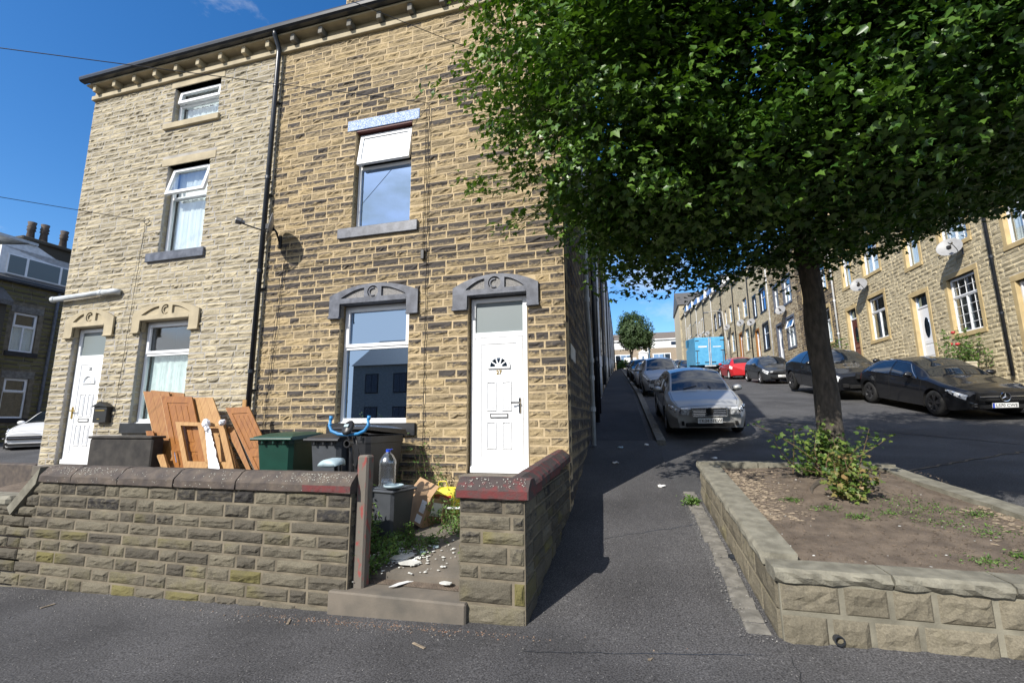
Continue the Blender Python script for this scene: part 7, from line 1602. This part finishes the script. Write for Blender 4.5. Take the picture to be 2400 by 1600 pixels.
prof = [(.0, .0), (.06, .0), (.075, .015)]+[(.082-.0035*(1 if k % 2 else 0), .03+.018*k) for k in range(12)]+[(.083, .26), (.083, .29), (.074, .32), (.05, .365), (.024, .395), (.02, .405), (.02, .425)]
mb = MB(); mb.lathe([(r_*1.18, z0+h_*1.0) for r_, h_ in prof], 24, c=cB); mb.build('body', 'bottle_plastic', bt, smooth=True)
mb = MB(); mb.lathe([(.001, z0+.40), (.027, z0+.40), (.027, z0+.43), (.001, z0+.432)], 16, c=cB); mb.tube([(cB[0]+.02, cB[1], z0+.42), (cB[0]+.05, cB[1]-.01, z0+.435), (cB[0]+.045, cB[1]+.03, z0+.43), (cB[0], cB[1]+.02, z0+.425)], .004, 5); mb.build('cap', 'plate_blue', bt)
mb = MB(); mb.lathe([(.001, z0+.004), (.07, z0+.006), (.072, z0+.1), (.001, z0+.1)], 20, c=cB); mb.build('water', 'lamp_glass', bt, smooth=True)
mb = MB(); mb.lathe([(.001, 0), (.08, .004), (.11, .02), (.115, .04), (.108, .04), (.1, .025), (.001, .012)], 20, c=(-1.78, -1.66, sbz+.552)); o = mb.build('plastic_dish', 'seat_bluegrey', None, smooth=True); tag(o, 'shallow pale plastic dish lying on the small bin beside the bottle', 'dish')
cbz = gard(-1.15)+.01
cb = thing('cardboard_box', (-1.72, -1.05, cbz), 'open brown cardboard box with white labels leaning behind the small bin', 'box'); cb.rotation_euler = (R(-14), R(12), R(-28)); cb.scale = (.8, .8, .8)
def bx(a, c, m_, nm, par=None, bev=0, root=cb): mb = MB(); mb.box(a, c, bev); return mb.build(nm, m_, par or root, local=True)
for a, c in (((-.25, -.2, .02), (.25, -.192, .46)), ((-.25, .192, .02), (.25, .2, .46)), ((-.25, -.192, .02), (-.242, .192, .46)), ((.242, -.192, .02), (.25, .192, .46)), ((-.25, -.2, .012), (.25, .2, .02))): bx(a, c, 'cardboard', 'panel')
for (y0_, ang) in ((-.2, R(-115)), (.2, R(60))):
    mb = MB(); mb.T = Matrix.Translation((0, y0_, .46)) @ Matrix.Rotation(ang if y0_ < 0 else -ang, 4, 'X'); mb.box((-.25, 0, -.004), (.25, .2, .004)) if y0_ > 0 else mb.box((-.25, -.2, -.004), (.25, 0, .004)); mb.build('flap', 'cardboard', cb, local=True)
bx((.08, -.203, .2), (.2, -.2005, .38), 'label_white', 'label'); bx((.251, -.12, .2), (.2525, .1, .4), 'label_white', 'label'); bx((.06, -.203, .05), (.2, -.2005, .16), 'label_white', 'label')
bgz = gard(-.75)+.01; bg_ = thing('shopping_bag', (-1.52, -.75, bgz), 'yellow and red patterned shopping bag slumped by the house wall', 'bag'); mb = MB(); vs = []
for z, k in ((0, .92), (.1, 1.02), (.22, 1.0), (.33, .86)):
    for j in range(12): a = 2*math.pi*j/12; vs.append((-1.52+.19*k*math.copysign(abs(math.cos(a))**.6, math.cos(a))+rnd.uniform(-.012, .012), -.75+.1*k*math.copysign(abs(math.sin(a))**.6, math.sin(a))+rnd.uniform(-.012, .012), bgz+z+rnd.uniform(-.012, .012)))
mb.add(vs, [(i*12+j, i*12+(j+1) % 12, (i+1)*12+(j+1) % 12, (i+1)*12+j) for i in range(3) for j in range(12)]+[tuple(range(12))[::-1]]); mb.build('side', 'bag_yellow', bg_)
mb = MB(); vs = [(-1.64+.24*i/6, -.86-.006*(i % 2)-.012*math.sin(i/6*3.1), bgz+.04+.22*j/3+.01*math.sin(i)) for j in range(4) for i in range(7)]; mb.add(vs, [(j*7+i, j*7+i+1, (j+1)*7+i+1, (j+1)*7+i) for j in range(3) for i in range(6)]); mb.build('print', 'bag_red', bg_)
mb = MB(); mb.tube([(-1.6, -.84, bgz+.32), (-1.58, -.85, bgz+.42), (-1.48, -.85, bgz+.43), (-1.45, -.84, bgz+.32)], .007, 5); mb.build('strap', 'bag_yellow', bg_)
mb = MB(); mb.tube([(-1.75, -1.0, gard(-1)+.16), (-.62, -1.05, gard(-1)+.22)], .014, 8); o = mb.build('metal_pole', 'pipe_white', None, smooth=True); tag(o, 'grey metal pole lying across the yard behind the gate pillar', 'pole')
mb = MB(); mb.box((-1.62, -.62, bgz), (-1.2, -.4, bgz+.3), .05); mb.T = None; o = mb.build('refuse_sack', 'bike_black'); tag(o, 'dark refuse sack against the wall behind the yellow bag', 'bag')
# plaster pieces and litter on the flags
def slabbit(name, pts, z, material, lab, cat='debris', th=.012, tilt=0):
    mb = MB(); cx_ = sum(p[0] for p in pts)/len(pts); P = [(x, y, z+(x-cx_)*tilt) for x, y in pts]; mb.prism(P, (0, 0, th)); o = mb.build(name, material); tag(o, lab, cat); return o
def blob(cx, cy, r, n=9, sq=.7): return [(cx+r*rnd.uniform(.75, 1.1)*math.cos(2*math.pi*i/n), cy+r*sq*rnd.uniform(.75, 1.1)*math.sin(2*math.pi*i/n)) for i in range(n)]
slabbit('plaster_piece', blob(-1.5, -1.98, .21), gard(-2.0)+.03, 'plaster_white', 'largest broken white plaster sheet lying on the flags inside the gateway', tilt=.05)
slabbit('plaster_piece', blob(-1.32, -2.13, .13), gard(-2.1)+.032, 'plaster_white', 'smaller white plaster piece overlapping the front of the largest one', tilt=-.05)
slabbit('plaster_piece', blob(-1.72, -1.72, .1), gard(-1.7)+.03, 'plaster_white', 'white plaster fragment among weeds behind the largest sheet')
slabbit('paper_scrap', [(-1.33, -2.5), (-1.27, -2.46), (-1.2, -2.33), (-1.12, -2.26), (-1.22, -2.28), (-1.3, -2.38)], .175, 'label_white', 'torn white paper scrap on the gate step', 'paper', .004)
slabbit('plaster_piece', blob(-.82, -2.36, .07, sq=.5), .2, 'plaster_white', 'small pale flake at the back edge of the gate step near the pillar')
slabbit('stone_shard', blob(-.78, -1.62, .05), gard(-1.6)+.03, 'plaster_white', 'rounded white pebble on the flags near the gate pillar', 'stone', .03)
for (x, y, wl_) in ((-1.2, -1.75, 'farther'), (-1.28, -1.9, 'nearer')): slabbit('wrapper', blob(x, y, .04), gard(y)+.035, 'seat_bluegrey', 'crumpled pale blue wrapper on the flags by the small bin, the %s one' % wl_, 'litter', .015)['group'] = 'blue wrappers by the bin'
chips('plaster_crumbs', 300, lambda: (lambda x, y: (x, y, gard(y)+.035))(rnd.gauss(-1.5, .24), rnd.gauss(-1.95, .2)), (.01, .05), 'plaster_white', None, 'white plaster crumbs scattered over the flags inside the gateway', 'debris')
for (x, y, lab, m_) in ((1.25, 1.15, 'crumpled white tissue on the footway near the back corner of the planter', 'label_white'), (.55, 3.9, 'pale scrap of litter in the shade near the grey drainpipe foot', 'seat_bluegrey'), (.5, 2.6, 'white paper bit on the shaded footway beside the house wall', 'label_white'), (1.1, 4.2, 'small white scrap in the middle of the shaded footway', 'label_white'), (2.3, 3.0, 'white scrap on the road by the end of the kerb', 'label_white')):
    bm = bmesh.new(); bmesh.ops.create_icosphere(bm, subdivisions=2, radius=.05)
    for v in bm.verts: v.co = Vector((v.co.x*1.2, v.co.y, v.co.z*.4))+Vector((rnd.uniform(-1, 1), rnd.uniform(-1, 1), rnd.uniform(-1, 1)))*.012
    me = bpy.data.meshes.new('litter'); bm.to_mesh(me); bm.free(); me.materials.append(MATS[m_]); o = bpy.data.objects.new('litter', me); COL.objects.link(o); o.location = (x, y, gz(x, y)+.015); tag(o, lab, 'litter')
mb = MB(); mb.lathe([(.001, 0), (.045, .0), (.05, .02), (.03, .03), (.001, .032)], 10, c=(4.22, -.6, ptop(-.6)-.045)); o = mb.build('bottle_cap', 'bin_green'); tag(o, 'green plastic scrap on the soil by the right hand coping', 'litter')
mb = MB(); mb.prism([(-.02, 0, 0), (.0, -.012, 0), (.05, 0, 0), (0, .014, 0)], (0, 0, .004)); o = mb.build('fallen_leaf', 'dead_wood'); o.location = (.95, -2.95, gz(.95, -2.95)+.006); o.rotation_euler = (0, .1, 1.); tag(o, 'dry brown leaf on the asphalt in front of the pavement seam', 'leaf')
# --- on the house walls
mbx = thing('mailbox', (-8.86, -.07, 1.86), 'black house shaped mailbox on the wall right of door 25', 'mailbox'); mb = MB(); FA.box(mb, (-9.02, .0, 1.68), (-8.68, .11, 1.98), .008); mb.build('body', 'bike_black', mbx)
mb = MB(); mb.prism([FA.p(-9.06, .14, 1.975), FA.p(-8.85, .14, 2.07), FA.p(-8.64, .14, 1.975), FA.p(-8.85, .14, 1.99)], -FA.N*.14); mb.build('roof', 'bike_black', mbx)
mb = MB(); FA.box(mb, (-8.97, .11, 1.9), (-8.73, .118, 1.915), .002); FA.box(mb, (-8.9, .11, 1.74), (-8.84, .116, 1.755), .002); mb.build('slot', 'brass', mbx)
gp_ = thing('overflow_pipe', (-9.7, -.1, 4.2), 'grey plastic pipe running along the wall above door 25', 'pipe'); mb = MB(); mb.tube([(-10.6, -.11, 4.19), (-9.2, -.11, 4.235)], .053, 12); mb.tube([(-9.25, -.11, 4.235), (-8.95, -.1, 4.24), (-8.86, -.03, 4.235)], .057, 12); mb.build('pipe', 'pipe_grey', gp_, smooth=True)
mb = MB(); mb.tube([(-10.62, -.11, 4.19), (-10.54, -.11, 4.192)], .062, 12); mb.tube([(-9.3, -.11, 4.232), (-9.22, -.11, 4.235)], .063, 12); mb.build('collar', 'pipe_grey', gp_)
dish.reach = .3
dish((-5.08, -.36, 5.02), FA.N, 'satellite dish seen edge on beside the black downpipe of number 27', None, r=.24, aim=(-.72, -.68, .15))
# overhead and surface cables
def cable(name, pts, lab, r=.008, sag=0, n=24):
    P = []
    for a, b in zip(pts, pts[1:]):
        a, b = Vector(a), Vector(b)
        for i in range(n): t = i/n; P.append(a.lerp(b, t)-Vector((0, 0, 1))*sag*4*t*(1-t))
    P.append(Vector(pts[-1])); mb = MB(); mb.tube(P, r, 5); o = mb.build(name, 'bike_black', None, smooth=True); tag(o, lab, 'cable', 'cables on and above the two houses')
E1_ = Vector((-2.28, -.03, 7.08)); D1 = Vector((-6.8, -3.24, 6.54)); cable('overhead_cable', [E1_, E1_+(D1-E1_)*4.5], 'upper telephone cable crossing the sky to the upper window of number 27', .006, .1)
E2_ = Vector((-1.6, -.03, 8.02)); D2 = Vector((-2.47, -3.5, 5.73)); E2b = Vector((.96, -6.6, 1.68)); cable('overhead_cable', [E2_, Vector((-3.6, -1.2, 8.53)), Vector((-6.1, -2.6, 9.2)), Vector((-14, -7.5, 10.6))], 'short cable crossing the gutter of number 27 near the chimney', .006)
E3_ = Vector((-8.45, -.03, 5.68)); D3 = Vector((-9.52, -1.69, 5.56)); cable('overhead_cable', [E3_, E3_+(D3-E3_)*9], 'lower telephone cable ending in a coil beside the middle window of 25', .006, .05)
mb = MB(); mb.tube([(-8.4+.07*math.cos(a*.7), -.04, 5.66+.05*math.sin(a*.7)) for a in range(22)], .006, 5); o = mb.build('cable_coil', 'bike_black', None); tag(o, 'coiled cable end on the wall beside the middle window of 25', 'cable')
def wallrun(x, z0, z1, lab, wig=.012, r=.006, dx=0.):
    n = 60; mb = MB(); mb.tube([(x+dx*i/n+rnd.uniform(-wig, wig), -.035, lerp(z0, z1, i/n)) for i in range(n+1)], r, 4); o = mb.build('wall_cable', 'bike_black', None); tag(o, lab, 'cable', 'cables on and above the two houses')
wallrun(-2.24, 7.05, 1.2, 'thin black cable running down the wall right of the windows of 27', dx=.02); wallrun(-2.3, 6.9, 4.3, 'second thin cable beside the upper window of 27', .004, .005)
wallrun(-4.98, 4.8, 1.2, 'wavy black cable running down the wall below the satellite dish of 27', .015, dx=-.2); wallrun(-5.05, 4.4, 1.2, 'straight thin cable next to the wavy one below the dish', .003, .004, dx=-.15)
wallrun(-8.44, 5.6, 1.8, 'thin cable running down the pale wall left of the windows of 25', .01, .005, dx=-.15)
mb = MB(); mb.tube([(lerp(-5.2, .0, i/40), -.032, 4.33+.02*math.sin(i*.4)) for i in range(41)], .004, 4); o = mb.build('wall_cable', 'bike_black', None); tag(o, 'thin horizontal cable crossing the facade of 27 above the door head', 'cable')
mb = MB(); FA.box(mb, (-2.33, .02, 4.26), (-2.27, .06, 4.42), .006); o = mb.build('junction_box', 'bike_black', None); tag(o, 'tiny black junction box on the wall between window and door of 27', 'box')
# street lamps
def lampost(x, y, h, lab, arm, material='concrete_post', lean=0.):
    g = gz(x, y); root = thing('street_lamp', (x, y, g), lab, 'street lamp'); mb = MB(); mb.tube([(x, y, g), (x+lean*.5, y, g+h*.5), (x+lean, y, g+h)], [.13, .1, .06], 8); mb.build('post', material, root, smooth=True)
    mb = MB(); mb.tube([(x+lean, y, g+h), (x+lean+arm*.5, y, g+h+.12), (x+lean+arm, y, g+h)], .05, 6); mb.build('arm', material, root); mb = MB(); mb.box((x+lean+min(arm, arm*1.35), y-.12, g+h-.08), (x+lean+max(arm, arm*1.35), y+.12, g+h+.06), .03); mb.build('lantern', 'metal_dull', root)
lampost(10.9, 47.5, 6.6, 'leaning pale concrete street lamp on the right footway behind the red hatchback', -1.4, lean=-.45)
lampost(-3.5, 98, 7.5, 'dark street lamp at the far end of the shaded row beside the small tree', 1.6, 'gutter_black')
